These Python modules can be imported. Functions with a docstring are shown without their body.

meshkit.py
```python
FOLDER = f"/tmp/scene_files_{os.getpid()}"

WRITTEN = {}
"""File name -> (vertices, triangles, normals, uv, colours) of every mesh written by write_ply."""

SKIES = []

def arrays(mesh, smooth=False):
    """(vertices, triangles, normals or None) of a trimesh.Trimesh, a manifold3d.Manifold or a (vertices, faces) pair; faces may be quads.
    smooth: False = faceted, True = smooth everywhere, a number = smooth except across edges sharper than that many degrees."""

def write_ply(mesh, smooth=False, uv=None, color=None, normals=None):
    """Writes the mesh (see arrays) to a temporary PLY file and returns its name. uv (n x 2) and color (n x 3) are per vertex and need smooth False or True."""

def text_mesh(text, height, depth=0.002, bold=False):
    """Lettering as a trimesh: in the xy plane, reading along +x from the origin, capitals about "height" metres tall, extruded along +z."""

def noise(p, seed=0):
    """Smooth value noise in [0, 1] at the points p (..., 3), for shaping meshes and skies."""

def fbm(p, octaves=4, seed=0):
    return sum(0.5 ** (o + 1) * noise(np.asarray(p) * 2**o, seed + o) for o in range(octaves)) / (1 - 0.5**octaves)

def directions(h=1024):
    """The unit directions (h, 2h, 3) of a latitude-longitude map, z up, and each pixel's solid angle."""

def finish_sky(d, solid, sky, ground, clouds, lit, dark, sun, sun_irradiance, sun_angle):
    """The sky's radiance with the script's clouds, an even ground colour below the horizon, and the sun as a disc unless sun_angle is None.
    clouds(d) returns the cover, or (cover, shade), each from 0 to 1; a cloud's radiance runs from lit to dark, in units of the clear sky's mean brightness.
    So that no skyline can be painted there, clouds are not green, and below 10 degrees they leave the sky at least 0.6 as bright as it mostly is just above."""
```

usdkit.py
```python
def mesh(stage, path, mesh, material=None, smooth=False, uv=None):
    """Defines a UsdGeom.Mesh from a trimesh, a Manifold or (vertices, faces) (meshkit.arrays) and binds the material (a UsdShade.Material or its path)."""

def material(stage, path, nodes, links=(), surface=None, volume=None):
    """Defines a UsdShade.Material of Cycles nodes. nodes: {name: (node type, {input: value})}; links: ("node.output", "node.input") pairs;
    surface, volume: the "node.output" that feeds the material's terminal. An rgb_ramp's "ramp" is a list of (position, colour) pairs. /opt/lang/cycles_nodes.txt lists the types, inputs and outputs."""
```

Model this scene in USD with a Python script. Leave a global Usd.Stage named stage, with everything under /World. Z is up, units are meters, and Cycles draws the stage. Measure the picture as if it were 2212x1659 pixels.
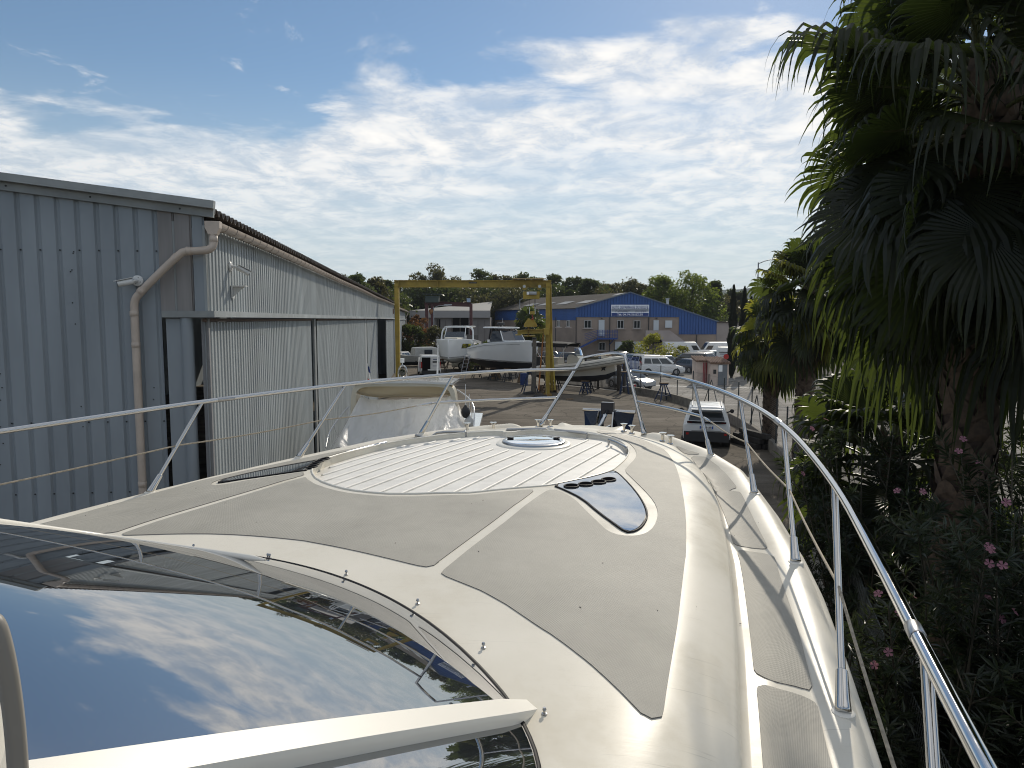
import math, random
import numpy as np, trimesh, shapely
from shapely.geometry import Polygon, Point
from scipy.spatial import Delaunay
from pxr import Usd, UsdGeom, UsdLux, UsdShade, Gf, Sdf, Vt
import usdkit, meshkit

stage = Usd.Stage.CreateInMemory()
UsdGeom.SetStageUpAxis(stage, UsdGeom.Tokens.z)
UsdGeom.SetStageMetersPerUnit(stage, 1.0)
UsdGeom.Xform.Define(stage, '/World')
UsdGeom.Scope.Define(stage, '/World/Looks')

# ------------------------------------------------------------------ camera
CAM_Z, PITCH = 4.9, 5.2
cam = UsdGeom.Camera.Define(stage, '/World/camera')
cam.AddTranslateOp().Set((0, 0, CAM_Z)); cam.AddRotateXOp().Set(90 - PITCH)
cam.CreateHorizontalApertureAttr(36.0); cam.CreateFocalLengthAttr(36.0 * 1534 / 2212)
cam.CreateClippingRangeAttr((0.05, 20000.0))
EXPOSURE = -0.25
cam.CreateExposureAttr(EXPOSURE)

# ------------------------------------------------------------------ sky and sun
SUN_AZ, SUN_EL = math.radians(20.8), math.radians(30.5)
SKY_STRENGTH = 0.105
dome = UsdLux.DomeLight.Define(stage, '/World/sky')
K = 9.3
sky_nodes = {
    'tc': ('texture_coordinate', {}),
    'sky': ('sky_texture', {'sky_type': 'single_scattering', 'sun_disc': False, 'sun_elevation': SUN_EL, 'sun_rotation': SUN_AZ, 'aerosol_density': 0.12}),
    'sat': ('hsv', {'saturation': 1.22}),
    'sep': ('separate_xyz', {}),
    'x2': ('math', {'math_type': 'multiply'}), 'y2': ('math', {'math_type': 'multiply'}), 'xy': ('math', {'math_type': 'add'}), 'len': ('math', {'math_type': 'sqrt'}),
    'r': ('math', {'math_type': 'divide'}),
    'az': ('math', {'math_type': 'arctan2'}), 'azn': ('math', {'math_type': 'multiply_add', 'value2': 0.5 / math.pi, 'value3': 0.5}),
    'top': ('rgb_ramp', {'fac': 0.5, 'ramp': [(0.0, (.30,) * 3), (.38, (.285,) * 3), (.40, (.275,) * 3), (.455, (.265,) * 3), (.474, (.345,) * 3), (.50, (.36,) * 3), (.55, (.40,) * 3), (.565, (.36,) * 3), (.60, (.30,) * 3), (1, (.30,) * 3)]}),
    'zz': ('math', {'math_type': 'add', 'value2': 0.10}), 'px': ('math', {'math_type': 'divide'}), 'py': ('math', {'math_type': 'divide'}), 'p': ('combine_xyz', {}),
    'm1': ('mapping', {'scale': (1.0, 1.25, 1.0), 'rotation': (0, 0, 0.25)}),
    'n1': ('noise_texture', {'scale': 1.5, 'detail': 9.0, 'roughness': 0.58, 'distortion': 0.25}),
    'm2': ('mapping', {'scale': (1.0, 0.85, 1.0), 'rotation': (0, 0, 0.35)}),
    'n2': ('noise_texture', {'scale': 4.6, 'detail': 9.0, 'roughness': 0.66, 'distortion': 0.35}),
    'm3': ('mapping', {'scale': (1.0, 2.2, 1.0), 'rotation': (0, 0, -0.2)}),
    'n3': ('noise_texture', {'scale': 0.9, 'detail': 5.0, 'roughness': 0.55, 'distortion': 0.2}),
    # distance under the cloud edge, broken up by noise
    'd0': ('math', {'math_type': 'subtract'}), 'dn': ('math', {'math_type': 'multiply_add', 'value2': 0.34, 'value3': -0.17}), 'd1': ('math', {'math_type': 'add'}),
    'cov': ('map_range', {'range_type': 'smoothstep', 'from_min': 0.0, 'from_max': 0.05, 'to_min': 0.0, 'to_max': 1.0}),
    'low': ('map_range', {'range_type': 'smoothstep', 'from_min': 0.04, 'from_max': 0.24, 'to_min': 0.25, 'to_max': 1.0}),
    'tex': ('map_range', {'range_type': 'smoothstep', 'from_min': 0.36, 'from_max': 0.60, 'to_min': 0.72, 'to_max': 1.0}),
    'tex3': ('map_range', {'range_type': 'smoothstep', 'from_min': 0.34, 'from_max': 0.58, 'to_min': 0.55, 'to_max': 1.0}),
    'a1': ('math', {'math_type': 'multiply'}), 'a2': ('math', {'math_type': 'multiply'}), 'a3': ('math', {'math_type': 'multiply', 'use_clamp': True}),
    # scattered thin wisps in the blue above
    'wis': ('map_range', {'range_type': 'smoothstep', 'from_min': 0.60, 'from_max': 0.80, 'to_min': 0.0, 'to_max': 0.55}),
    'hi': ('map_range', {'range_type': 'smoothstep', 'from_min': 0.50, 'from_max': 0.85, 'to_min': 0.0, 'to_max': 1.0}), 'hin': ('map_range', {'range_type': 'smoothstep', 'from_min': 0.38, 'from_max': 0.64, 'to_min': 0.30, 'to_max': 0.85}), 'him': ('math', {'math_type': 'multiply'}), 'al0': ('math', {'math_type': 'maximum'}),
    'al': ('math', {'math_type': 'maximum'}),
    'shf': ('map_range', {'range_type': 'smoothstep', 'from_min': 0.30, 'from_max': 0.68, 'to_min': 0.0, 'to_max': 1.0}),
    'shade': ('mix_color', {'a': (.80 * K, .86 * K, .94 * K), 'b': (1.28 * K, 1.25 * K, 1.20 * K)}),
    'hz': ('map_range', {'range_type': 'smoothstep', 'from_min': 0.0, 'from_max': 0.34, 'to_min': 0.9, 'to_max': 0.10}),
    'haz': ('mix_color', {'b': (.60 * K, .72 * K, .80 * K)}),
    'mix': ('mix_color', {}),
    'bg': ('background_shader', {'strength': SKY_STRENGTH}),
}
sky_links = [('tc.generated', 'sep.vector'), ('sep.x', 'x2.value1'), ('sep.x', 'x2.value2'), ('sep.y', 'y2.value1'), ('sep.y', 'y2.value2'),
    ('x2.value', 'xy.value1'), ('y2.value', 'xy.value2'), ('xy.value', 'len.value1'), ('sep.z', 'r.value1'), ('len.value', 'r.value2'),
    ('sep.x', 'az.value1'), ('sep.y', 'az.value2'), ('az.value', 'azn.value1'), ('azn.value', 'top.fac'),
    ('sep.z', 'zz.value1'), ('sep.x', 'px.value1'), ('zz.value', 'px.value2'), ('sep.y', 'py.value1'), ('zz.value', 'py.value2'), ('px.value', 'p.x'), ('py.value', 'p.y'),
    ('p.vector', 'm1.vector'), ('m1.vector', 'n1.vector'), ('p.vector', 'm2.vector'), ('m2.vector', 'n2.vector'), ('p.vector', 'm3.vector'), ('m3.vector', 'n3.vector'),
    ('top.color', 'd0.value1'), ('r.value', 'd0.value2'), ('n1.fac', 'dn.value1'), ('d0.value', 'd1.value1'), ('dn.value', 'd1.value2'), ('d1.value', 'cov.value'),
    ('r.value', 'low.value'), ('n2.fac', 'tex.value'), ('n3.fac', 'tex3.value'),
    ('cov.result', 'a1.value1'), ('low.result', 'a1.value2'), ('a1.value', 'a2.value1'), ('tex.result', 'a2.value2'), ('a2.value', 'a3.value1'), ('tex3.result', 'a3.value2'),
    ('n2.fac', 'wis.value'), ('r.value', 'hi.value'), ('n3.fac', 'hin.value'), ('hi.result', 'him.value1'), ('hin.result', 'him.value2'), ('him.value', 'al0.value1'), ('a3.value', 'al0.value2'), ('al0.value', 'al.value1'), ('wis.result', 'al.value2'),
    ('r.value', 'hz.value'), ('hz.result', 'haz.fac'), ('sky.color', 'sat.color'), ('sat.color', 'haz.a'),
    ('n2.fac', 'shf.value'), ('shf.result', 'shade.fac'), ('al.value', 'mix.fac'), ('haz.result', 'mix.a'), ('shade.result', 'mix.b'), ('mix.result', 'bg.color')]
sky_mat = usdkit.material(stage, '/World/Looks/sky', sky_nodes, sky_links, surface='bg.background')
UsdShade.MaterialBindingAPI.Apply(dome.GetPrim()).Bind(sky_mat)
dome.GetPrim().SetCustomDataByKey('kind', 'structure')

sun = UsdLux.DistantLight.Define(stage, '/World/sun')
sun.CreateNormalizeAttr(True); sun.CreateIntensityAttr(1.0); sun.CreateAngleAttr(0.5); sun.CreateColorAttr((1.0, 0.915, 0.78))
sun.AddRotateZOp().Set(-math.degrees(SUN_AZ)); sun.AddRotateXOp().Set(math.degrees(SUN_EL) + 270)

# ------------------------------------------------------------------ helpers
F, CX, CY, TH = 1534., 1106., 829.5, math.radians(PITCH)
def ray(u, v):
    x, yd = (u - CX) / F, (CY - v) / F
    d = np.array([x, math.cos(TH) + yd * math.sin(TH), -math.sin(TH) + yd * math.cos(TH)])
    return d / d[1]
def py(u, v, Y): return np.array([0, 0, CAM_Z]) + ray(u, v) * Y
def pz(u, v, z):
    d = ray(u, v); return np.array([0, 0, CAM_Z]) + d * (z - CAM_Z) / d[2]
def S(x, y): return x * .54, y * .54          # photograph pixels to working pixels

_names = {}
def numbered(parent, name):
    k = (str(parent), name); n = _names.get(k, 0); _names[k] = n + 1
    return name if n == 0 else f'{name}_{n:03d}'
def tag(o, label=None, cat=None, group=None, kind=None):
    p = o.GetPrim() if hasattr(o, 'GetPrim') else o
    for k, v in (('label', label), ('category', cat), ('group', group), ('kind', kind)):
        if v: p.SetCustomDataByKey(k, v)
    return p
def thing(name, label, cat, loc=(0, 0, 0), rotz=0.0, group=None, scale=None):
    x = UsdGeom.Xform.Define(stage, '/World/' + numbered('/World', name))
    x.AddTranslateOp().Set(tuple(map(float, loc)))
    if rotz: x.AddRotateZOp().Set(float(rotz))
    if scale: x.AddScaleOp().Set(tuple(map(float, scale)) if np.ndim(scale) else (scale,) * 3)
    return tag(x, label, cat, group)
def copy_of(src, label, loc, rotz=0.0, group=None, scale=None):
    was = src.GetCustomData()
    base = src.GetName().split('_0')[0]
    x = thing(base, label, was['category'], loc, rotz, group or was.get('group'), scale)
    proto = stage.GetPrimAtPath('/World/Looks/' + src.GetName())
    x.GetReferences().AddInternalReference(src.GetPath()); x.SetInstanceable(True)
    return x
class MB:
    """collects shapes of one mesh"""
    def __init__(s): s.v, s.f, s.n = [], [], 0
    def add(s, v, f):
        v = np.asarray(v, float); f = np.asarray(f, int)
        if f.ndim == 2 and f.shape[1] == 4: f = np.vstack([f[:, [0, 1, 2]], f[:, [0, 2, 3]]])
        s.v.append(v); s.f.append(f + s.n); s.n += len(v); return s
    def tm(s, m): return s.add(m.vertices, m.faces)
    def box(s, c, size, rz=0.0, ax=None):
        h = np.array(size) / 2.0
        p = np.array([[x, y, z] for x in (-1, 1) for y in (-1, 1) for z in (-1, 1)]) * h
        if rz:
            a = math.radians(rz); R = np.array([[math.cos(a), -math.sin(a), 0], [math.sin(a), math.cos(a), 0], [0, 0, 1]]); p = p @ R.T
        if ax is not None: p = p @ np.array(ax)
        return s.add(p + np.array(c), [[0, 1, 3, 2], [4, 6, 7, 5], [0, 4, 5, 1], [2, 3, 7, 6], [0, 2, 6, 4], [1, 5, 7, 3]])
    def bar(s, a, b, w, h=None, up=(0, 0, 1)):
        a, b = np.array(a, float), np.array(b, float); h = h or w
        d = b - a; L = np.linalg.norm(d); d /= L
        u = np.array(up, float)
        if abs(d @ u) > .98: u = np.array([0, 1., 0])
        sd = np.cross(d, u); sd /= np.linalg.norm(sd); u = np.cross(sd, d)
        return s.box((a + b) / 2, (L, w, h), ax=[d, sd, u])
    def tube(s, path, r, n=8, cap=True, closed=False):
        P = np.asarray(path, float); m = len(P); r = np.broadcast_to(r, (m,))
        T = np.zeros_like(P)
        if closed: T = np.roll(P, -1, 0) - np.roll(P, 1, 0)
        else:
            T[1:-1] = P[2:] - P[:-2]; T[0] = P[1] - P[0]; T[-1] = P[-1] - P[-2]
        T /= np.maximum(np.linalg.norm(T, axis=1, keepdims=True), 1e-9)
        u = np.array([0, 0, 1.0]) if abs(T[0][2]) < .9 else np.array([1.0, 0, 0])
        rings = []
        for i in range(m):
            u = u - T[i] * (u @ T[i]); u /= np.linalg.norm(u); w = np.cross(T[i], u)
            a = np.arange(n) / n * 2 * math.pi
            rings.append(P[i] + r[i] * (np.cos(a)[:, None] * u + np.sin(a)[:, None] * w))
        return s.loft(rings, cap and not closed, closed)
    def loft(s, rings, cap=True, wrap=False):
        n = len(rings[0]); m = len(rings); v = np.vstack(rings); f = []
        for i in range(m if wrap else m - 1):
            a, b = i * n, ((i + 1) % m) * n
            for k in range(n):
                k2 = (k + 1) % n; f += [(a + k, a + k2, b + k2), (a + k, b + k2, b + k)]
        if cap:
            c0, c1 = len(v), len(v) + 1
            v = np.vstack([v, np.mean(rings[0], 0), np.mean(rings[-1], 0)])
            for k in range(n):
                k2 = (k + 1) % n; f += [(c0, k2, k), (c1, (m - 1) * n + k, (m - 1) * n + k2)]
        return s.add(v, f)
    def grid(s, G):
        G = np.asarray(G, float); a, b = G.shape[:2]; i = np.arange(a * b).reshape(a, b)
        return s.add(G.reshape(-1, 3), np.stack([i[:-1, :-1], i[1:, :-1], i[1:, 1:], i[:-1, 1:]], -1).reshape(-1, 4))
    def cyl(s, a, b, r, r2=None, n=12): return s.tube([a, b], [r, r if r2 is None else r2], n)
    def lathe(s, prof, c=(0, 0, 0), n=20):
        a = np.arange(n) / n * 2 * math.pi
        return s.loft([np.stack([r * np.cos(a), r * np.sin(a), np.full(n, z)], 1) + np.array(c) for r, z in prof])
    def prism(s, pts, a, b, axes=None):
        """polygon in 2D (x,y) extruded from a to b along the third axis; axes = 3 vectors for x, y and the extrusion"""
        m = trimesh.creation.extrude_polygon(Polygon(pts) if not isinstance(pts, Polygon) else pts, b - a, engine='earcut')
        v = np.array(m.vertices); v[:, 2] += a
        if axes is not None: v = v @ np.array(axes, float)
        return s.add(v, m.faces)
    def arrays(s): return np.vstack(s.v), np.vstack(s.f)
    def move(s, off=(0, 0, 0), rz=0.0):
        a = math.radians(rz); R = np.array([[math.cos(a), -math.sin(a), 0], [math.sin(a), math.cos(a), 0], [0, 0, 1]])
        s.v = [v @ R.T + np.array(off) for v in s.v]; return s
    def build(s, name, mat, parent='/World', smooth=False, **kw):
        return obj(name, s.arrays(), mat, parent, smooth, **kw)
def obj(name, mesh, mat, parent='/World', smooth=False, label=None, kind=None):
    pp = parent if isinstance(parent, str) else str(parent.GetPath())
    m = usdkit.mesh(stage, pp + '/' + numbered(pp, name), mesh, mat, smooth=smooth)
    return tag(m, label, kind=kind)
def top(name, mb, mat, label, cat, group=None, kind=None, smooth=False):
    return tag(obj(name, mb.arrays() if isinstance(mb, MB) else mb, mat, '/World', smooth), label, cat, group, kind)
def smoothstep(a, b, x):
    t = np.clip((np.asarray(x, float) - a) / (b - a), 0, 1); return t * t * (3 - 2 * t)
def ring_resample(P, sp, closed=True):
    P = np.asarray(P, float)
    if closed: P = np.vstack([P, P[:1]])
    L = np.r_[0, np.cumsum(np.linalg.norm(np.diff(P, axis=0), axis=1))]
    n = max(3, int(round(L[-1] / sp))); q = np.linspace(0, L[-1], n + 1)
    R = np.stack([np.interp(q, L, P[:, k]) for k in range(P.shape[1])], 1)
    return R[:-1] if closed else R
def chaikin(P, it=2, closed=True):
    P = np.asarray(P, float)
    for _ in range(it):
        if closed: Q = np.roll(P, -1, 0); P = np.stack([.75 * P + .25 * Q, .25 * P + .75 * Q], 1).reshape(-1, P.shape[1])
        else:
            a, b = P[:-1], P[1:]; M = np.stack([.75 * a + .25 * b, .25 * a + .75 * b], 1).reshape(-1, P.shape[1]); P = np.vstack([P[:1], M, P[-1:]])
    return P
# ------------------------------------------------------------------ materials
def mat(name, col, rough=.5, metal=0.0, var=0.0, scale=3.0, bump=0.0, bscale=None, coat=0.0, spec=None, col2=None, contrast=(0.35, 0.65), space='position', detail=5.0, stretch=None, alpha=None, rvar=0.0):
    nodes = {'p': ('principled_bsdf', {'base_color': col, 'roughness': rough, 'metallic': metal})}
    links = []
    if coat: nodes['p'][1].update(coat_weight=coat, coat_roughness=.04)
    if spec is not None: nodes['p'][1]['specular_ior_level'] = spec
    if var or col2 is not None or bump or rvar:
        if space == 'position': nodes['g'] = ('geometry', {}); src = 'g.position'
        else: nodes['g'] = ('texture_coordinate', {}); src = 'g.object'
        if stretch is not None:
            nodes['mp'] = ('mapping', {'scale': stretch}); links.append((src, 'mp.vector')); src = 'mp.vector'
        if var or col2 is not None:
            c = np.array(col); c2 = np.array(col2) if col2 is not None else c * (1 - var)
            nodes['n'] = ('noise_texture', {'scale': scale, 'detail': detail, 'roughness': .6})
            nodes['rr'] = ('rgb_ramp', {'ramp': [(contrast[0], tuple(c2)), (contrast[1], tuple(c))]})
            links += [(src, 'n.vector'), ('n.fac', 'rr.fac'), ('rr.color', 'p.base_color')]
        if rvar:
            nodes['rn'] = ('noise_texture', {'scale': scale * 2.3, 'detail': 6.0, 'roughness': .65})
            nodes['rm'] = ('map_range', {'from_min': .3, 'from_max': .7, 'to_min': max(0.02, rough - rvar), 'to_max': rough + rvar})
            links += [(src, 'rn.vector'), ('rn.fac', 'rm.value'), ('rm.result', 'p.roughness')]
        if bump:
            nodes['bn'] = ('noise_texture', {'scale': bscale or scale * 8, 'detail': 4.0})
            nodes['b'] = ('bump', {'strength': 1.0, 'distance': bump})
            links += [(src, 'bn.vector'), ('bn.fac', 'b.height'), ('b.normal', 'p.normal')]
    return usdkit.material(stage, '/World/Looks/' + name, nodes, links, surface='p.BSDF')
def leafmat(name, col, trans, rough=.45, var=.5, scale=1.2, tw=.45, spec=.4):
    c = np.array(col)
    nodes = {'g': ('geometry', {}), 'n': ('noise_texture', {'scale': scale, 'detail': 3.0}),
             'ri': ('math', {'math_type': 'multiply_add', 'value2': .5}), 'rr': ('rgb_ramp', {'ramp': [(.3, tuple(c * (1 - var))), (.75, tuple(c * (1 + var * .5)))]}),
             'h': ('math', {'math_type': 'multiply', 'value2': .5}),
             'p': ('principled_bsdf', {'roughness': rough, 'specular_ior_level': spec}), 't': ('translucent_bsdf', {'color': trans}), 'm': ('mix_closure', {'fac': tw})}
    links = [('g.position', 'n.vector'), ('n.fac', 'ri.value1'), ('g.random_per_island', 'h.value1'), ('h.value', 'ri.value3'), ('ri.value', 'rr.fac'),
             ('rr.color', 'p.base_color'), ('p.BSDF', 'm.closure1'), ('t.BSDF', 'm.closure2')]
    return usdkit.material(stage, '/World/Looks/' + name, nodes, links, surface='m.closure')
def glassmat(name, tint=(.02, .025, .03), ior=1.5, rough=.01, see=0.35, boost=0.0):
    """a tinted pane: mirror by fresnel over a dark see-through tint"""
    nodes = {'f': ('fresnel', {'IOR': ior}), 'fb': ('math', {'math_type': 'multiply_add', 'value2': 1.0 - boost, 'value3': boost}), 'g': ('glossy_bsdf', {'color': (1, 1, 1), 'roughness': rough}),
             'd': ('diffuse_bsdf', {'color': tint}), 't': ('transparent_bsdf', {'color': (.75, .8, .8)}), 'i': ('mix_closure', {'fac': see}), 'm': ('mix_closure', {})}
    return usdkit.material(stage, '/World/Looks/' + name, nodes, [('d.BSDF', 'i.closure1'), ('t.BSDF', 'i.closure2'), ('f.fac', 'fb.value1'), ('fb.value', 'm.fac'), ('i.closure', 'm.closure1'), ('g.BSDF', 'm.closure2')], surface='m.closure')
STEEL = mat('polished_steel', (.60, .59, .57), rough=.065, metal=1.0, rvar=.03, scale=9)
STEEL_D = mat('dull_steel', (.42, .42, .42), rough=.3, metal=1.0)
BLACK = mat('black_rubber', (.012, .012, .013), rough=.6, spec=.2)
DARK = mat('dark_hole', (.006, .006, .007), rough=1.0, spec=0.0)
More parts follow.
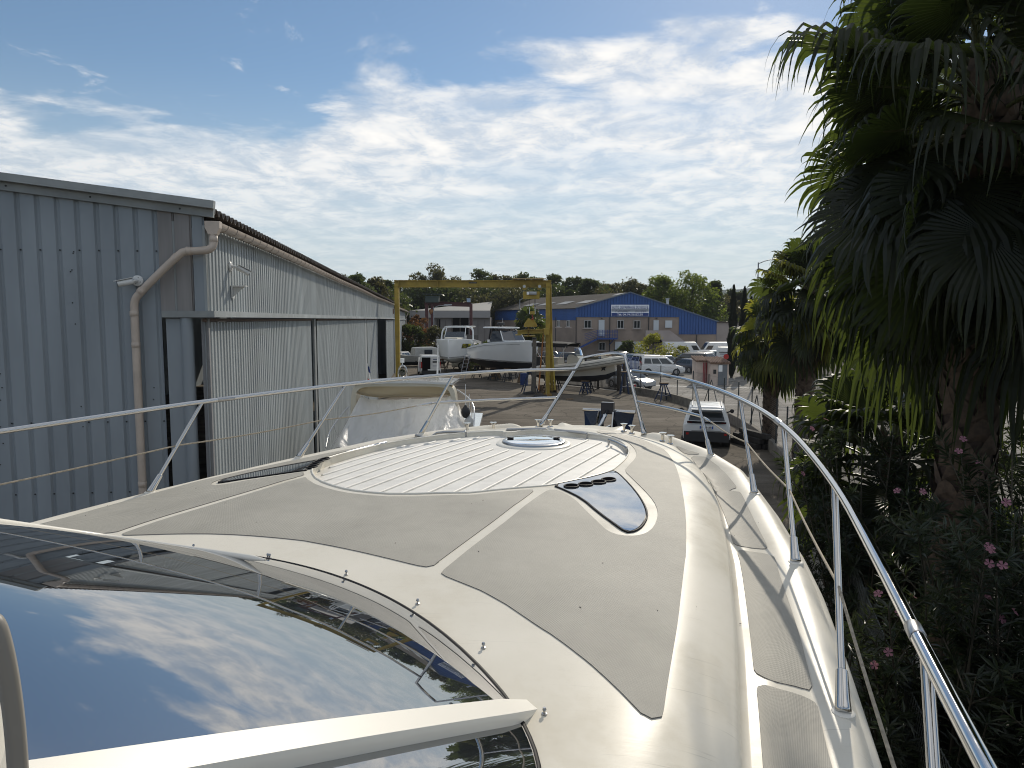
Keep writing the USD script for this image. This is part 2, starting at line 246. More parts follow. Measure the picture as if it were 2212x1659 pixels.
BOAT = [
    ('mat_starboard', [(3.101,1.514),(2.736,1.561),(2.425,1.602),(2.25,1.621),(2.005,1.647),(1.852,1.666),(1.835,1.663),(1.818,1.644),(1.815,1.623),(1.832,1.604),(1.917,1.509),(2.017,1.382),(2.167,1.13),(2.087,1.258),(2.252,0.968),(2.304,0.775),(2.318,0.726),(2.336,0.709),(2.374,0.709),(2.649,0.702),(3.034,0.708),(3.532,0.683),(3.603,0.693),(3.608,0.735),(3.511,0.853),(3.311,0.991),(3.162,1.099),(3.082,1.17),(3.073,1.23),(3.119,1.299),(3.211,1.33),(3.376,1.324),(3.565,1.293),(3.75,1.231),(3.97,1.119),(4.179,1.002),(4.352,0.912),(4.567,0.89),(4.826,0.869),(5.062,0.823),(5.303,0.744),(5.594,0.591),(5.834,0.4),(5.951,0.261),(6.033,0.225),(6.11,0.242),(5.905,0.609),(5.573,0.849),(5.373,0.977),(4.852,1.14),(4.393,1.255),(3.92,1.361),(3.569,1.433),(3.184,1.5),(2.829,1.556)]),
    ('mat_centre', [(2.371,0.651),(3.159,0.654),(3.488,0.632),(3.534,0.621),(3.547,0.594),(3.53,0.568),(3.522,0.573),(3.257,0.354),(3.089,0.046),(3.058,-0.172),(3.099,-0.348),(3.196,-0.546),(3.319,-0.701),(3.345,-0.756),(3.278,-0.743),(3.016,-0.786),(2.669,-0.858),(2.44,-0.905),(2.233,-0.917),(2.217,-0.901),(2.219,-0.86),(2.289,-0.634),(2.342,-0.423),(2.374,-0.197),(2.399,0.111),(2.391,-0.024),(2.381,0.237),(2.36,0.488),(2.349,0.622),(2.361,0.644),(2.379,0.656),(2.435,0.654)]),
    ('side_mat', [(3.636,1.675),(3.652,1.699),(3.614,1.779),(3.537,1.849),(3.505,1.863),(3.285,1.895),(2.818,1.977),(2.586,2.01),(2.367,2.039),(2.353,2.035),(2.354,2.023),(2.396,1.974),(2.458,1.86),(2.479,1.852),(2.77,1.815),(3.468,1.711)]),
    ('side_mat', [(2.361,1.87),(2.382,1.875),(2.4,1.903),(2.345,1.988),(2.283,2.047),(2.261,2.055),(2.086,2.074),(1.922,2.098),(1.693,2.131),(1.67,1.954),(1.962,1.92),(2.305,1.879)]),
    ('side_mat', [(4.765,1.407),(4.627,1.585),(4.547,1.612),(4.225,1.686),(3.849,1.774),(3.649,1.823),(3.632,1.813),(3.693,1.734),(3.706,1.662),(3.743,1.645),(4.083,1.578),(4.673,1.427)]),
    ('side_mat', [(5.633,1.103),(5.525,1.243),(5.479,1.268),(5.185,1.414),(4.786,1.542),(4.701,1.565),(4.713,1.542),(4.551,1.415),(4.835,1.343),(5.337,1.217)]),
    ('side_mat', [(5.914,0.944),(5.874,0.982),(5.634,1.18),(5.603,1.189),(5.689,1.065),(5.786,1.013)]),
    ('recess', [(3.463,-0.827),(3.231,-0.59),(3.125,-0.367),(3.089,-0.194),(3.109,0.033),(3.283,0.341),(3.318,0.37),(3.473,0.482),(3.608,0.596),(3.698,0.665),(3.884,0.736),(4.053,0.798),(4.277,0.849),(4.515,0.836),(4.747,0.818),(4.961,0.786),(5.126,0.75),(5.318,0.682),(5.512,0.592),(5.672,0.487),(5.761,0.377),(5.795,0.252),(5.794,-0.013),(5.849,-0.303),(5.513,-0.438),(5.669,-0.529),(5.5,-0.789),(5.319,-0.915),(5.063,-1.053),(4.781,-1.135),(4.416,-1.137),(4.079,-1.12),(3.868,-1.081),(3.644,-0.957)]),
    ('skylight', [(3.688,0.671),(3.87,0.741),(4.033,0.804),(4.248,0.855),(4.282,0.859),(4.245,0.9),(3.991,1.041),(3.758,1.154),(3.564,1.231),(3.416,1.271),(3.261,1.283),(3.172,1.275),(3.128,1.248),(3.13,1.23),(3.166,1.188),(3.313,1.054),(3.518,0.899),(3.63,0.763)]),
    ('vent', [(3.743,0.806),(3.728,0.808),(3.711,0.805),(3.695,0.797),(3.681,0.785),(3.675,0.772),(3.675,0.758),(3.683,0.746),(3.692,0.74),(3.71,0.737),(3.727,0.74),(3.743,0.748),(3.758,0.759),(3.764,0.774),(3.764,0.787),(3.756,0.799)]),
    ('vent', [(3.839,0.86),(3.821,0.863),(3.804,0.859),(3.788,0.85),(3.773,0.839),(3.767,0.825),(3.765,0.812),(3.772,0.801),(3.785,0.793),(3.803,0.791),(3.82,0.794),(3.837,0.803),(3.851,0.814),(3.857,0.829),(3.86,0.842),(3.852,0.853)]),
    ('vent', [(3.942,0.908),(3.924,0.91),(3.904,0.907),(3.887,0.898),(3.873,0.886),(3.866,0.871),(3.864,0.859),(3.872,0.847),(3.884,0.84),(3.902,0.838),(3.923,0.841),(3.939,0.85),(3.954,0.862),(3.96,0.876),(3.963,0.889),(3.955,0.901)]),
    ('vent', [(4.042,0.94),(4.023,0.942),(4.003,0.938),(3.983,0.93),(3.969,0.918),(3.962,0.903),(3.963,0.889),(3.97,0.878),(3.983,0.871),(4.001,0.869),(4.022,0.872),(4.041,0.881),(4.053,0.894),(4.062,0.908),(4.062,0.922),(4.054,0.934)]),
    ('rib', [(4.163,-1.146),(5.333,-1.358)]),
    ('rib', [(4.187,-1.134),(5.646,-1.167)]),
    ('rib', [(3.804,-0.981),(5.654,-0.914)]),
    ('rib', [(3.598,-0.829),(5.717,-0.74)]),
    ('rib', [(3.476,-0.695),(5.762,-0.598)]),
    ('rib', [(3.416,-0.557),(5.392,-0.462)]),
    ('rib', [(3.374,-0.413),(5.298,-0.321)]),
    ('rib', [(3.363,-0.277),(5.27,-0.173)]),
    ('rib', [(3.391,-0.132),(4.969,-0.022)]),
    ('rib', [(3.644,0.256),(5.422,0.076)]),
    ('rib', [(3.786,0.363),(5.79,0.182)]),
    ('rib', [(3.937,0.479),(5.71,0.311)]),
    ('rib', [(4.126,0.603),(5.586,0.433)]),
    ('rib', [(4.402,0.713),(5.437,0.557)]),
    ('rib', [(4.545,0.752),(5.114,0.678)]),
    ('hatch4', [(5.191,-0.334),(5.457,0.171),(5.624,-0.202),(5.025,0.035)]),
    ('handle', [(4.274,-1.168),(4.805,-1.168)]),
    ('handle', [(5.443,-1.278),(5.48,-0.79)]),
    ('handle', [(5.712,-0.503),(5.863,-0.183)]),
    ('handle', [(5.834,-0.096),(5.753,0.227)]),
    ('handle', [(5.527,0.481),(5.429,0.574),(5.241,0.702)]),
    ('glass_base', [(2.559,-2.377),(2.138,-0.784),(2.14,-0.072),(2.158,-0.009),(2.132,0.392),(2.027,0.754),(1.858,1.081),(1.773,1.221),(1.682,1.324),(1.582,1.414),(1.503,1.465)]),
    ('stud', [(2.153,-0.005),(2.136,0.386),(2.043,0.749),(1.883,1.074),(1.661,1.355)]),
    ('cleat', [(5.998,-0.909),(6.085,-0.817),(6.205,-0.254),(6.488,-0.25),(6.444,0.371),(6.365,0.466),(6.071,0.808),(5.974,0.893)]),
    ('bases', [(2.255,2.129),(3.469,1.961),(4.578,1.682),(5.538,1.287),(6.279,0.61),(3.453,-2.245),(4.622,-1.905),(5.521,-1.266),(6.395,-0.458)]),
    ('stains', [(2.05,1.671),(1.909,1.674),(1.764,1.608)]),
    ('railR', [(0.941,2.305,4.212),(1.085,2.29,4.217),(1.265,2.27,4.225),(1.599,2.235,4.238),(2.073,2.187,4.257),(2.907,2.094,4.29),(4.021,1.876,4.335),(4.929,1.565,4.371),(5.753,1.133,4.404),(6.15,0.776,4.42)]),
    ('railL', [(2.071,-2.254,4.257),(2.481,-2.186,4.273),(2.965,-2.089,4.293),(3.69,-1.968,4.322),(4.807,-1.586,4.366),(5.72,-1.045,4.403)]),
    ('wireR', [(4.83,1.648,4.087),(3.715,1.924,4.043),(2.514,2.112,3.995),(1.623,2.204,3.959)]),
    ('wireL', [(5.134,-1.284,4.099),(4.492,-1.58,4.074),(3.4,-1.808,4.03),(2.385,-2.055,3.989)]),
    ('hoop', [(6.251,0.42,4.577),(7.629,-0.42,4.459),(6.331,0.47,4.431),(7.489,-0.46,4.347),(6.336,0.52,4.158),(6.986,-0.5,4.086)]),
]
# ------------------------------------------------------------------ the yacht underfoot: plan shape and deck heights (s forward, t to starboard)
PSI = math.radians(23.4); T0 = -2.02
BD = np.array([math.sin(PSI), math.cos(PSI)]); BN = np.array([BD[1], -BD[0]])
HB = np.array([(-6, 2.32), (-2, 2.32), (0, 2.30), (2.1, 2.20), (2.76, 2.12), (3.3, 2.045), (3.69, 1.97), (4.33, 1.82), (5.19, 1.58), (5.76, 1.27), (6.13, .95), (6.45, .60), (6.62, .33), (6.70, 0.001)])
TS = np.array([(-6, 2.0), (-2, 2.0), (0, 1.97), (1.9, 1.87), (2.6, 1.786), (3.43, 1.665), (4.3, 1.50), (4.76, 1.385), (5.3, 1.195), (5.77, .98), (6.1, .62), (6.25, .30), (6.3, .001)])
CR = np.array([(-6, .22), (2, .23), (3.2, .25), (4.2, .20), (5.0, .14), (6.0, .06), (6.3, .03), (6.8, .02)])
def hb(s): return np.interp(s, HB[:, 0], HB[:, 1])
def tsl(s): return np.interp(s, TS[:, 0], TS[:, 1])
def zr(s): return 3.75 + .04 * (np.asarray(s, float) - 3.4)
def deck(s, t):
    s = np.asarray(s, float); t = np.abs(np.asarray(t, float))
    ts, b = tsl(s), hb(s); a = np.clip(t / np.maximum(ts, 1e-3), 0, 1)
    cr = np.interp(s, CR[:, 0], CR[:, 1])
    base = cr * (1 - .48 * a * a)
    x = np.clip((a - .84) / .16, 0, 1)
    zin = zr(s) + .0 + base * (.25 + .75 * np.sqrt(np.clip(1 - x ** 2.2, 0, 1)))
    e = b - t
    zo = zr(s) - .015 + .04 * smoothstep(.26, .10, e) - .05 * np.clip(1 - e / .06, 0, 1) ** 2
    return np.where(t < ts, zin, zo)
def bw(s, t, z):
    """boat plan coordinates to the world"""
    s, t, z = np.broadcast_arrays(np.asarray(s, float), np.asarray(t, float), np.asarray(z, float))
    xy = s[..., None] * BD + (t[..., None] + T0) * BN
    return np.concatenate([xy, z[..., None]], -1)
def on_deck(P, dz=0.0):
    P = np.asarray(P, float); return bw(P[:, 0], P[:, 1], deck(P[:, 0], P[:, 1]) + dz)
# ================================================================== ground and setting
def blend_ground(name, c1, c2, c3, sc=.25, crack=True):
    nodes = {'g': ('geometry', {}), 'n1': ('noise_texture', {'scale': sc, 'detail': 8.0, 'roughness': .65}), 'n2': ('noise_texture', {'scale': 14.0, 'detail': 6.0, 'roughness': .7}), 'n3': ('noise_texture', {'scale': 220.0, 'detail': 2.0}),
        'mp': ('mapping', {'scale': (.35, 1.6, 1)}), 'n4': ('noise_texture', {'scale': .9, 'detail': 6.0}),
        'r': ('rgb_ramp', {'ramp': [(.32, c1), (.5, c2), (.68, c3)]}), 'k': ('map_range', {'from_min': .25, 'from_max': .75, 'to_min': .72, 'to_max': 1.2}), 'k2': ('map_range', {'from_min': .3, 'from_max': .7, 'to_min': .8, 'to_max': 1.15}), 'k4': ('map_range', {'from_min': .35, 'from_max': .65, 'to_min': .78, 'to_max': 1.1}),
        'm': ('mix_color', {'blend_type': 'multiply', 'fac': 1.0}), 'm2': ('mix_color', {'blend_type': 'multiply', 'fac': 1.0}), 'm4': ('mix_color', {'blend_type': 'multiply', 'fac': 1.0}), 'nd': ('noise_texture', {'scale': .8, 'detail': 5.0}), 'vd': ('vector_math', {'math_type': 'multiply_add', 'vector2': (1.6, 1.6, 0)}), 'vc': ('voronoi_texture', {'feature': 'distance_to_edge', 'scale': .30}), 'kc': ('map_range', {'range_type': 'smoothstep', 'from_min': .004, 'from_max': .016, 'to_min': .62, 'to_max': 1.0}),
        'ns': ('noise_texture', {'scale': .55, 'detail': 4.0, 'roughness': .55, 'distortion': .6}), 'ks': ('map_range', {'range_type': 'smoothstep', 'from_min': .60, 'from_max': .70, 'to_min': 1.0, 'to_max': .66}), 'm5': ('mix_color', {'blend_type': 'multiply', 'fac': 1.0}), 'm6': ('mix_color', {'blend_type': 'multiply', 'fac': 1.0}),
        'b': ('bump', {'distance': .008}), 'p': ('principled_bsdf', {'roughness': .93, 'specular_ior_level': .08})}
    return usdkit.material(stage, '/World/Looks/' + name, nodes, [('g.position', 'n1.vector'), ('g.position', 'n2.vector'), ('g.position', 'n3.vector'), ('g.position', 'mp.vector'), ('mp.vector', 'n4.vector'), ('n1.fac', 'r.fac'), ('n2.fac', 'k.value'), ('n3.fac', 'k2.value'), ('n4.fac', 'k4.value'),
        ('r.color', 'm.a'), ('k.result', 'm.b'), ('m.result', 'm2.a'), ('k2.result', 'm2.b'), ('m2.result', 'm4.a'), ('k4.result', 'm4.b'), ('g.position', 'nd.vector'), ('nd.color', 'vd.vector1'), ('g.position', 'vd.vector3'), ('vd.vector', 'vc.vector'), ('vc.distance', 'kc.value'), ('g.position', 'ns.vector'), ('ns.fac', 'ks.value'), ('m4.result', 'm5.a'), ('kc.result', 'm5.b'), ('m5.result', 'm6.a'), ('ks.result', 'm6.b'), ('m6.result', 'p.base_color'), ('n3.fac', 'b.height'), ('b.normal', 'p.normal')], surface='p.BSDF')
YARD = blend_ground('yard_asphalt', (.105, .090, .073), (.15, .13, .105), (.205, .178, .146))
LOT = blend_ground('car_park_gravel', (.17, .155, .135), (.22, .205, .18), (.28, .265, .24), .4)
EARTH = blend_ground('far_earth', (.07, .065, .04), (.09, .085, .05), (.12, .11, .07), .05)
CONC = mat('weathered_concrete', (.20, .175, .14), rough=.9, var=.45, scale=3, bump=.004)
def flat(name, pts, z, m, label=None):
    b = MB(); t = trimesh.creation.triangulate_polygon(Polygon(pts), engine='earcut'); v = np.c_[t[0], np.full(len(t[0]), z)]; f = t[1]
    a = np.cross(v[f[:, 1]] - v[f[:, 0]], v[f[:, 2]] - v[f[:, 0]])[:, 2]; f = np.where((a < 0)[:, None], f[:, ::-1], f)
    b.add(v, f); return tag(b.build(name, m), kind='structure')
LOTZ = -.70
G0 = MB().grid([[[x, y, LOTZ] for y in (-5000, -60, 130, 5000)] for x in (-5000, -60, 120, 5000)]).build('ground', EARTH, kind='structure')
FENCE = np.array([(1.55, -3), (1.9, 0), (2.35, 2.5), (3.3, 6), (5.4, 12), (7.6, 18), (9.2, 23.5), (9.95, 27.5), (10.35, 31), (10.5, 34.5), (10.3, 38), (9.83, 41.8), (9.1, 44.9), (7.7, 47.8)])
yard_edge = [tuple(q + np.array([.1, 0])) for q in FENCE] + [(6.2, 50), (3.4, 53.4), (1.5, 58), (.5, 70), (-1, 92), (-60, 96), (-60, -40), (1.5, -40)]
flat('yard', yard_edge, 0.0, YARD)
yw = MB(); E_ = np.array(yard_edge + yard_edge[:1]); yw.grid(np.stack([np.c_[E_, np.full(len(E_), -.004)], np.c_[E_, np.full(len(E_), LOTZ - .2)]], 0)); tag(yw.build('yard_retaining_edge', CONC), kind='structure')
flat('car_park', [(1.3, -40), (70, -40), (70, 100), (-8, 100), (-8, 60), (1.3, 40)], LOTZ + .004, LOT)
flat('access_road', [(11.6, 30), (12.6, 40), (11.0, 50), (9.6, 57), (13, 62), (46, 58), (46, 24), (20, 20)], LOTZ + .008, blend_ground('concrete_road', (.24, .22, .19), (.29, .27, .24), (.34, .32, .29), .5))
flat('kerb_line', [(10.2, 60.2), (24, 56.2), (24, 56.8), (10.2, 60.9)], LOTZ + .012, mat('road_paint', (.5, .49, .46), rough=.8, var=.5, scale=4))
# hills on the horizon
def hill(name, x0, x1, y, pk, seed, m):
    n = 140; xs = np.linspace(x0, x1, n); rows = []
    for d, k in [(-500, 0), (-300, .35), (-150, .7), (0, 1.0), (300, .9), (700, 0)]:
        zz = pk(xs) * k + (meshkit.fbm(np.stack([xs / 90, np.full(n, d / 100.), np.zeros(n)], 1), 4, seed) - .5) * 22 * (k > 0)
        rows.append(np.stack([xs, np.full(n, y + d), np.maximum(zz, -2)], 1))
    MB().grid(np.stack(rows, 1)[:, ::1]).build(name, m, smooth=True, kind='structure')
HILLM = mat('wooded_hill', (.03, .042, .028), rough=1.0, spec=0.0, col2=(.014, .022, .014), scale=.03, detail=8)
hill('hill', -1700, 1900, 2300, lambda x: 70 + 36 * np.exp(-((x - 750) / 330) ** 2) + 24 * np.exp(-((x - 200) / 200) ** 2) - 25 * np.exp(-((x + 500) / 300) ** 2), 3, HILLM)

# ------------------------------------------------------------------ hangar on the left
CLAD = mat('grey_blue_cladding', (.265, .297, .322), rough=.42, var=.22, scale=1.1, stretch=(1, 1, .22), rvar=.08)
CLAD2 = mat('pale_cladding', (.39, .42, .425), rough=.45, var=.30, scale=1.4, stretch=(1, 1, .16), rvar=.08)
DOORC = mat('weathered_door_cladding', (.38, .41, .415), rough=.5, var=.26, scale=1.2, stretch=(2.0, 2.0, .14))
TRIMG = mat('grey_trim', (.27, .285, .28), rough=.4, var=.2, scale=3)
PVC = mat('beige_pvc', (.50, .42, .35), rough=.45, var=.15, scale=4)
FIBRE = mat('fibre_cement', (.10, .085, .075), rough=.9, var=.5, scale=6, bump=.003)
BOLT = mat('bolt_head', (.02, .02, .022), rough=.5)
HO = np.array([-4.26, 10.0, 0]); HA = np.array([math.sin(math.radians(-6.7)), math.cos(math.radians(-6.7)), 0]); HN = np.array([HA[1], -HA[0], 0]); UP = np.array([0, 0, 1.])
def hp(a, n, z): return HO + HA * a + HN * n + UP * z
hangar = thing('hangar', 'long grey corrugated metal hangar with beige gutter and sliding doors on the left', 'hangar')
def rib_sheet(P0, along, out, w, z0, z1f, pitch, rib, depth, inward=True):
    """one trapezoidal sheet of width w, standing up from z0"""
    xs, ds = [], []; k = 0
    n = int(round(w / pitch)); g = rib
    for i in range(n):
        x = i * pitch
        xs += [x, x + pitch - g, x + pitch - g * .72, x + pitch - g * .28]; ds += [0, 0, depth, depth]
    xs.append(n * pitch); ds.append(0)
    xs, ds = np.array(xs), np.array(ds) * (-1 if inward else 1)
    base = P0 + xs[:, None] * along + ds[:, None] * out
    zt = np.array([z1f(x) for x in xs])
    lo = base + [0, 0, 1] * np.full((len(xs), 1), z0); hi = base + np.array([0, 0, 1.]) * zt[:, None]
    return MB().grid(np.stack([hi, lo], 0))
# gable front: sheets to the left of the corner, facing the camera
rake = lambda n: 6.33 + .118 * n
wall = 0
for i in range(14):
    n0 = .62 + i * 1.0
    P0 = hp(0, -n0 - 1.0, 0)
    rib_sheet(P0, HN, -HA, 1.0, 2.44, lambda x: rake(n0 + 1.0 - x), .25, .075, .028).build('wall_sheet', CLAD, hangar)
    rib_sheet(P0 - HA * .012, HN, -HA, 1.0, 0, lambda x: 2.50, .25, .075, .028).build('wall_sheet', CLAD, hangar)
# flat corner sheets
CORN = mat('corner_cladding', (.27, .255, .245), rough=.5, var=.35, scale=2.5, stretch=(2, 2, .12))
for a_, b_, m_ in ((.0, .17, CLAD), (.17, .40, CORN), (.40, .62, CORN)):
    rib_sheet(hp(-.004, -b_, 0), HN, -HA, b_ - a_ - .006, 5.0, lambda x: rake(b_ - x), b_ - a_ - .006, .03, .018).build('wall_sheet', m_, hangar)
# bolts
for rows, n_ in (((5.83, 4.0), 1), ):
    mb = MB()
    for i in range(52):
        n0 = .62 + (i + .15) * .25
        for z in (5.84, 3.47, 2.47): mb.lathe([(.012, 0), (.012, .003), (.007, .007)], (0, 0, 0), 8); v = mb.v[-1]; mb.v[-1] = hp(-.004, -n0, z) + v[:, :1] * HN + v[:, 1:2] * UP - v[:, 2:3] * HA + (HA * .024 if z > 2.5 else HA * .012)
    rr = random.Random(5)
    for _ in range(34):
        mb.lathe([(.010, 0), (.008, .005)], (0, 0, 0), 6); v = mb.v[-1]; mb.v[-1] = hp(-.002, -(.75 + rr.choice([0, 1, 2.02, 2.05, 3, 4.1, 5.6]) + rr.uniform(-.03, .03)), rr.uniform(2.6, 5.9)) + v[:, :1] * HN + v[:, 1:2] * UP - v[:, 2:3] * HA
    mb.build('cladding_bolts', BOLT, hangar, kind='stuff')
# rake trim along the gable
def along_rake(n): return hp(-.03, -n, rake(n))
tr = MB(); tr.bar(hp(-.03, .14, rake(-.14) + .07), hp(-.03, -14, rake(14) + .07), .06, .17); tr.build('roof_verge', TRIMG, hangar)
tr = MB(); tr.bar(hp(-.115, .17, rake(-.17) + .15), hp(-.115, -14, rake(14) + .15), .10, .105); tr.build('roof_verge', TRIMG, hangar)
bt = MB()
for n in (.3, 1.45, 2.5, 3.9, 5.1, 6.4): bt.lathe([(.014, 0), (.010, .008)], (0, 0, 0), 8); v = bt.v[-1]; bt.v[-1] = hp(-.062, -n, rake(n) + .045) + v[:, :1] * HN + v[:, 1:2] * UP - v[:, 2:3] * HA
bt.build('verge_bolts', BOLT, hangar, kind='stuff')
# long side above the doors
LEN, EAVE, DZ = 54.6, 6.20, 4.93
for i in range(55):
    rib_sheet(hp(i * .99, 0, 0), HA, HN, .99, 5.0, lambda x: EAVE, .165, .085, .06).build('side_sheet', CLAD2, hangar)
MB().box(hp(-.0, .0, 0) + HA * .035 + HN * -.03 + UP * 5.6, (.06, .075, 1.2), ax=[HN, HA, UP]).build('corner_flashing', CLAD2, hangar)
for k, (a0, a1) in enumerate([(-.02, 6), (6.01, 17), (17.01, 30), (30.01, 44), (44.01, 54.4)]):
    MB().bar(hp(a0, .05, 4.975), hp(a1, .05, 4.975), .10, .088).build('door_head_trim', CLAD2, hangar)
MB().bar(hp(-.03, .10, 4.973), hp(-.03, -.60, 4.973), .055, .09).build('door_head_trim', TRIMG, hangar)
# recessed door return under the front trim
MB().box(hp(.03, -.47, 2.46), (.20, .04, 4.9), ax=[HN, HA, UP]).build('jamb_panel', CLAD, hangar)
MB().tube([hp(.04, -.30, 0), hp(.04, -.30, 4.92)], .085, 14).build('jamb_roll', CLAD, hangar, True)
MB().box(hp(.10, -.07, 2.46), (.10, .06, 4.9), ax=[HN, HA, UP]).build('jamb_panel', mat('jamb_grey', (.23, .23, .23), rough=.6), hangar)
# sliding doors of narrow sheets
def door(a0, a1, n=-.06):
    i = 0; a = a0
    while a < a1 - .1:
        w = min(.96, a1 - a); w = round(w / .16) * .16
        if w < .1: break
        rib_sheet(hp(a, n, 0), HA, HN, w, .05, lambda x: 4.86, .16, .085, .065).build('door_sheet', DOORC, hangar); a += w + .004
    MB().bar(hp(a0, n + .0, 4.89), hp(a1, n, 4.89), .05, .05).build('door_rail', mat('rusty_rail', (.12, .08, .06), rough=.8, var=.4, scale=20) if not stage.GetPrimAtPath('/World/Looks/rusty_rail') else UsdShade.Material.Get(stage, '/World/Looks/rusty_rail'), hangar)
door(.02, 9.2); MB().box(hp(9.95, -.10, 2.46), (.28, .05, 4.9), ax=[HA, HN, UP]).build('door_post', TRIMG, hangar)
door(10.2, 25.6); MB().box(hp(26.2, -.10, 2.46), (.9, .05, 4.9), ax=[HA, HN, UP]).build('door_post', CLAD2, hangar)
door(26.8, 34.2); door(43.4, 54.5)
# rear structure so that the inside is dark
MB().box(hp(27, -14.0, 3.1), (54.4, .1, 6.2), ax=[HA, HN, UP]).build('back_wall', CLAD, hangar)
MB().box(hp(54.5, -7, 3.1), (.1, 14, 6.2), ax=[HA, HN, UP]).build('end_wall', CLAD, hangar)
MB().box(hp(27, -.42, 5.6), (54.0, .04, 1.3), ax=[HA, HN, UP]).build('inner_lining', TRIMG, hangar)
# corrugated fibre-cement roof
w = np.arange(-.02, 54.7, .028); z = .045 * np.sin(w / .22 * 2 * math.pi)
def rf(n, lift): return HO + w[:, None] * HA + n * HN + (rake(-n) + .10 + z + lift)[:, None] * UP
for k in range(4):
    a, b = (.09 - k * 3.6, .09 - (k + 1) * 3.6 - .1)
    G_ = np.stack([rf(a, .0 + .006 * (3 - k) - .02), rf(b, -.006 * k - .0)], 0); G2 = G_ - UP * .012
    MB().grid(G_[::-1]).grid(G2).grid(np.stack([G2[0], G_[0]], 0)).build('roof_sheet', FIBRE, hangar, True)
# half-round gutter with brackets, hopper and downpipe
ga = np.linspace(math.pi, 2 * math.pi, 11); GR = .088
def sag(a): return .012 * math.sin(a * .35) + .02 * math.sin(a * .11 + 1)
st = np.linspace(-.10, 54.6, 60)
prof = [(GR * math.cos(t), GR * math.sin(t)) for t in ga] + [(.8 * GR * math.cos(t), .8 * GR * math.sin(t)) for t in ga[::-1]]
gut = MB().loft([np.array([hp(a, .14 + p[0], 6.215 + p[1] + sag(a)) for p in prof]) for a in st]).build('gutter', PVC, hangar, 40)
bp = [(1.10 * GR * math.cos(t), 1.10 * GR * math.sin(t)) for t in ga] + [(1.01 * GR * math.cos(t), 1.01 * GR * math.sin(t)) for t in ga[::-1]]
a = .35
while a < 54:
    MB().loft([np.array([hp(a + d, .14 + p[0], 6.215 + p[1] + sag(a)) for p in bp]) for d in (-.014, .014)]).build('gutter_bracket', PVC, gut); a += .5
hop = MB(); hop.loft([np.array([hp(-.13 + y, .14 + x, z_) for x, y in ((-.10, -.02), (.10, -.02), (.10, .10), (-.10, .10))]) for x_, z_ in ((0, 6.24),)] + [np.array([hp(-.13 + y, .14 + x * .96, 6.15) for x, y in ((-.10, -.02), (.10, -.02), (.10, .10), (-.10, .10))])] + [np.array([hp(-.13 + y, .14 + x * .55, 6.06) for x, y in ((-.10, -.02), (.10, -.02), (.10, .10), (-.10, .10))])])
hop.build('gutter_hopper', PVC, gut)
pp = [hp(-.10, .14, 6.10), hp(-.10, .14, 5.93), hp(-.12, .10, 5.86), hp(-.13, .02, 5.84), hp(-.13, -.22, 5.83), hp(-.13, -.30, 5.80), hp(-.11, -.88, 5.235), hp(-.10, -.93, 5.14), hp(-.10, -.94, 5.02), hp(-.10, -.94, 0)]
P = chaikin(np.array(pp[:2] + pp[2:]), 2, False)
pipe = MB().tube(P, .053, 14).build('downpipe', PVC, hangar, True)
for c, d in ((hp(-.10, .14, 6.0), (0, 0, 1)), (hp(-.13, -.18, 5.832), HN), (hp(-.115, -.36, 5.742), (HN * .72 + UP * .7)), (hp(-.11, -.83, 5.285), (HN * .72 + UP * .7)), (hp(-.10, -.94, 4.98), UP), (hp(-.10, -.94, 4.55), UP), (hp(-.10, -.94, 2.6), UP)):
    d = np.array(d, float); d /= np.linalg.norm(d); MB().tube([c - d * .035, c + d * .035], .0575, 14).build('pipe_collar', PVC, pipe, True)
# second shed in the same line
shed = thing('white_shed', 'pale metal shed with a gutter, standing beyond the hangar in the same line', 'shed')
for i in range(32): rib_sheet(hp(55.2 + i * .99, .0, 0), HA, HN, .99, .0 if i > 2 else .0, lambda x: 5.9, .165, .07, .03).build('wall_sheet', CLAD2, shed)
MB().box(hp(71, -6.1, 3), (32, 12, 5.9), ax=[HA, HN, UP]).build('shed_body', CLAD, shed)
MB().bar(hp(55.2, .05, 4.9), hp(86.8, .05, 4.9), .10, .10).build('wall_band', CLAD2, shed)
MB().box(hp(71, -6.0, 6.02), (32.4, 12.6, .12), ax=[HA, HN, UP]).build('roof', FIBRE, shed)
g2 = MB().loft([np.array([hp(a, .36 + p[0] * 1.2, 5.96 + p[1] * 1.2) for p in prof]) for a in np.linspace(55.2, 87.2, 4)]).build('gutter', PVC, shed, 40)
MB().tube([hp(87.1, .36, 5.9), hp(87.1, .30, 5.6), hp(87.1, .08, 5.2), hp(87.1, .08, 0)], .06, 10).build('downpipe', PVC, shed, True)
MB().box(hp(52.6, .06, 5.6), (.5, .06, .45), ax=[HA, HN, UP]).build('wall_vent', mat('rust_brown', (.07, .025, .015), rough=.8), hangar)
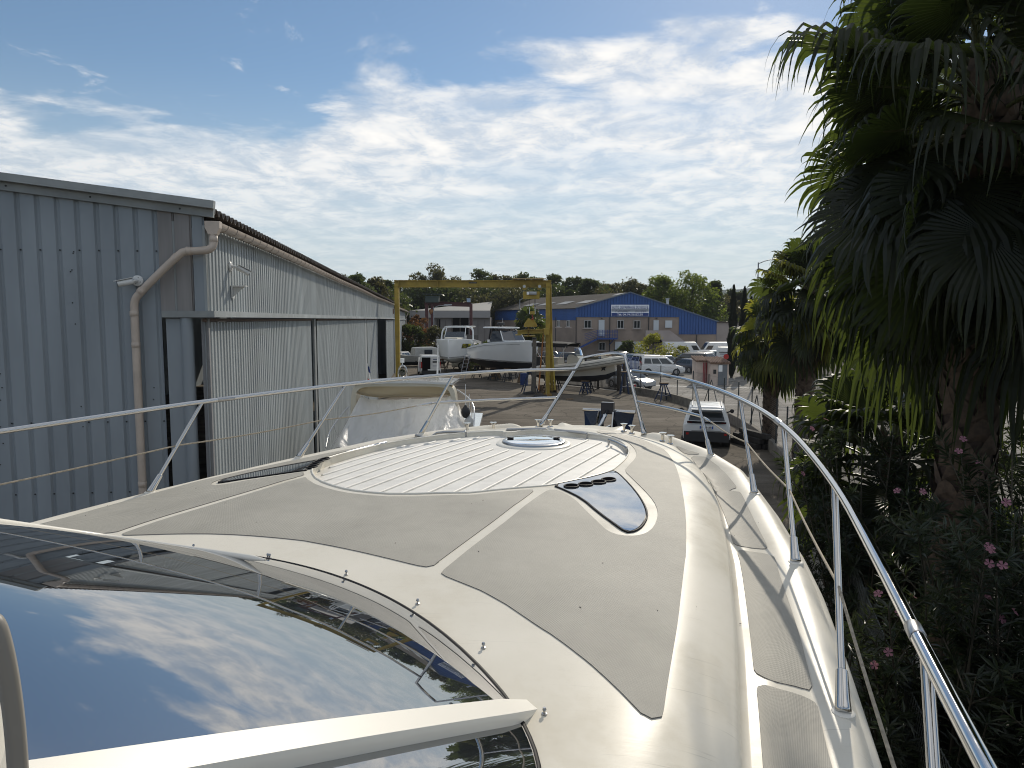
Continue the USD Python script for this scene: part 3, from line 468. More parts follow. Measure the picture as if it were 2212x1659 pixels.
# security cameras and a bracket on the hangar
CAMW = mat('camera_white', (.62, .62, .60), rough=.4)
def sec_cam(label, base, out, aim, name='security_camera'):
    t = thing(name, label, 'camera', base, 0, None)
    out, aim = np.array(out, float), np.array(aim, float); out /= np.linalg.norm(out); aim /= np.linalg.norm(aim)
    MB().tube([out * 0, out * .02, out * .032], [.075, .075, .06], 16).build('base', CAMW, t, 40)
    MB().tube([out * .03, out * .07, out * .08 + aim * .03], .022, 10).build('arm', CAMW, t, True)
    c = out * .09 + aim * .02
    MB().tube([c, c + aim * .02, c + aim * .20], [.028, .042, .042], 14).build('housing', CAMW, t, 40)
    MB().tube([c + aim * .195, c + aim * .205], .034, 12).build('lens', BLACK, t)
    up = np.array([0, 0, 1.]); sdv = np.cross(aim, up); sdv /= np.linalg.norm(sdv); up = np.cross(sdv, aim)
    MB().box(c + aim * .12 + up * .046, (.24, .086, .008), ax=[aim, sdv, up]).build('sun_hood', CAMW, t)
    for k in range(4):
        a = k * math.pi / 2 + .4; x = np.cross(out, [0, 0, 1.]); x /= np.linalg.norm(x); q = out * .031 + x * .045 * math.cos(a) + UP * .045 * math.sin(a); MB().tube([q, q + out * .004], .006, 6).build('screw', BOLT, t)
    return t
sec_cam('white bullet camera on the shaded gable wall beside the downpipe', hp(-.0, -.91, 5.43), -HA, -HN * .95 - UP * .25 - HA * .35)
sec_cam('white bullet camera on the sunlit side wall under the gutter', hp(1.2, .0, 5.72), HN, HA * .35 + HN * .75 - UP * .42)
br = thing('wall_bracket', 'small white empty bracket below the camera on the sunlit wall', 'bracket', hp(1.25, .0, 5.36))
MB().box(HN * .02 + UP * -.03, (.02, .12, .2), ax=[HN, HA, UP]).build('back_plate', CAMW, br)
MB().box(HN * .12 + UP * .06, (.22, .12, .02), ax=[HN, HA, UP]).build('shelf', CAMW, br)
MB().add([HN * .03 + UP * .05, HN * .20 + UP * .05, HN * .03 + UP * -.10, HN * .03 + UP * .05 + HA * .01, HN * .20 + UP * .05 + HA * .01, HN * .03 + UP * -.10 + HA * .01], [(0, 1, 2), (5, 4, 3), (0, 3, 4), (0, 4, 1), (1, 4, 5), (1, 5, 2), (2, 5, 3), (2, 3, 0)]).build('gusset', CAMW, br)

# ------------------------------------------------------------------ boundary wall and fence on the right
POSTM = mat('green_black_post', (.022, .028, .028), rough=.5)
def at_len(P, d):
    L = np.r_[0, np.cumsum(np.linalg.norm(np.diff(P, axis=0), axis=1))]; return np.array([np.interp(d, L, P[:, 0]), np.interp(d, L, P[:, 1])])
FL = np.linalg.norm(np.diff(FENCE, axis=0), axis=1).sum()
FS = chaikin(FENCE, 2, False)
fn = np.diff(FS, axis=0); fn = np.vstack([fn, fn[-1:]]); fn /= np.linalg.norm(fn, axis=1, keepdims=True); fn = np.stack([fn[:, 1], -fn[:, 0]], 1)
wallm = MB(); G_ = []
for o, z in ((-.10, 0), (-.10, .42), (-.085, .435), (.085, .435), (.10, .42), (.10, 0)): G_.append(np.c_[FS + fn * o, np.full(len(FS), z)])
wallm.grid(np.stack(G_, 0)); top('low_wall', wallm, CONC, 'low rendered concrete wall curving along the yard under the mesh fence', 'wall')
fence = thing('mesh_fence', 'dark wire mesh fence on slim posts standing on the low concrete wall', 'fence')
FLs = np.linalg.norm(np.diff(FS, axis=0), axis=1).sum()
d = .6
while d < FLs:
    p = at_len(FS, d); MB().tube([(p[0], p[1], .42), (p[0], p[1], 2.05)], .028, 8).build('post', POSTM, fence, True); d += 2.35 if d > 22 else 2.0
L_ = np.r_[0, np.cumsum(np.linalg.norm(np.diff(FS, axis=0), axis=1))]
def fp(d, z): return np.array([np.interp(d, L_, FS[:, 0]), np.interp(d, L_, FS[:, 1]), z])
mesh_ = MB()
for z in np.arange(.5, 2.0, .075):
    mesh_.tube([fp(d, z) for d in np.arange(16, FLs - .3, .8)], .0034, 3, cap=False)
d = 0
while d < 15:
    mesh_.tube([fp(d, .45), fp(d + .8, 1.25), fp(d + 1.55, 2.0)], .0024, 3, cap=False); mesh_.tube([fp(d + 1.55, .45), fp(d + .8, 1.2), fp(d, 2.0)], .0024, 3, cap=False); d += .07
mesh_.build('wire_mesh', mat('galvanised_wire', (.12, .13, .12), rough=.5, metal=.6), fence, kind='stuff')
for z in (1.98, 1.2): MB().tube([fp(d, z) for d in np.arange(0, FLs - .3, .8)], .005, 4).build('tension_wire', POSTM, fence)
for d in (33.5, 41.0):
    p = fp(d, .42); q = fp(d - 1.1, .42); r = fp(d + 1.1, .42)
    for e in (q, r): MB().tube([e, p + [0, 0, 1.35]], .02, 6).build('brace', POSTM, fence)
# brown slatted gate and its pillars beyond the dinghy
BRN = mat('brown_steel', (.035, .028, .022), rough=.6, var=.3, scale=8)
gate = thing('slatted_gate', 'dark brown sliding gate of close vertical slats behind the inflatable boat', 'gate')
for a_, b_ in (((7.55, 48.1), (6.15, 49.9)), ((6.0, 50.1), (3.4, 53.2))):
    a_, b_ = np.array(a_), np.array(b_); n = int(np.linalg.norm(b_ - a_) / .11)
    for z in (.12, 1.68): MB().bar(np.r_[a_, z], np.r_[b_, z], .05, .07).build('rail', BRN, gate)
    for k in range(n + 1):
        p = a_ + (b_ - a_) * k / n; MB().box((p[0], p[1], .9), (.055, .025, 1.7), math.degrees(math.atan2(*(b_ - a_)[::-1]))).build('slat', BRN, gate)
for p in ((7.62, 47.95), (6.08, 50.0), (7.3, 48.5)): MB().box((p[0], p[1], .98), (.16, .16, 1.96), -50).build('pillar', BRN, gate)
# ================================================================== the yacht underfoot
def gelcoat(name, col, rough=.34):
    c = np.array(col); nodes = {'g': ('geometry', {}), 'n1': ('noise_texture', {'scale': 1.3, 'detail': 8.0, 'roughness': .68}), 'r1': ('rgb_ramp', {'ramp': [(.30, tuple(c * [.88, .855, .80])), (.46, tuple(c * [.97, .965, .95])), (.62, tuple(c))]}),
        'mp': ('mapping', {'rotation': (0, 0, PSI + .5), 'scale': (2.0, 14.0, 4.0)}), 'n2': ('noise_texture', {'scale': 3.0, 'detail': 7.0, 'roughness': .75, 'distortion': 1.2}), 'k2': ('map_range', {'range_type': 'smoothstep', 'from_min': .60, 'from_max': .72, 'to_min': 1.0, 'to_max': .94}),
        'mq': ('mapping', {'rotation': (0, 0, PSI - .7), 'scale': (1.5, 60.0, 4.0)}), 'n4': ('noise_texture', {'scale': 2.0, 'detail': 3.0, 'roughness': .5, 'distortion': .3}), 'k4': ('map_range', {'range_type': 'smoothstep', 'from_min': .66, 'from_max': .74, 'to_min': 1.0, 'to_max': .86}),
        'v': ('voronoi_texture', {'scale': 9.0, 'randomness': 1.0}), 'k3': ('map_range', {'range_type': 'smoothstep', 'from_min': .018, 'from_max': .035, 'to_min': .45, 'to_max': 1.0}),
        'm2': ('mix_color', {'blend_type': 'multiply', 'fac': 1.0}), 'm3': ('mix_color', {'blend_type': 'multiply', 'fac': .6}), 'm4': ('mix_color', {'blend_type': 'multiply', 'fac': 1.0}),
        'kr': ('map_range', {'from_min': .35, 'from_max': .70, 'to_min': rough - .10, 'to_max': rough + .14}), 'b': ('bump', {'distance': .0004, 'strength': .5}), 'p': ('principled_bsdf', {'specular_ior_level': .06})}
    return usdkit.material(stage, '/World/Looks/' + name, nodes, [('g.position', 'n1.vector'), ('g.position', 'mp.vector'), ('mp.vector', 'n2.vector'), ('g.position', 'mq.vector'), ('mq.vector', 'n4.vector'), ('g.position', 'v.vector'), ('n1.fac', 'r1.fac'), ('n2.fac', 'k2.value'), ('n4.fac', 'k4.value'), ('v.distance', 'k3.value'),
        ('r1.color', 'm2.a'), ('k2.result', 'm2.b'), ('m2.result', 'm4.a'), ('k4.result', 'm4.b'), ('m4.result', 'm3.a'), ('k3.result', 'm3.b'), ('m3.result', 'p.base_color'), ('n1.fac', 'kr.value'), ('kr.result', 'p.roughness'), ('n2.fac', 'b.height'), ('b.normal', 'p.normal')], surface='p.BSDF')
GEL = gelcoat('gelcoat', (.73, .69, .60))
GEL_IN = mat('gelcoat_recess', (.74, .72, .67), rough=.5, spec=.25, var=.10, scale=5.0, contrast=(.36, .52), stretch=(1, 2.2, 1))
WHITE_TRIM = mat('white_trim', (.72, .69, .615), rough=.35, spec=.4)
def mat_fabric(name, col, per=.0065):
    w = 2 * math.pi / per / 20
    nodes = {'g': ('geometry', {}), 'mp': ('mapping', {'rotation': (0, 0, PSI)}), 'mq': ('mapping', {'rotation': (0, 0, PSI)}),
        'w1': ('wave_texture', {'bands_direction': 'x', 'scale': w}), 'w2': ('wave_texture', {'bands_direction': 'y', 'scale': w}),
        'm': ('math', {'math_type': 'multiply'}), 'n': ('noise_texture', {'scale': 1.7, 'detail': 9.0, 'roughness': .7}), 'k': ('map_range', {'from_min': .3, 'from_max': .7, 'to_min': .80, 'to_max': 1.10}),
        'rr': ('rgb_ramp', {'ramp': [(0, tuple(np.array(col) * .78)), (.6, tuple(np.array(col) * 1.05)), (1, tuple(np.array(col) * 1.15))]}),
        'c': ('mix_color', {'blend_type': 'multiply', 'fac': 1.0}), 'b': ('bump', {'distance': .0012, 'strength': .8}), 'p': ('principled_bsdf', {'roughness': .62, 'specular_ior_level': .35})}
    return usdkit.material(stage, '/World/Looks/' + name, nodes, [('g.position', 'mp.vector'), ('mp.vector', 'w1.vector'), ('mp.vector', 'w2.vector'), ('w1.fac', 'm.value1'), ('w2.fac', 'm.value2'),
        ('m.value', 'rr.fac'), ('g.position', 'n.vector'), ('n.fac', 'k.value'), ('rr.color', 'c.a'), ('k.result', 'c.b'), ('c.result', 'p.base_color'), ('m.value', 'b.height'), ('b.normal', 'p.normal')], surface='p.BSDF')
MATF = mat_fabric('deck_mat_weave', (.44, .418, .36), .0045)
SKYGLASS = glassmat('skylight_glass', tint=(.05, .055, .06), ior=2.0, see=0.0, boost=.45)
WINGLASS = glassmat('windscreen_glass', tint=(.012, .014, .016), ior=1.8, see=0.12, boost=.32)
ROPE = mat('guard_rope', (.42, .36, .27), rough=.8, var=.4, scale=60)
BD_ = {}
for n, q in BOAT: BD_.setdefault(n, []).append(np.array(q, float))

def drape(poly, dz, sp, holes=(), hf=deck, rows=None):
    """a sheet laid over the deck: triangulated plan outline"""
    rings = [ring_resample(np.asarray(poly), sp * .7)] + [ring_resample(np.asarray(h), sp * .7) for h in holes]
    P = Polygon(rings[0], rings[1:]).buffer(0)
    x0, y0, x1, y1 = P.bounds
    g = np.stack(np.meshgrid(np.arange(x0, x1, sp), np.arange(y0, y1, sp)), -1).reshape(-1, 2)
    g = g[shapely.contains_xy(P.buffer(-sp * .45), g[:, 0], g[:, 1])]
    if rows is not None:
        keep, extra = rows(g); e = extra[shapely.contains_xy(P.buffer(-.008), extra[:, 0], extra[:, 1])]; g = np.vstack([g[keep], e])
    pts = np.vstack(rings + [g]); t = Delaunay(pts).simplices
    c = pts[t].mean(1); t = t[shapely.contains_xy(P, c[:, 0], c[:, 1])]
    a, b, cc = pts[t[:, 0]], pts[t[:, 1]], pts[t[:, 2]]
    area = (b[:, 0] - a[:, 0]) * (cc[:, 1] - a[:, 1]) - (b[:, 1] - a[:, 1]) * (cc[:, 0] - a[:, 0])
    t = t[np.abs(area) > 1e-9]; area = area[np.abs(area) > 1e-9]
    t = np.where((area > 0)[:, None], t[:, ::-1], t)      # (s,t) is left handed seen from above
    return bw(pts[:, 0], pts[:, 1], hf(pts[:, 0], pts[:, 1]) + dz), t, rings
def skirt(mb, ring, z0f, z1f):
    ring = np.asarray(ring)
    a, b = bw(ring[:, 0], ring[:, 1], z0f(ring[:, 0], ring[:, 1])), bw(ring[:, 0], ring[:, 1], z1f(ring[:, 0], ring[:, 1]))
    G = np.stack([np.vstack([a, a[:1]]), np.vstack([b, b[:1]])], 0); mb.grid(G)
def sheet(name, poly, dz, sp, m, parent, under=.006, smooth=True, **kw):
    V, T, rings = drape(poly, dz, sp)
    o = obj(name, (V, T), m, parent, smooth, **kw)
    e = MB(); skirt(e, rings[0], lambda s, t: deck(s, t) + dz, lambda s, t: deck(s, t) + dz - under)
    return o, e
yacht = thing('motor_yacht', 'white motor yacht in the foreground seen along its own foredeck with beige mats', 'motor yacht')
recess = chaikin(BD_['recess'][0], 1)
ss = np.r_[np.linspace(-4, 6.2, 52), np.linspace(6.25, 6.69, 12)]
outline = np.r_[np.stack([ss, hb(ss)], 1), [[6.70, 0]], np.stack([ss[::-1], -hb(ss[::-1])], 1)]
GBASE = np.array([(-3.2, 1.62), (-1.5, 1.62), (0, 1.60), (.6, 1.585), (1.10, 1.555), (1.40, 1.495), (1.62, 1.36), (1.84, 1.085), (2.02, .76), (2.13, .39), (2.165, 0.0)])
GB = np.vstack([GBASE, (GBASE * [1, -1])[:-1][::-1]])
GB = chaikin(GB, 2, closed=False)
def deck_rows(g):
    s = np.r_[np.arange(-3.9, 5.0, .05), np.arange(5.0, 6.28, .02)]; ex = []
    for sg in (1, -1):
        for a in (.835, .865, .89, .91, .93, .95, .965, .978, .988, .995, .9995): ex.append(np.stack([s, sg * a * tsl(s)], 1))
        for o in (.0015, .03): ex.append(np.stack([s, sg * (tsl(s) + o)], 1))
        for e in (.27, .23, .19, .15, .11, .075, .055, .04, .025, .012): q = np.stack([s, sg * (hb(s) - e)], 1); ex.append(q[(hb(s) - e) > tsl(s) + .04])
    a = np.abs(g[:, 1]) / tsl(g[:, 0]); return (a < .825) | ((np.abs(g[:, 1]) > tsl(g[:, 0]) + .045) & (np.abs(g[:, 1]) < hb(g[:, 0]) - .29)), np.vstack(ex)
V, T, rings = drape(outline, 0.0, .035, [recess, np.vstack([GB])], rows=deck_rows)
deck_part = obj('deck', (V, T), GEL, yacht, True)
# rounded gunwale and hull side
mb = MB(); ol = ring_resample(outline, .06)
def off(d):
    p = Polygon(ol); q = ol.copy(); nx = np.roll(ol, -1, 0) - np.roll(ol, 1, 0); nx /= np.maximum(np.linalg.norm(nx, axis=1, keepdims=True), 1e-6)
    return q + np.stack([-nx[:, 1], nx[:, 0]], 1) * d
G = []
for d, dz in [(0, 0), (.02, -.012), (.034, -.04), (.04, -.10), (.035, -.16), (.02, -.30), (-.10, -.8), (-.30, -1.5), (-.7, -2.0)]:
    q = off(d); z = deck(ol[:, 0], ol[:, 1]) + dz; w = bw(q[:, 0], q[:, 1], z); G.append(np.vstack([w, w[:1]]))
mb.grid(G).build('hull', GEL, yacht, True)
# recessed sunpad floor with its upright rim and bead
RD = .056
def floor_z(s, t): return deck(s, t) * .75 + (zr(s) + .16) * .25 - RD
Vf, Tf, rf = drape(np.array(Polygon(recess).buffer(.012).exterior.coords)[:-1], 0, .05, hf=floor_z)
obj('sunpad_floor', (Vf, Tf), GEL_IN, yacht, True)
mb = MB(); r0 = ring_resample(recess, .03); skirt(mb, r0, lambda s, t: deck(s, t), lambda s, t: floor_z(s, t) - .01); mb.build('sunpad_rim', GEL, yacht, True)
mb = MB(); w = bw(r0[:, 0], r0[:, 1], deck(r0[:, 0], r0[:, 1]) + .003); mb.tube(w, .005, 6, closed=True); mb.build('rim_bead', WHITE_TRIM, yacht, True)
# ribs of the sunpad
inner = Polygon(recess).buffer(-.035)
for tm in np.arange(-1.04, .92, .1305):
    seg = shapely.LineString([(2.5, tm), (6.4, tm)]).intersection(inner)
    if seg.is_empty: continue
    seg = max(getattr(seg, 'geoms', [seg]), key=lambda x: x.length)
    c = np.array(seg.coords); s = np.linspace(c[0][0] + .03, c[-1][0] - .10, 20); t = np.full(20, tm)
    if s[-1] - s[0] < .2: continue
    hatch_c = (5.27, -.07)
    run = np.hypot(s - hatch_c[0], t - hatch_c[1]) > .33
    if not run.all(): s, t = s[:max(2, int(np.argmin(run)))], t[:max(2, int(np.argmin(run)))]
    mb = MB(); mb.tube(bw(s, t, floor_z(s, t) + .002), .0095, 8); mb.build('deck_rib', GEL_IN, yacht, True)
# non-slip mats, both sides
def mirror(q): return (np.asarray(q) * [1, -1])[::-1]
sk = MB()
for name, q, sp in [('deck_mat', BD_['mat_starboard'][0], .05), ('deck_mat', mirror(BD_['mat_starboard'][0]), .05), ('deck_mat', BD_['mat_centre'][0], .05)] + [('side_deck_mat', q, .04) for q in BD_['side_mat']] + [('side_deck_mat', mirror(q), .04) for q in BD_['side_mat']]:
    q = chaikin(q, 1); d_ = Polygon(q).buffer(0).difference(Polygon(recess).buffer(.05));
    if q[:, 1].mean() < -.5 and name == 'deck_mat': d_ = d_.difference(Polygon(chaikin(BD_['mat_centre'][0], 1)).buffer(.055))
    q = np.array(max(getattr(d_, 'geoms', [d_]), key=lambda x: x.area).exterior.coords)[:-1]
    o, e = sheet(name, q, .0035, sp, MATF, yacht, under=.006)
    sk.v += [v for v in e.v]; sk.f += [f + sk.n for f in e.f]; sk.n += e.n
sk.build('mat_edging', mat('mat_edge', (.16, .15, .14), rough=.8), yacht)
for sgn in (1, -1):
    q = BD_['skylight'][0] if sgn > 0 else mirror(BD_['skylight'][0])
    q = chaikin(q, 1)
    if sgn < 0: d_ = Polygon(q).difference(Polygon(recess).buffer(.035)); q = np.array(max(getattr(d_, 'geoms', [d_]), key=lambda x: x.area).exterior.coords)[:-1]
    gq = np.array(Polygon(q).buffer(-.008).exterior.coords)[:-1]
    sky_o, e = sheet('skylight', gq, .007, .05, SKYGLASS, yacht, under=.012)
    r = ring_resample(q, .03); mb = MB(); mb.tube(bw(r[:, 0], r[:, 1], deck(r[:, 0], r[:, 1]) + .004), .0055, 6, closed=True); mb.build('gasket', BLACK, sky_o, True)
    for v in BD_['vent']:
        v = v if sgn > 0 else mirror(v) - [.12, .16]
        c = v.mean(0); v = c + (v - c) * 1.0
        a = np.arange(20) / 20 * 2 * math.pi
        L1 = (v[0] - v[8]) / 2; L2 = (v[4] - v[12]) / 2
        e = c + np.cos(a)[:, None] * L1 + np.sin(a)[:, None] * L2
        ring = bw(e[:, 0], e[:, 1], deck(e[:, 0], e[:, 1]) + .010)
        mb = MB(); mb.tube(ring, .005, 6, closed=True); vo = mb.build('vent', BLACK, sky_o, True)
        ec = c + (e - c) * .97; w = bw(ec[:, 0], ec[:, 1], deck(ec[:, 0], ec[:, 1]) + .0095)
        mb = MB(); ctr = w.mean(0); mb.add(np.vstack([w, ctr[None]]), [(k, (k + 1) % 20, 20) for k in range(20)]); mb.build('vent_hole', DARK, sky_o)
# round hatch
hc = bw(5.27, -.07, floor_z(5.27, -.07))
hatch = MB().lathe([(.30, -.01), (.30, .008), (.29, .016), (.265, .019), (.25, .016)], hc, 40).build('hatch_base', WHITE_TRIM, yacht, 35)
MB().lathe([(.258, .012), (.252, .030), (.24, .036), (.222, .034)], hc, 40).build('hatch_frame', STEEL_D, hatch, 35)
MB().lathe([(.001, .037), (.12, .038), (.226, .035), (.226, .03)], hc, 40).build('hatch_glass', SKYGLASS, hatch, True)
for a in (20, 160): 
    p = hc + [.2 * math.cos(math.radians(a)), .2 * math.sin(math.radians(a)) - .02, .042]; MB().box(p, (.05, .02, .010), a).build('hatch_latch', BLACK, hatch)
for q in BD_['handle']:
    q = ring_resample(q, .05, closed=False) if len(q) > 2 else np.linspace(q[0], q[-1], 8)
    w = bw(q[:, 0], q[:, 1], floor_z(q[:, 0], q[:, 1]) + .045)
    mb = MB(); mb.tube(w, .011, 8)
    for p in (w[0], w[-1]): mb.cyl(p, p - [0, 0, .045], .008, n=6)
    mb.build('grab_rail', STEEL_D, yacht, True)
# windscreen: base line on the deck, glass rising aft
gb = ring_resample(GB, .05, closed=False)
GS, GT, GZ = 1.85, .84, .82
def gl(q, lam, lift=0.0):
    q = np.asarray(q); s = q[:, 0] - lam * (GS + .10 * q[:, 0]); t = q[:, 1] * (1 - lam * (1 - GT))
    bulge = .015 * np.sin(math.pi * min(max(lam, 0), 1))
    return bw(s, t, deck(q[:, 0], q[:, 1]) + .012 + lam * GZ + bulge + lift)
front = gb[gb[:, 0] > -1.2]
i0 = int(np.argmin(np.abs(front[:, 0] - 1.655) + (front[:, 1] < 0) * 9)); i1 = int(np.argmin(np.abs(front[:, 0] - 1.655) + (front[:, 1] > 0) * 9))
lams = np.linspace(0, 1, 15)
def pane(name, q, m, parent): return MB().grid(np.stack([gl(q, l) for l in lams], 1)).build(name, m, parent, True)
ws = pane('windscreen', front[i0:i1 + 1], WINGLASS, yacht)
pane('side_window', front[:i0 + 1], WINGLASS, yacht); pane('side_window', front[i1:], WINGLASS, yacht)
mb = MB(); mb.tube(gl(front, 0, -.006), .010, 6); mb.build('windscreen_seal', BLACK, ws, True)
# dark ledge below the glass: surround lip between glass and deck
for i in (i0, i1):
    q = front[i:i + 1]; G = []
    side = 1 if i == i0 else -1
    for l in np.linspace(-.03, 1.0, 16):
        c = gl(q, l, .0)[0]; nx = gl(q, min(l + .02, 1.02), 0)[0] - gl(q, l - .02, 0)[0]; nx /= np.linalg.norm(nx)
        j = min(max(i, 1), len(front) - 2); ac = gl(front[j + 1:j + 2], l)[0] - gl(front[j - 1:j], l)[0]; ac -= nx * (ac @ nx); ac /= np.linalg.norm(ac); up = np.cross(nx, ac); up *= np.sign(up[2])
        w, h = (.040, .030) if l > 0 else (.030, .022)
        prof = [(-w, -.02), (-w, h * .55), (-w * .8, h), (w * .55, h), (w, h * .1), (w, -.02)]
        G.append([c + ac * a + up * b for a, b in prof])
    MB().loft(G).build('windscreen_pillar', WHITE_TRIM, yacht, 40)
# pale cover strip along the port half of the glass foot
gq_, gl_ = np.arange(len(front)), np.linspace(0, 1, 60)
surf = np.stack([gl(front, l) for l in gl_], 0); dv = surf - [0, 0, CAM_Z]
fd = dv[..., 1] * math.cos(TH) - dv[..., 2] * math.sin(TH); pu = CX + F * dv[..., 0] / np.maximum(fd, .05); pv_ = CY - F * (dv[..., 1] * math.sin(TH) + dv[..., 2] * math.cos(TH)) / np.maximum(fd, .05)
w = []
for k in range(14):
    t_ = k / 13; u_, v_ = 560 - 640 * t_, 1212 - 86 * t_; e_ = (pu - u_) ** 2 + (pv_ - v_) ** 2 + (fd < .3) * 1e9 + fd * 3; w.append(surf[np.unravel_index(np.argmin(e_), e_.shape)] + [0, 0, .012])
w = np.array(w); t_ = np.linspace(0, 1, 30); w = np.stack([np.polyval(np.polyfit(np.linspace(0, 1, 14), w[:, k], 2), t_) for k in range(3)], 1)
MB().tube(w, np.r_[.004, np.full(len(w) - 1, .011)], 8).build('cover_strip', WHITE_TRIM, yacht, True)
# roof over the glass
rt = gl(front, 1.0, .0); 
mbr = MB(); mid = rt.mean(0)
top_ = [rt + [0, 0, .0], rt + [0, 0, .05], rt * .0 + (rt - mid) * .9 + mid + [0, 0, .10]]
mbr.loft([np.vstack([r]) for r in top_]); mbr.build('cabin_roof', WHITE_TRIM, yacht, 30)
# superstructure aft of the glass: cabin sides with dark windows and the flybridge coaming
cabb = MB(); cs = [(-1.9, 1.50, 4.62), (-3.2, 1.62, 4.75), (-5.5, 1.64, 4.80)]
cabb.loft([np.vstack([bw(s_, x * w_, z_) for x, z_ in ((-1, 3.70), (-.97, zt * .5 + 1.9), (-.84, zt), (.84, zt), (.97, zt * .5 + 1.9), (1, 3.70))]) for s_, w_, zt in cs]); cabb.build('cabin', GEL, yacht, 30)
fly = MB(); fly.loft([np.vstack([bw(s_, x * w_, z_) for x, z_ in ((-1, zt - .12), (-1, zt + .55), (-.93, zt + .55), (-.90, zt), (.90, zt), (.93, zt + .55), (1, zt + .55), (1, zt - .12))]) for s_, w_, zt in ((-2.3, 1.35, 4.72), (-3.2, 1.50, 4.80), (-5.5, 1.52, 4.84))]); fly.build('flybridge', GEL, yacht, 30)
# cover studs
for q in BD_['stud'][0]:
    for s_ in (1, -1):
        s, t = q[0] + .03, q[1] * s_ * 1.02
        c = bw(s, t, deck(s, t)); MB().lathe([(.008, 0), (.008, .003), (.0035, .005), (.0035, .011), (.006, .013), (.004, .019)], c, 10).build('cover_stud', STEEL_D, yacht, 40)
# guard rail
RR = np.vstack([BD_['railR'][0], [(6.22, .78, 4.42), (6.60, .405, 4.415)]]); RL = np.vstack([[(.8, -2.33, 4.2)], BD_['railL'][0], [(6.28, -.66, 4.41), (6.75, -.20, 4.405)]])
RR = chaikin(RR, 3, False); RL = chaikin(RL, 3, False)
wr, wl = bw(*RR.T), bw(*RL.T)
railp = MB().tube(wr, .016, 12).build('guard_rail', STEEL, yacht, True); raill = MB().tube(wl, .016, 12).build('guard_rail', STEEL, yacht, True)
for W, r_, fr in ((wr, railp, (.30, .55)), (wl, raill, (.15, .24, .5))):
    for f in fr:
        i = int(f * len(W)); MB().tube(W[i:i + 2], .0175, 12).build('rail_sleeve', STEEL_D, r_, True)
def rail_at(R, s): return np.array([s, np.interp(s, R[:, 0], R[:, 1]), np.interp(s, R[:, 0], R[:, 2])])
def stanchion(b, tp, r=.0125):
    B = bw(b[0], b[1], deck(b[0], b[1]) - .005); T_ = bw(*tp)
    d = (T_ - B) / np.linalg.norm(T_ - B)
    o = MB().tube([B + d * .03, T_], r, 10).build('stanchion', STEEL, yacht, True)
    MB().tube([B, B + d * .015, B + d * .05, B + d * .13, B + d * .135], [.026, .024, .021, .018, .0128], 12).build('socket', STEEL, o, True)
    MB().lathe([(.034, -.012), (.034, .006), (.028, .010), (.001, .011)], B, 16).build('foot_plate', WHITE_TRIM, o, 40)
    return o
for b, s1 in [((.95, 2.24), 1.58), ((2.255, 2.125), 2.87), ((3.469, 1.955), 4.02), ((4.578, 1.682), 4.93), ((5.538, 1.287), 5.753)]: stanchion(b, rail_at(RR, s1))
for b, s1 in [((1.45, -2.2), 1.85), ((3.26, -1.985), 3.69), ((4.42, -1.73), 4.807), ((5.58, -1.30), 5.72)]: stanchion(b, rail_at(RL, s1))
HR, HL = np.array([6.90, .25, 4.545]), np.array([6.90, -.19, 4.505])
bR, bL = np.array([6.28, .60, float(deck(6.28, .60))]), np.array([6.40, -.45, float(deck(6.40, -.45))])
crn = [HR + [.02, 0, 0]] + [np.array([6.92 + .10 * math.sin(math.pi * k / 8), .25 - .44 * k / 8, 4.545 - .04 * k / 8 + .022 * math.sin(math.pi * k / 8)]) for k in range(1, 8)] + [HL]
hoop = np.vstack([bR, bR + (HR - bR) * .5, HR - (HR - bR) * .06, HR] + crn[1:-1] + [HL, HL - (HL - bL) * .06, bL + (HL - bL) * .5, bL])
ph = MB().tube(bw(*hoop.T), .0165, 12).build('pulpit', STEEL, yacht, True)
for b, h in ((bR, HR), (bL, HL)):
    B = bw(*b); d = bw(*h) - B; d /= np.linalg.norm(d); MB().tube([B, B + d * .05, B + d * .14], [.03, .024, .017], 12).build('socket', STEEL, ph, True)
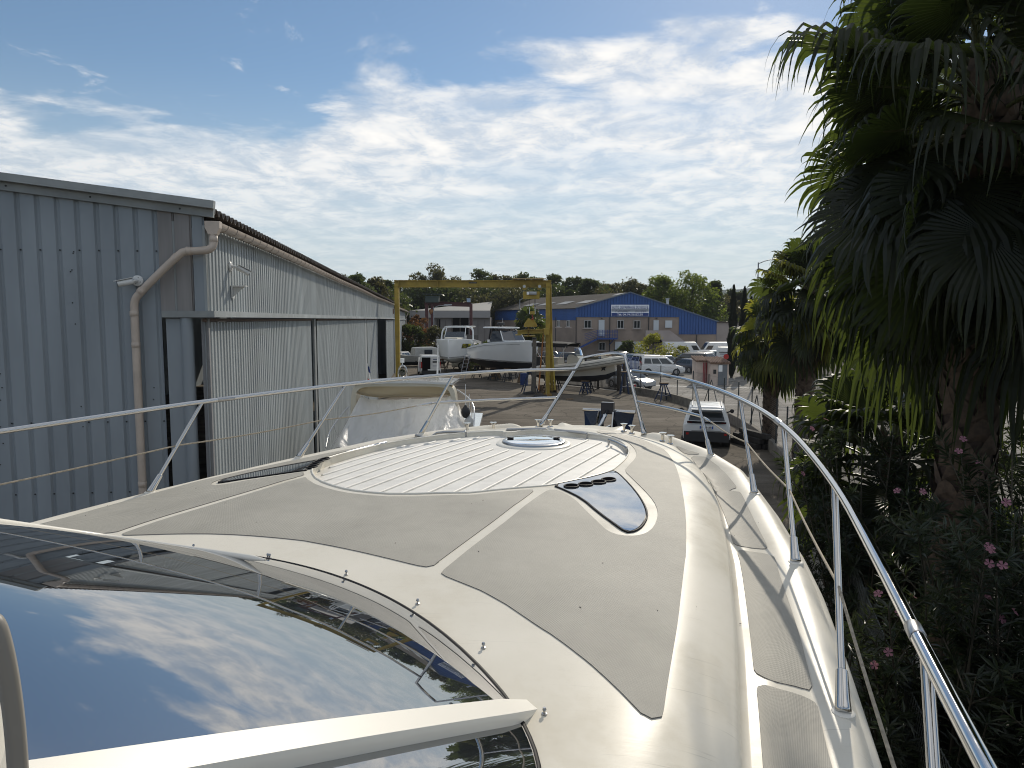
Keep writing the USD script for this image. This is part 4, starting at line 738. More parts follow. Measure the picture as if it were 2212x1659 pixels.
# lower rail stubs, turnbuckles and guard ropes
def on_stan(b, tp, f):
    B = np.array([b[0], b[1], float(deck(b[0], b[1]))]); return B + (np.array(tp) - B) * f
lr = [np.array([6.46, .49, 4.14]), on_stan((5.538, 1.287), rail_at(RR, 5.753), .52)]; ll = [np.array([6.50, -.32, 4.14]), on_stan((5.58, -1.30), rail_at(RL, 5.72), .52)]
ropes = [[lr[1], on_stan((4.578, 1.682), rail_at(RR, 4.93), .52), on_stan((3.469, 1.955), rail_at(RR, 4.02), .5), on_stan((2.255, 2.125), rail_at(RR, 2.87), .5), on_stan((.95, 2.24), rail_at(RR, 1.58), .48)],
         [ll[1], on_stan((4.42, -1.73), rail_at(RL, 4.807), .5), on_stan((3.26, -1.985), rail_at(RL, 3.69), .5), on_stan((1.45, -2.2), rail_at(RL, 1.85), .5)]]
for (a, b), rp, sg in ((lr, ropes[0], 1), (ll, ropes[1], -1)):
    mid = (a + b) / 2 + np.array([0, .05 * sg, 0]); P = chaikin(np.array([a, mid, b]), 3, False)
    MB().tube(bw(*P.T), .0125, 10).build('lower_rail', STEEL, yacht, True)
    n = rp[1] - rp[0]; n /= np.linalg.norm(n); e = [rp[0] + n * .02, rp[0] + n * .06, rp[0] + n * .07, rp[0] + n * .17, rp[0] + n * .18, rp[0] + n * .24]
    MB().tube(bw(*np.array(e).T), [.006, .006, .011, .011, .006, .005], 8).build('turnbuckle', STEEL, yacht, True)
    P = [rp[0] + n * .24]
    for k in range(len(rp) - 1):
        a_, b_ = P[-1], rp[k + 1]
        for f in np.linspace(.1, 1, 10): P.append(a_ + (b_ - a_) * f - np.array([0, 0, .012 * math.sin(math.pi * f)]))
    MB().tube(bw(*np.array(P).T), .005, 8).build('guard_rope', ROPE, yacht, True)
# mushroom cleats
for s_, sg in ((BD_['cleat'][0][6:8], 1), (BD_['cleat'][0][4:6], 1), (np.array([(6.07, -.80), (5.78, -.93)]), -1), (np.array([(6.44, -.36), (6.37, -.46)]), -1)):
    for s, t in s_:
        c = bw(s, t, deck(s, t)); k = MB().lathe([(.030, 0), (.028, .005), (.015, .010), (.0135, .04), (.016, .054), (.024, .063), (.034, .069), (.034, .073), (.001, .074)], c, 16).build('cleat', STEEL, yacht, 40)
# bow anchor and its roller
AN = bw(6.80, .03, 3.75)
fw = np.r_[BD, 0]; sd = np.r_[BN, 0]; upv = np.array([0, 0, 1.])
def bx(mb, c, size): mb.box(AN + fw * c[0] + sd * c[1] + upv * c[2], size, ax=[fw, sd, upv])
roller = MB(); bx(roller, (-.08, -.065, .03), (.5, .012, .10)); bx(roller, (-.08, .065, .03), (.5, .012, .10)); bx(roller, (-.08, 0, -.015), (.5, .13, .012))
ro = roller.build('bow_roller', STEEL, yacht)
MB().tube([AN + sd * .09 + fw * .14 + upv * .02, AN - sd * .09 + fw * .14 + upv * .02], .035, 12).build('roller_wheel', BLACK, ro, True)
anc = MB().tube([AN + fw * -.25 + upv * .02, AN + fw * .05 + upv * .10, AN + fw * .26 + upv * .20], [.016, .018, .022], 10).build('anchor', STEEL, yacht, True)
pl = MB()
for sg in (-1, 1):
    # plough blade: hangs down and out from the shank head
    a = AN + fw * .30 + upv * .20 + sd * .05 * sg; b = AN + fw * .34 + upv * .185 + sd * .27 * sg; c = AN + fw * .22 + upv * -.22 + sd * .20 * sg; d = AN + fw * .30 + upv * -.26 + sd * .03 * sg
    th = fw * .012
    pl.loft([[a, b, c, d], [a + th, b + th, c + th, d + th]])
pl.build('anchor_fluke', mat('anchor_plate', (.035, .042, .06), rough=.18, metal=.9), anc)
MB().tube([AN + fw * .34 + upv * .20 + sd * -.28, AN + fw * .34 + upv * .20 + sd * .28], .018, 10).build('anchor_bar', STEEL, anc, True)
hd = MB(); hd.box(AN + fw * .30 + upv * .235, (.06, .13, .12), ax=[fw, sd, upv]); hd.build('anchor_head', mat('anchor_head', (.02, .022, .03), rough=.25, metal=.6), anc)
for sg in (-1, 1):
    hd = MB(); hd.bar(AN + fw * .12 + sd * .09 * sg + upv * -.02, AN + fw * .24 + sd * .075 * sg + upv * .2, .012, .03); hd.build('anchor_cheek', STEEL, anc)
ch = MB()
for k in range(14):
    c = AN + fw * (-.26 - .028 * k) + upv * (.035 - .001 * k); a = np.arange(8) / 8 * 2 * math.pi
    u_, v_ = (fw, sd) if k % 2 else (fw, upv); ch.tube(c + np.cos(a)[:, None] * u_ * .018 + np.sin(a)[:, None] * v_ * .010, .004, 5, closed=True)
ch.build('anchor_chain', STEEL_D, anc, True)
# propped hatch of the cabin beside the photographer: rounded rim, rubber, mirror-bright glass
rim = np.array([py(u, v, .62) for u, v in [(-26, 1335), (-8, 1350), (6, 1400), (18, 1460), (28, 1530), (35, 1600), (40, 1680), (42, 1760)]])
rim = np.vstack([rim, rim[-1] + [-.02, -.06, -.02], rim[-1] + [-.25, -.10, -.02], rim[0] + [-.25, .0, .05]]); rim = chaikin(rim, 2)
hatchp = MB().tube(rim, .0085, 8, closed=True).build('roof_hatch', mat('hatch_rim', (.20, .185, .16), rough=.5), yacht, True)
c = rim.mean(0); inn = c + (rim - c) * .955
MB().tube(inn, .006, 8, closed=True).build('hatch_rubber', BLACK, hatchp, True)
n_ = len(inn); MB().add(np.vstack([inn, c[None] + [0, 0, .004]]), [(k, (k + 1) % n_, n_) for k in range(n_)]).build('hatch_pane', SKYGLASS, hatchp, True)
# dirt specks and leaf bits on the deck
rng = np.random.default_rng(7); sp_ = MB()
for _ in range(70):
    s, t = rng.uniform(1.7, 5.8), rng.uniform(-1.7, 1.95)
    if Polygon(recess).contains(Point(s, t)) or (s < 2.25): continue
    c = bw(s, t, deck(s, t) + .0045); a = rng.uniform(0, 6.28); L = rng.uniform(.002, .006) ; w_ = L * rng.uniform(.25, .6)
    d1 = np.array([math.cos(a), math.sin(a), 0]) * L; d2 = np.array([-math.sin(a), math.cos(a), 0]) * w_
    sp_.add([c - d1, c - d2, c + d1, c + d2, c + [0, 0, .002]], [(0, 1, 4), (1, 2, 4), (2, 3, 4), (3, 0, 4)])
top('leaf_litter', sp_, mat('litter', (.05, .04, .03), rough=.9), 'dark specks of leaf and dirt scattered over the yacht deck', 'litter', kind='stuff')
# ================================================================== things in the boatyard
PAINTS = {}
def paint(name, col, **k):
    if name not in PAINTS: PAINTS[name] = mat(name, col, **{**dict(rough=.25, coat=.5, var=.06, scale=3), **k})
    return PAINTS[name]
CGLASS = glassmat('car_glass', tint=(.015, .018, .02), ior=1.6, see=.15)
TYRE = mat('tyre', (.015, .015, .015), rough=.8)
ALLOY = mat('alloy_rim', (.35, .35, .36), rough=.35, metal=.8)
LAMP_R = mat('tail_lamp', (.30, .012, .012), rough=.2, coat=.5)
LAMP_W = mat('head_lamp', (.55, .57, .6), rough=.1, coat=.8)
BUMP = mat('dark_plastic', (.02, .02, .021), rough=.6)
PLATE = mat('plate_white', (.75, .75, .73), rough=.4)
PBLUE = mat('plate_blue', (.02, .08, .35), rough=.4)
INK = mat('black_ink', (.01, .01, .012), rough=.5)
def text_at(txt, h, origin, ex, ey, m, name, parent, depth=.003, bold=False, width=None):
    """lettering lying in the plane of ex (reading) and ey (up) at origin (centre)"""
    t = meshkit.text_mesh(txt, h, depth, bold); v = np.array(t.vertices); lo, hi = v.min(0), v.max(0)
    v[:, 0] -= (lo[0] + hi[0]) / 2; v[:, 1] -= h / 2
    if width: v[:, 0] *= width / (hi[0] - lo[0])
    ex, ey = np.array(ex, float), np.array(ey, float); ez = np.cross(ex, ey)
    return obj(name, (np.array(origin) + v[:, :1] * ex + v[:, 1:2] * ey + v[:, 2:3] * ez, t.faces), m, parent)
CARS = {  # length, width, height, waist, hood start, hood nose height, windscreen base/top, rear base/top (fractions of length from the rear)
    'suv': dict(L=4.3, W=1.77, H=1.55, waist=.98, hood=.70, nose=.80, cb=(.015, .735), ct=(.09, .56), roofw=.74, r=.34),
    'hatch': dict(L=4.05, W=1.75, H=1.46, waist=.92, hood=.70, nose=.70, cb=(.02, .755), ct=(.13, .55), roofw=.72, r=.31),
    'wagon': dict(L=4.5, W=1.78, H=1.48, waist=.92, hood=.70, nose=.70, cb=(.01, .74), ct=(.06, .55), roofw=.74, r=.32),
    'mpv': dict(L=4.4, W=1.75, H=1.82, waist=1.08, hood=.74, nose=.82, cb=(.005, .79), ct=(.03, .60), roofw=.80, r=.32),
    'van': dict(L=4.3, W=1.80, H=1.83, waist=1.05, hood=.76, nose=.85, cb=(.005, .80), ct=(.03, .60), roofw=.82, r=.32),
    'bigvan': dict(L=5.9, W=2.0, H=2.50, waist=1.25, hood=.86, nose=1.0, cb=(.003, .88), ct=(.012, .74), roofw=.86, r=.36)}
def car(name, label, cat, x, y, az, style, body, z=None, group='vehicles parked in the yard and the car park', panels=False, dark_low=True, open_rear=False, rim=ALLOY, roof=None):
    c = CARS[style]; L, W, H = c['L'], c['W'], c['H']; hw = W / 2; wz = c['waist']
    o = thing(name, label, cat, (x, y, LOTZ + .012 if z is None else z), 90 - az, group)
    X = lambda f: (f - .5) * L
    st = [(0, wz * .90, .90), (.012, wz * .97, .96), (.05, wz, 1.0), (.45, wz, 1.0), (c['hood'], wz - .01, 1.0), (c['hood'] + .04, wz - .05, .99), (.93, c['nose'] + .03, .95), (.98, c['nose'] - .06, .88), (1.0, c['nose'] - .16, .80)]
    rings = []
    for f, zt, k in st:
        w = hw * k; z0 = .24 + (.06 if f < .02 or f > .95 else 0); zt = max(zt, z0 + .3)
        half = [(w * .90, z0), (w * .98, z0 + .10), (w, z0 + .30 * (zt - z0)), (w * .995, zt - .16), (w * .955, zt - .04), (w * .86, zt)]
        rings.append(np.array([(X(f), -a, b) for a, b in half] + [(X(f), a, b) for a, b in half[::-1]]))
    bd = MB().loft(rings).build('body', body, o, 35)
    b0, b1 = X(c['cb'][0]), X(c['cb'][1]); r0, r1 = X(c['ct'][0]), X(c['ct'][1]); wb, wr = hw * .95, hw * c['roofw']
    if style in ('van', 'bigvan', 'mpv'): wr = hw * .86
    def sec(x0, x1, w, z_, ch=.10): return np.array([(x0, -w + ch, z_), (x0 + ch, -w, z_), (x1 - ch, -w, z_), (x1, -w + ch, z_), (x1, w - ch, z_), (x1 - ch, w, z_), (x0 + ch, w, z_), (x0, w - ch, z_)])
    def lerp(a, b, t): return a + (b - a) * t
    cab = [sec(b0, b1, wb, wz - .03)] + [sec(lerp(b0, r0, t), lerp(b1, r1, t), lerp(wb, wr, t ** 1.3), lerp(wz, H - .05, t)) for t in (.35, .7, 1.0)] + [sec(r0 + .06, r1 - .10, wr * .90, H - .012), sec(r0 + .2, r1 - .3, wr * .6, H)]
    MB().loft(cab).build('cabin', roof or body, o, 30)
    # glazing as slightly proud panes
    def P(side, u, t, lift=.008):
        """side: l r f b; u along, t up"""
        t_ = t; x0, x1, w, z_ = lerp(b0, r0, t_), lerp(b1, r1, t_), lerp(wb, wr, t_ ** 1.3), lerp(wz, H - .05, t_)
        if side in 'lr': s = 1 if side == 'l' else -1; return np.array([lerp(x0 + .10, x1 - .10, u), s * (w + lift), z_])
        s = (w - .10); return np.array([x1 + lift, lerp(-s, s, u), z_]) if side == 'f' else np.array([x0 - lift, lerp(-s, s, u), z_])
    def pane(side, u0, u1, t0, t1, m, nm):
        mb = MB(); n = 4
        G = [[P(side, lerp(u0, u1, a / n), lerp(t0, t1, b / n)) for b in range(n + 1)] for a in range(n + 1)]; mb.grid(G if side in 'rf' else G[::-1]).build(nm, m, o, True)
    pane('f', .01, .99, .06, .93, CGLASS, 'windscreen')
    wins = {'suv': [(.10, .34), (.37, .64), (.67, .95)], 'hatch': [(.14, .36), (.39, .64), (.67, .95)], 'wagon': [(.06, .30), (.33, .62), (.65, .95)], 'mpv': [(.06, .30), (.33, .60), (.63, .94)], 'van': [(.66, .95)], 'bigvan': [(.80, .97)]}[style]
    for sd in 'lr':
        for u0, u1 in wins: pane(sd, u0, u1, .10, .86 if style != 'bigvan' else .62, CGLASS, 'side_window')
    if open_rear: pass
    elif style not in ('van', 'bigvan'): pane('b', .04, .96, .12, .88, CGLASS, 'rear_window')
    elif style == 'van':
        for u0, u1 in ((.06, .46), (.54, .94)): pane('b', u0, u1, .25, .80, CGLASS, 'rear_window')
    for f in (.17, .80):
        for s in (-1, 1):
            r = c['r']; wy = s * (hw - .10)
            MB().tube([(X(f), s * (hw - .30), r), (X(f), s * (hw + .006), r)], r * 1.13, 18).build('wheel_arch', BUMP, o)
            wh = MB().tube([(X(f), s * (hw - .18), r), (X(f), s * (hw - .0), r), (X(f), s * (hw + .016), r)], [r, r, r * .93], 20).build('wheel', TYRE, o, 40)
            rm = MB().tube([(X(f), s * (hw + .017), r), (X(f), s * (hw + .022), r)], [r * .64, r * .58], 16); rm.build('rim', rim, wh)
            sp = MB()
            for k in range(5):
                a = k * 2 * math.pi / 5; sp.box((X(f) + math.cos(a) * r * .36, s * (hw + .024), r + math.sin(a) * r * .36), (.04, .012, .04))
            sp.build('rim_holes', BUMP, wh)
    # bumpers, lamps, plate, mirrors
    MB().box((X(0) + .02, 0, .40), (.14, W * .88, .30)).build('rear_bumper', BUMP if dark_low else body, o)
    MB().box((X(1) - .10, 0, .38), (.18, W * .78, .26)).build('front_bumper', BUMP if dark_low else body, o)
    for s in (-1, 1):
        if style in ('mpv', 'van', 'bigvan'): MB().box((X(0) + .02, s * hw * .87, wz * .98), (.07, .13, .55)).build('tail_lamp', LAMP_R, o)
        elif style != 'suv': MB().box((X(0) + .03, s * hw * .76, wz * .88), (.10, .34, .13)).build('tail_lamp', LAMP_R, o)
        MB().box((X(.965), s * hw * .70, c['nose'] - .08), (.16, .34, .13)).build('headlight', LAMP_W, o)
        mr = MB().tube([(X(c['cb'][1]) - .22, s * (hw * .93), wz + .04), (X(c['cb'][1]) - .22, s * (hw + .06), wz + .09)], .03, 6).tube([(X(c['cb'][1]) - .27, s * (hw + .14), wz + .11), (X(c['cb'][1]) - .24, s * (hw + .14), wz + .11), (X(c['cb'][1]) - .12, s * (hw + .13), wz + .11)], [.075, .09, .03], 10); mr.build('mirror', BUMP, o, 40)
    MB().box((X(0) - .055, 0, .62 if style != 'suv' else .80), (.012, .50, .105)).build('number_plate', PLATE, o)
    if style in ('suv', 'wagon', 'mpv'):
        for s in (-1, 1): MB().tube([(r0 + .12, s * wr * .84, H - .01), (r0 + .2, s * wr * .84, H + .045), (r1 - .3, s * wr * .84, H + .045), (r1 - .2, s * wr * .84, H - .01)], .016, 6).build('roof_rail', ALLOY, o, True)
    return o
WHITE = paint('car_white', (.70, .70, .68))
# white SUV parked ahead of the bow
suv = car('suv_car', 'white compact SUV with black lower bumper parked below the bow by the low wall', 'car', 7.98, 28.9, 15.2, 'suv', WHITE, z=0.0, dark_low=True)
L_, W_ = 4.3, 1.77
MB().box((-2.16, 0, .44), (.12, 1.66, .38)).build('bumper_lower', BUMP, suv)
MB().box((-2.20, 0, .66), (.03, 1.10, .035)).build('bumper_trim', ALLOY, suv)
MB().box((-2.155, 0, .985), (.05, 1.44, .075)).build('lamp_band', BLACK, suv)
for s in (-1, 1):
    MB().box((-2.185, s * .62, .985), (.03, .16, .035)).build('tail_lamp', mat('lamp_dark', (.06, .008, .008), rough=.2) if s < 0 else UsdShade.Material.Get(stage, '/World/Looks/lamp_dark'), suv); MB().box((-2.215, s * .70, .55), (.02, .10, .08)).build('fog_lamp', LAMP_R, suv)
    MB().box((-2.222, s * .225, .80), (.006, .045, .10)).build('plate_band', PBLUE, suv)
for k in range(6): MB().box((-1.5 + k * .26, 0, 1.55), (.02, .9, .008)).build('roof_bead', WHITE, suv)
text_at('F   09-AR', .072, (-2.2125, 0, .80), (0, -1, 0), (0, 0, 1), INK, 'plate_text', suv, .003, True, .36)
MB().box((-2.06, 0, 1.47), (.25, 1.16, .03), ax=None).build('tail_spoiler', WHITE, suv)
# white delivery van with a rear door open
van = car('delivery_van', 'small white delivery van seen from behind with one rear door open, beside the hangar', 'van', -7.35, 62.6, -11, 'van', WHITE, z=0.0, open_rear=True)
MB().box((-2.14, .38, 1.10), (.05, .70, 1.15)).build('load_opening', DARK, van)
dr = MB().box((-2.16, -.40, 1.12), (.05, .74, 1.18)).build('rear_door', WHITE, van)
MB().box((-2.19, -.42, 1.50), (.006, .42, .10)).build('door_lettering', mat('print_grey', (.18, .20, .26), rough=.6), dr); MB().box((-2.19, -.42, 1.28), (.006, .5, .14)).build('door_lettering', INK, dr); MB().box((-2.19, -.42, .95), (.006, .46, .10)).build('door_lettering', mat('print_pale', (.45, .46, .48), rough=.6), dr)
do = MB().box((-2.46, .98, 1.12), (.74, .05, 1.18), -14).build('rear_door', WHITE, van)
MB().box((-2.5, 1.01, 1.4), (.4, .006, .4), -14).build('rear_window', CGLASS, do)
MB().box((-1.9, .33, .86), (.3, .25, .5)).build('cargo_can', PLATE, van)

# ------------------------------------------------------------------ gantry crane
YEL = mat('crane_yellow', (.36, .25, .035), rough=.55, var=.30, scale=2.0, rvar=.1)
YELR = mat('crane_yellow_rust', (.26, .15, .03), rough=.7, var=.5, scale=6)
GX0, GX1, GY, GH = -7.35, 2.30, 45.7, 7.28
cr = thing('gantry_crane', 'tall yellow portal crane with hoist trolley spanning the boatyard', 'crane')
def ibeam(mb, a, b, w, h, t=.03, up=(0, 0, 1)):
    a, b = np.array(a, float), np.array(b, float); d = (b - a) / np.linalg.norm(b - a); u = np.array(up, float); u -= d * (u @ d); u /= np.linalg.norm(u)
    mb.bar(a + u * h / 2, b + u * h / 2, w, t, up); mb.bar(a - u * h / 2, b - u * h / 2, w, t, up); mb.bar(a, b, t * .8, h - t - .002, up)
for x in (GX0, GX1):
    lg = MB(); lg.box((x, GY, 3.6), (.27, .30, 7.2)); o = lg.build('leg', YEL, cr)
    MB().box((x, GY, .06), (.5, 1.2, .12)).build('foot', YELR, o)
lg = MB(); lg.bar((GX1 + .12, GY + .1, 7.1), (GX1 + .40, GY + 1.9, .1), .2, .14); lg.build('leg', YEL, cr)
bm = MB(); ibeam(bm, (GX0 - .15, GY, GH - .12), (GX1 + .2, GY, GH - .12), .30, .42, .035); b_ = bm.build('main_beam', YEL, cr)
for x in (-4.72, GX0 + .14): MB().box((x, GY - .005, GH - .12), (.04, .29, .46)).build('stiffener', YEL, b_)
MB().box((-2.50, GY - .025, GH - .05), (.50, .02, .10)).build('load_plate', INK, b_)
text_at('10000 KG', .062, (-2.50, GY - .037, GH - .05), (1, 0, 0), (0, 0, 1), mat('plate_print', (.45, .42, .3), rough=.6), 'load_plate_text', b_)
tro = thing('hoist_trolley', 'yellow hoist with motor and small canopies hanging at the right of the crane beam', 'hoist')
for x in (.58, 1.62): MB().box((x, GY - .25, GH + .18), (1.04, .8, .035)).build('canopy', mat('canopy_tan', (.5, .36, .18), rough=.6) if x < 1 else UsdShade.Material.Get(stage, '/World/Looks/canopy_tan'), tro)
for x in (.78, 1.75):
    MB().prism([(-.13, -.2), (.13, -.2), (.13, .08), (.07, .2), (-.07, .2), (-.13, .08)], -.03, .03, [(1, 0, 0), (0, 0, 1), (0, -1, 0)]).move((x, GY - .22, GH - .30)).build('side_plate', YEL, tro)
    MB().tube([(x, GY - .30, GH - .30), (x, GY + .1, GH - .30)], .10, 12).build('wheel', STEEL_D, tro)
MB().box((1.22, GY - .2, GH - .86), (1.05, .55, .46)).build('hoist_frame', YEL, tro)
MB().tube([(1.05, GY - .55, GH - .74), (1.55, GY - .55, GH - .74)], .11, 14).build('hoist_motor', mat('motor_grey', (.32, .33, .34), rough=.5), tro, 40)
MB().box((1.0, GY - .66, GH - .74), (.14, .06, .18)).build('junction_box', PLATE, tro)
ty = GY - .2
for x in (1.10, 1.42, 1.50): MB().tube([(x, ty, GH - 1.05), (x + .0, ty, 5.55)], .012, 5).build('hoist_rope', BUMP, tro)
hk = thing('hook_block', 'yellow hook block with red safety latch hanging from the crane hoist', 'hook block')
MB().box((1.30, ty, 5.32), (.34, .2, .20)).build('block_body', YEL, hk)
for x in (1.13, 1.47): MB().box((x, ty, 5.46), (.03, .22, .44)).build('block_cheek', PLATE, hk)
MB().tube([(1.30, ty, 5.2), (1.30, ty, 5.05), (1.36, ty, 4.98), (1.34, ty, 4.9), (1.27, ty, 4.9), (1.25, ty, 4.96)], .035, 8).build('hook', mat('hook_red', (.28, .02, .02), rough=.5), hk, True)
sp = thing('lifting_spreader', 'yellow spreader beam with triangular plates slung under the crane hook', 'lifting beam')
for dx, dy in ((-.14, -.25), (.08, .12)):
    MB().prism([(-.32, 0), (.30, 0), (.30, .18), (.02, .55), (-.06, .55), (-.32, .18)], -.02, .02, [(1, 0, 0), (0, 0, 1), (0, -1, 0)]).move((1.22 + dx, ty + dy, 4.42)).build('triangle_plate', YEL, sp)
mb = MB(); ibeam(mb, (.35, ty - .1, 4.08), (2.35, ty - .25, 4.18), .26, .24, .025); mb.build('spreader_beam', YEL, sp)
MB().box((1.1, ty - .15, 3.85), (.75, .5, .05)).build('spreader_shoe', YEL, sp); MB().box((1.05, ty - .15, 4.12), (.10, .06, .56)).build('hanger_pin', YELR, sp)
MB().box((2.18, ty - .2, 4.14), (.32, .4, .42)).build('end_shoe', YEL, sp); MB().box((.42, ty - .1, 3.92), (.4, .5, .06)).build('spreader_shoe', YEL, sp)
for x, x2, m_, nm in ((2.0, 1.72, mat('strap_orange', (.28, .11, .03), rough=.9), 'sling'), (2.5, 2.78, mat('strap_yellow', (.36, .27, .05), rough=.9), 'sling')):
    MB().bar((x, ty - .1, 4.0), (x2 - .02, ty - .3, .4), .09, .02).build(nm, m_, sp)
MB().tube([(2.08, ty - .3, 4.0), (2.02, ty - .4, 2.2), (2.2, ty - .5, .1)], .012, 5).build('tag_line', ROPE if 'ROPE' in globals() else PLATE, sp)
post = thing('mooring_post', 'bare grey weathered timber post standing in front of the palm by the crane leg', 'post', (1.42, 47.0, 0)); MB().tube([(0, 0, 0), (.05, 0, 1.6), (.06, 0, 3.65)], [.17, .15, .13], 10).build('shaft', mat('grey_timber', (.16, .145, .125), rough=.9, var=.4, scale=6), post, True); MB().tube([(.06, 0, 3.6), (.06, 0, 3.68)], .14, 10).build('cap', BUMP, post)

# ------------------------------------------------------------------ boat stands
BLUESTEEL = mat('stand_blue', (.018, .035, .085), rough=.6, var=.3, scale=8)
DKSTEEL = mat('stand_dark', (.022, .024, .03), rough=.7, var=.3, scale=8)
REDSTEEL = mat('stand_red', (.30, .02, .03), rough=.55)
WOODP = mat('wood_pad', (.20, .13, .075), rough=.9, var=.4, scale=9)
def stand(label, x, y, h, m, w=.45, rz=0, group='boat stands in the yard', name='boat_stand'):
    o = thing(name, label, 'boat stand', (x, y, 0), rz, group)
    for sx in (-1, 1):
        for sy in (-1, 1): MB().bar((sx * w, sy * w * .8, .02), (sx * .10, sy * .08, h * .92), .06, .06).build('leg', m, o)
    for sy in (-1, 1): MB().bar((-w * .72, sy * w * .58, h * .34), (w * .72, sy * w * .58, h * .34), .04, .04).build('brace', m, o)
    MB().bar((-w * .72, -w * .58, h * .34), (-w * .72, w * .58, h * .34), .04, .04).build('brace', m, o)
    MB().box((0, 0, h * .95), (.42, .30, .10)).build('head_plate', m, o); MB().box((0, 0, h * .95 + .08), (.48, .34, .06)).build('pad', WOODP, o)
    return o
stand('tall dark trestle standing free beside the crane leg and grey post', .95 + .25, 47.6, 1.45, BLUESTEEL, .50, 10)
stand('dark blue screw stand with timber head by the low wall, before the fence posts', 9.15, 42.6, 1.05, BLUESTEEL, .42, 20)
stand('dark blue stand against the brown gate pillar', 7.35, 46.2, 1.5, BLUESTEEL, .28, 0)
stand('red stand with wooden block on the far side of the white SUV', 9.05, 33.2, .80, REDSTEEL, .36, 15)
WRC = 'trestle under the dark bottom of the white sports cruiser'
WHITEH = mat('hull_white', (.70, .71, .70), rough=.16, coat=.6, var=.05, scale=1)
ANTIF = mat('antifouling', (.008, .010, .016), rough=.7)
def hull(o, st, m_top, m_low, zw, deck_m=None, nm='hull'):
    """st: (x, half beam, z sheer, z chine, chine beam, z keel); split at the chine"""
    up, lo = [], []
    for x, b, zs, zc, bc, zk in st:
        up.append(np.array([(x, -bc, zc), (x, -(bc + b) / 2 * 1.01, (zc + zs) / 2), (x, -b, zs - .03), (x, -b * .97, zs), (x, 0, zs + .04), (x, b * .97, zs), (x, b, zs - .03), (x, (bc + b) / 2 * 1.01, (zc + zs) / 2), (x, bc, zc), (x, 0, zc - .01)]))
        lo.append(np.array([(x, -bc * .995, zc + .004), (x, -bc * .99, zc - .05), (x, -bc * .5, (zc + zk) / 2 - .05), (x, 0, zk), (x, bc * .5, (zc + zk) / 2 - .05), (x, bc * .99, zc - .05), (x, bc * .995, zc + .004)]))
    a = MB().loft(up).build(nm, m_top, o, 32); MB().loft(lo).build('bottom', m_low, o, 32); return a
cru = thing('sports_cruiser', 'white sports cruiser with dark windscreen and black bottom standing ashore bow towards us', 'motor boat', (1.69, 54.0, 0), -58, 'boats standing ashore')
LB = 8.2
CST = [(-LB, 1.38, 2.52, 1.62, 1.30, .95), (-LB * .85, 1.46, 2.72, 1.60, 1.36, .85), (-LB * .62, 1.50, 2.98, 1.58, 1.36, .75), (-LB * .38, 1.48, 3.12, 1.58, 1.22, .72), (-LB * .2, 1.30, 3.18, 1.58, .92, .76), (-LB * .08, .95, 3.22, 1.58, .50, .90), (-.12, .45, 3.25, 1.58, .16, 1.25), (0.10, .10, 3.26, 1.57, .05, 1.5)]
hu = hull(cru, CST, WHITEH, ANTIF, 1.6)
for zz, th, m_ in ((1.66, .04, INK), (1.60, .02, STEEL)):
    for s in (-1, 1): MB().tube([(x, s * (bc + .012 + (b - bc) * (zz - zc) / (zs - zc)), zz) for x, b, zs, zc, bc, zk in CST], th * .5, 4).build('boot_stripe', m_, cru)
for s in (-1, 1): MB().tube([(x, s * (bc + (b - bc) * .86 * 1.0 + .012), zc + (zs - zc) * .86) for x, b, zs, zc, bc, zk in CST[:-2]], .012, 4).build('sheer_line', INK, cru)
MB().box((-LB - .35, 0, 1.78), (.75, 2.5, .10)).build('swim_platform', WHITEH, cru); MB().box((-LB - .3, 0, 1.66), (.6, 2.4, .05)).build('platform_edge', INK, cru)
def slab(mb, a, b, c, d, t=.03):
    a, b, c, d = [np.array(p, float) for p in (a, b, c, d)]; n = np.cross(b - a, d - a); n /= np.linalg.norm(n); mb.loft([np.array([a, b, c, d]), np.array([a, b, c, d]) + n * t])
SMOKE = glassmat('smoked_glass', tint=(.018, .024, .034), ior=1.7, see=.05)
MB().loft([np.array([(-5.4, -1.0, z), (-2.3, -.95, z), (-1.2, -.5, z), (-1.2, .5, z), (-2.3, .95, z), (-5.4, 1.0, z)]) for z in (3.05, 3.26)]).build('coachroof', WHITEH, cru, 30)
w_ = MB(); slab(w_, (-2.9, -1.0, 3.2), (-2.6, 0, 3.2), (-3.25, 0, 3.98), (-3.5, -.88, 3.98)); slab(w_, (-2.6, 0, 3.2), (-2.9, 1.0, 3.2), (-3.5, .88, 3.98), (-3.25, 0, 3.98)); w_.build('windscreen', SMOKE, cru)
for s in (-1, 1):
    w_ = MB(); slab(w_, (-2.9, s * 1.0, 3.2), (-4.9, s * 1.08, 3.1), (-4.6, s * .95, 3.98), (-3.5, s * .88, 3.98)); w_.build('side_screen', SMOKE, cru)
    MB().bar((-2.88, s * 1.01, 3.2), (-3.5, s * .89, 3.99), .06, .06).build('screen_pillar', WHITEH, cru)
    MB().bar((-5.3, s * .95, 2.9), (-5.0, s * .9, 4.15), .10, .07).build('top_strut', INK, cru); MB().bar((-3.6, s * .88, 3.9), (-4.3, s * .85, 4.18), .08, .06).build('top_strut', INK, cru)
MB().loft([np.array([(-6.2, -.95, z), (-3.6, -1.0, z), (-3.2, -.6, z), (-3.2, .6, z), (-3.6, 1.0, z), (-6.2, .95, z)]) * [1, k, 1] for z, k in ((4.18, .97), (4.21, 1.0), (4.27, .97), (4.29, .8))]).build('hard_top', mat('hardtop_white', (.6, .61, .6), rough=.3), cru, 30)
MB().box((-4.7, 0, 4.175), (2.6, 1.8, .02)).build('hard_top_lining', INK, cru)
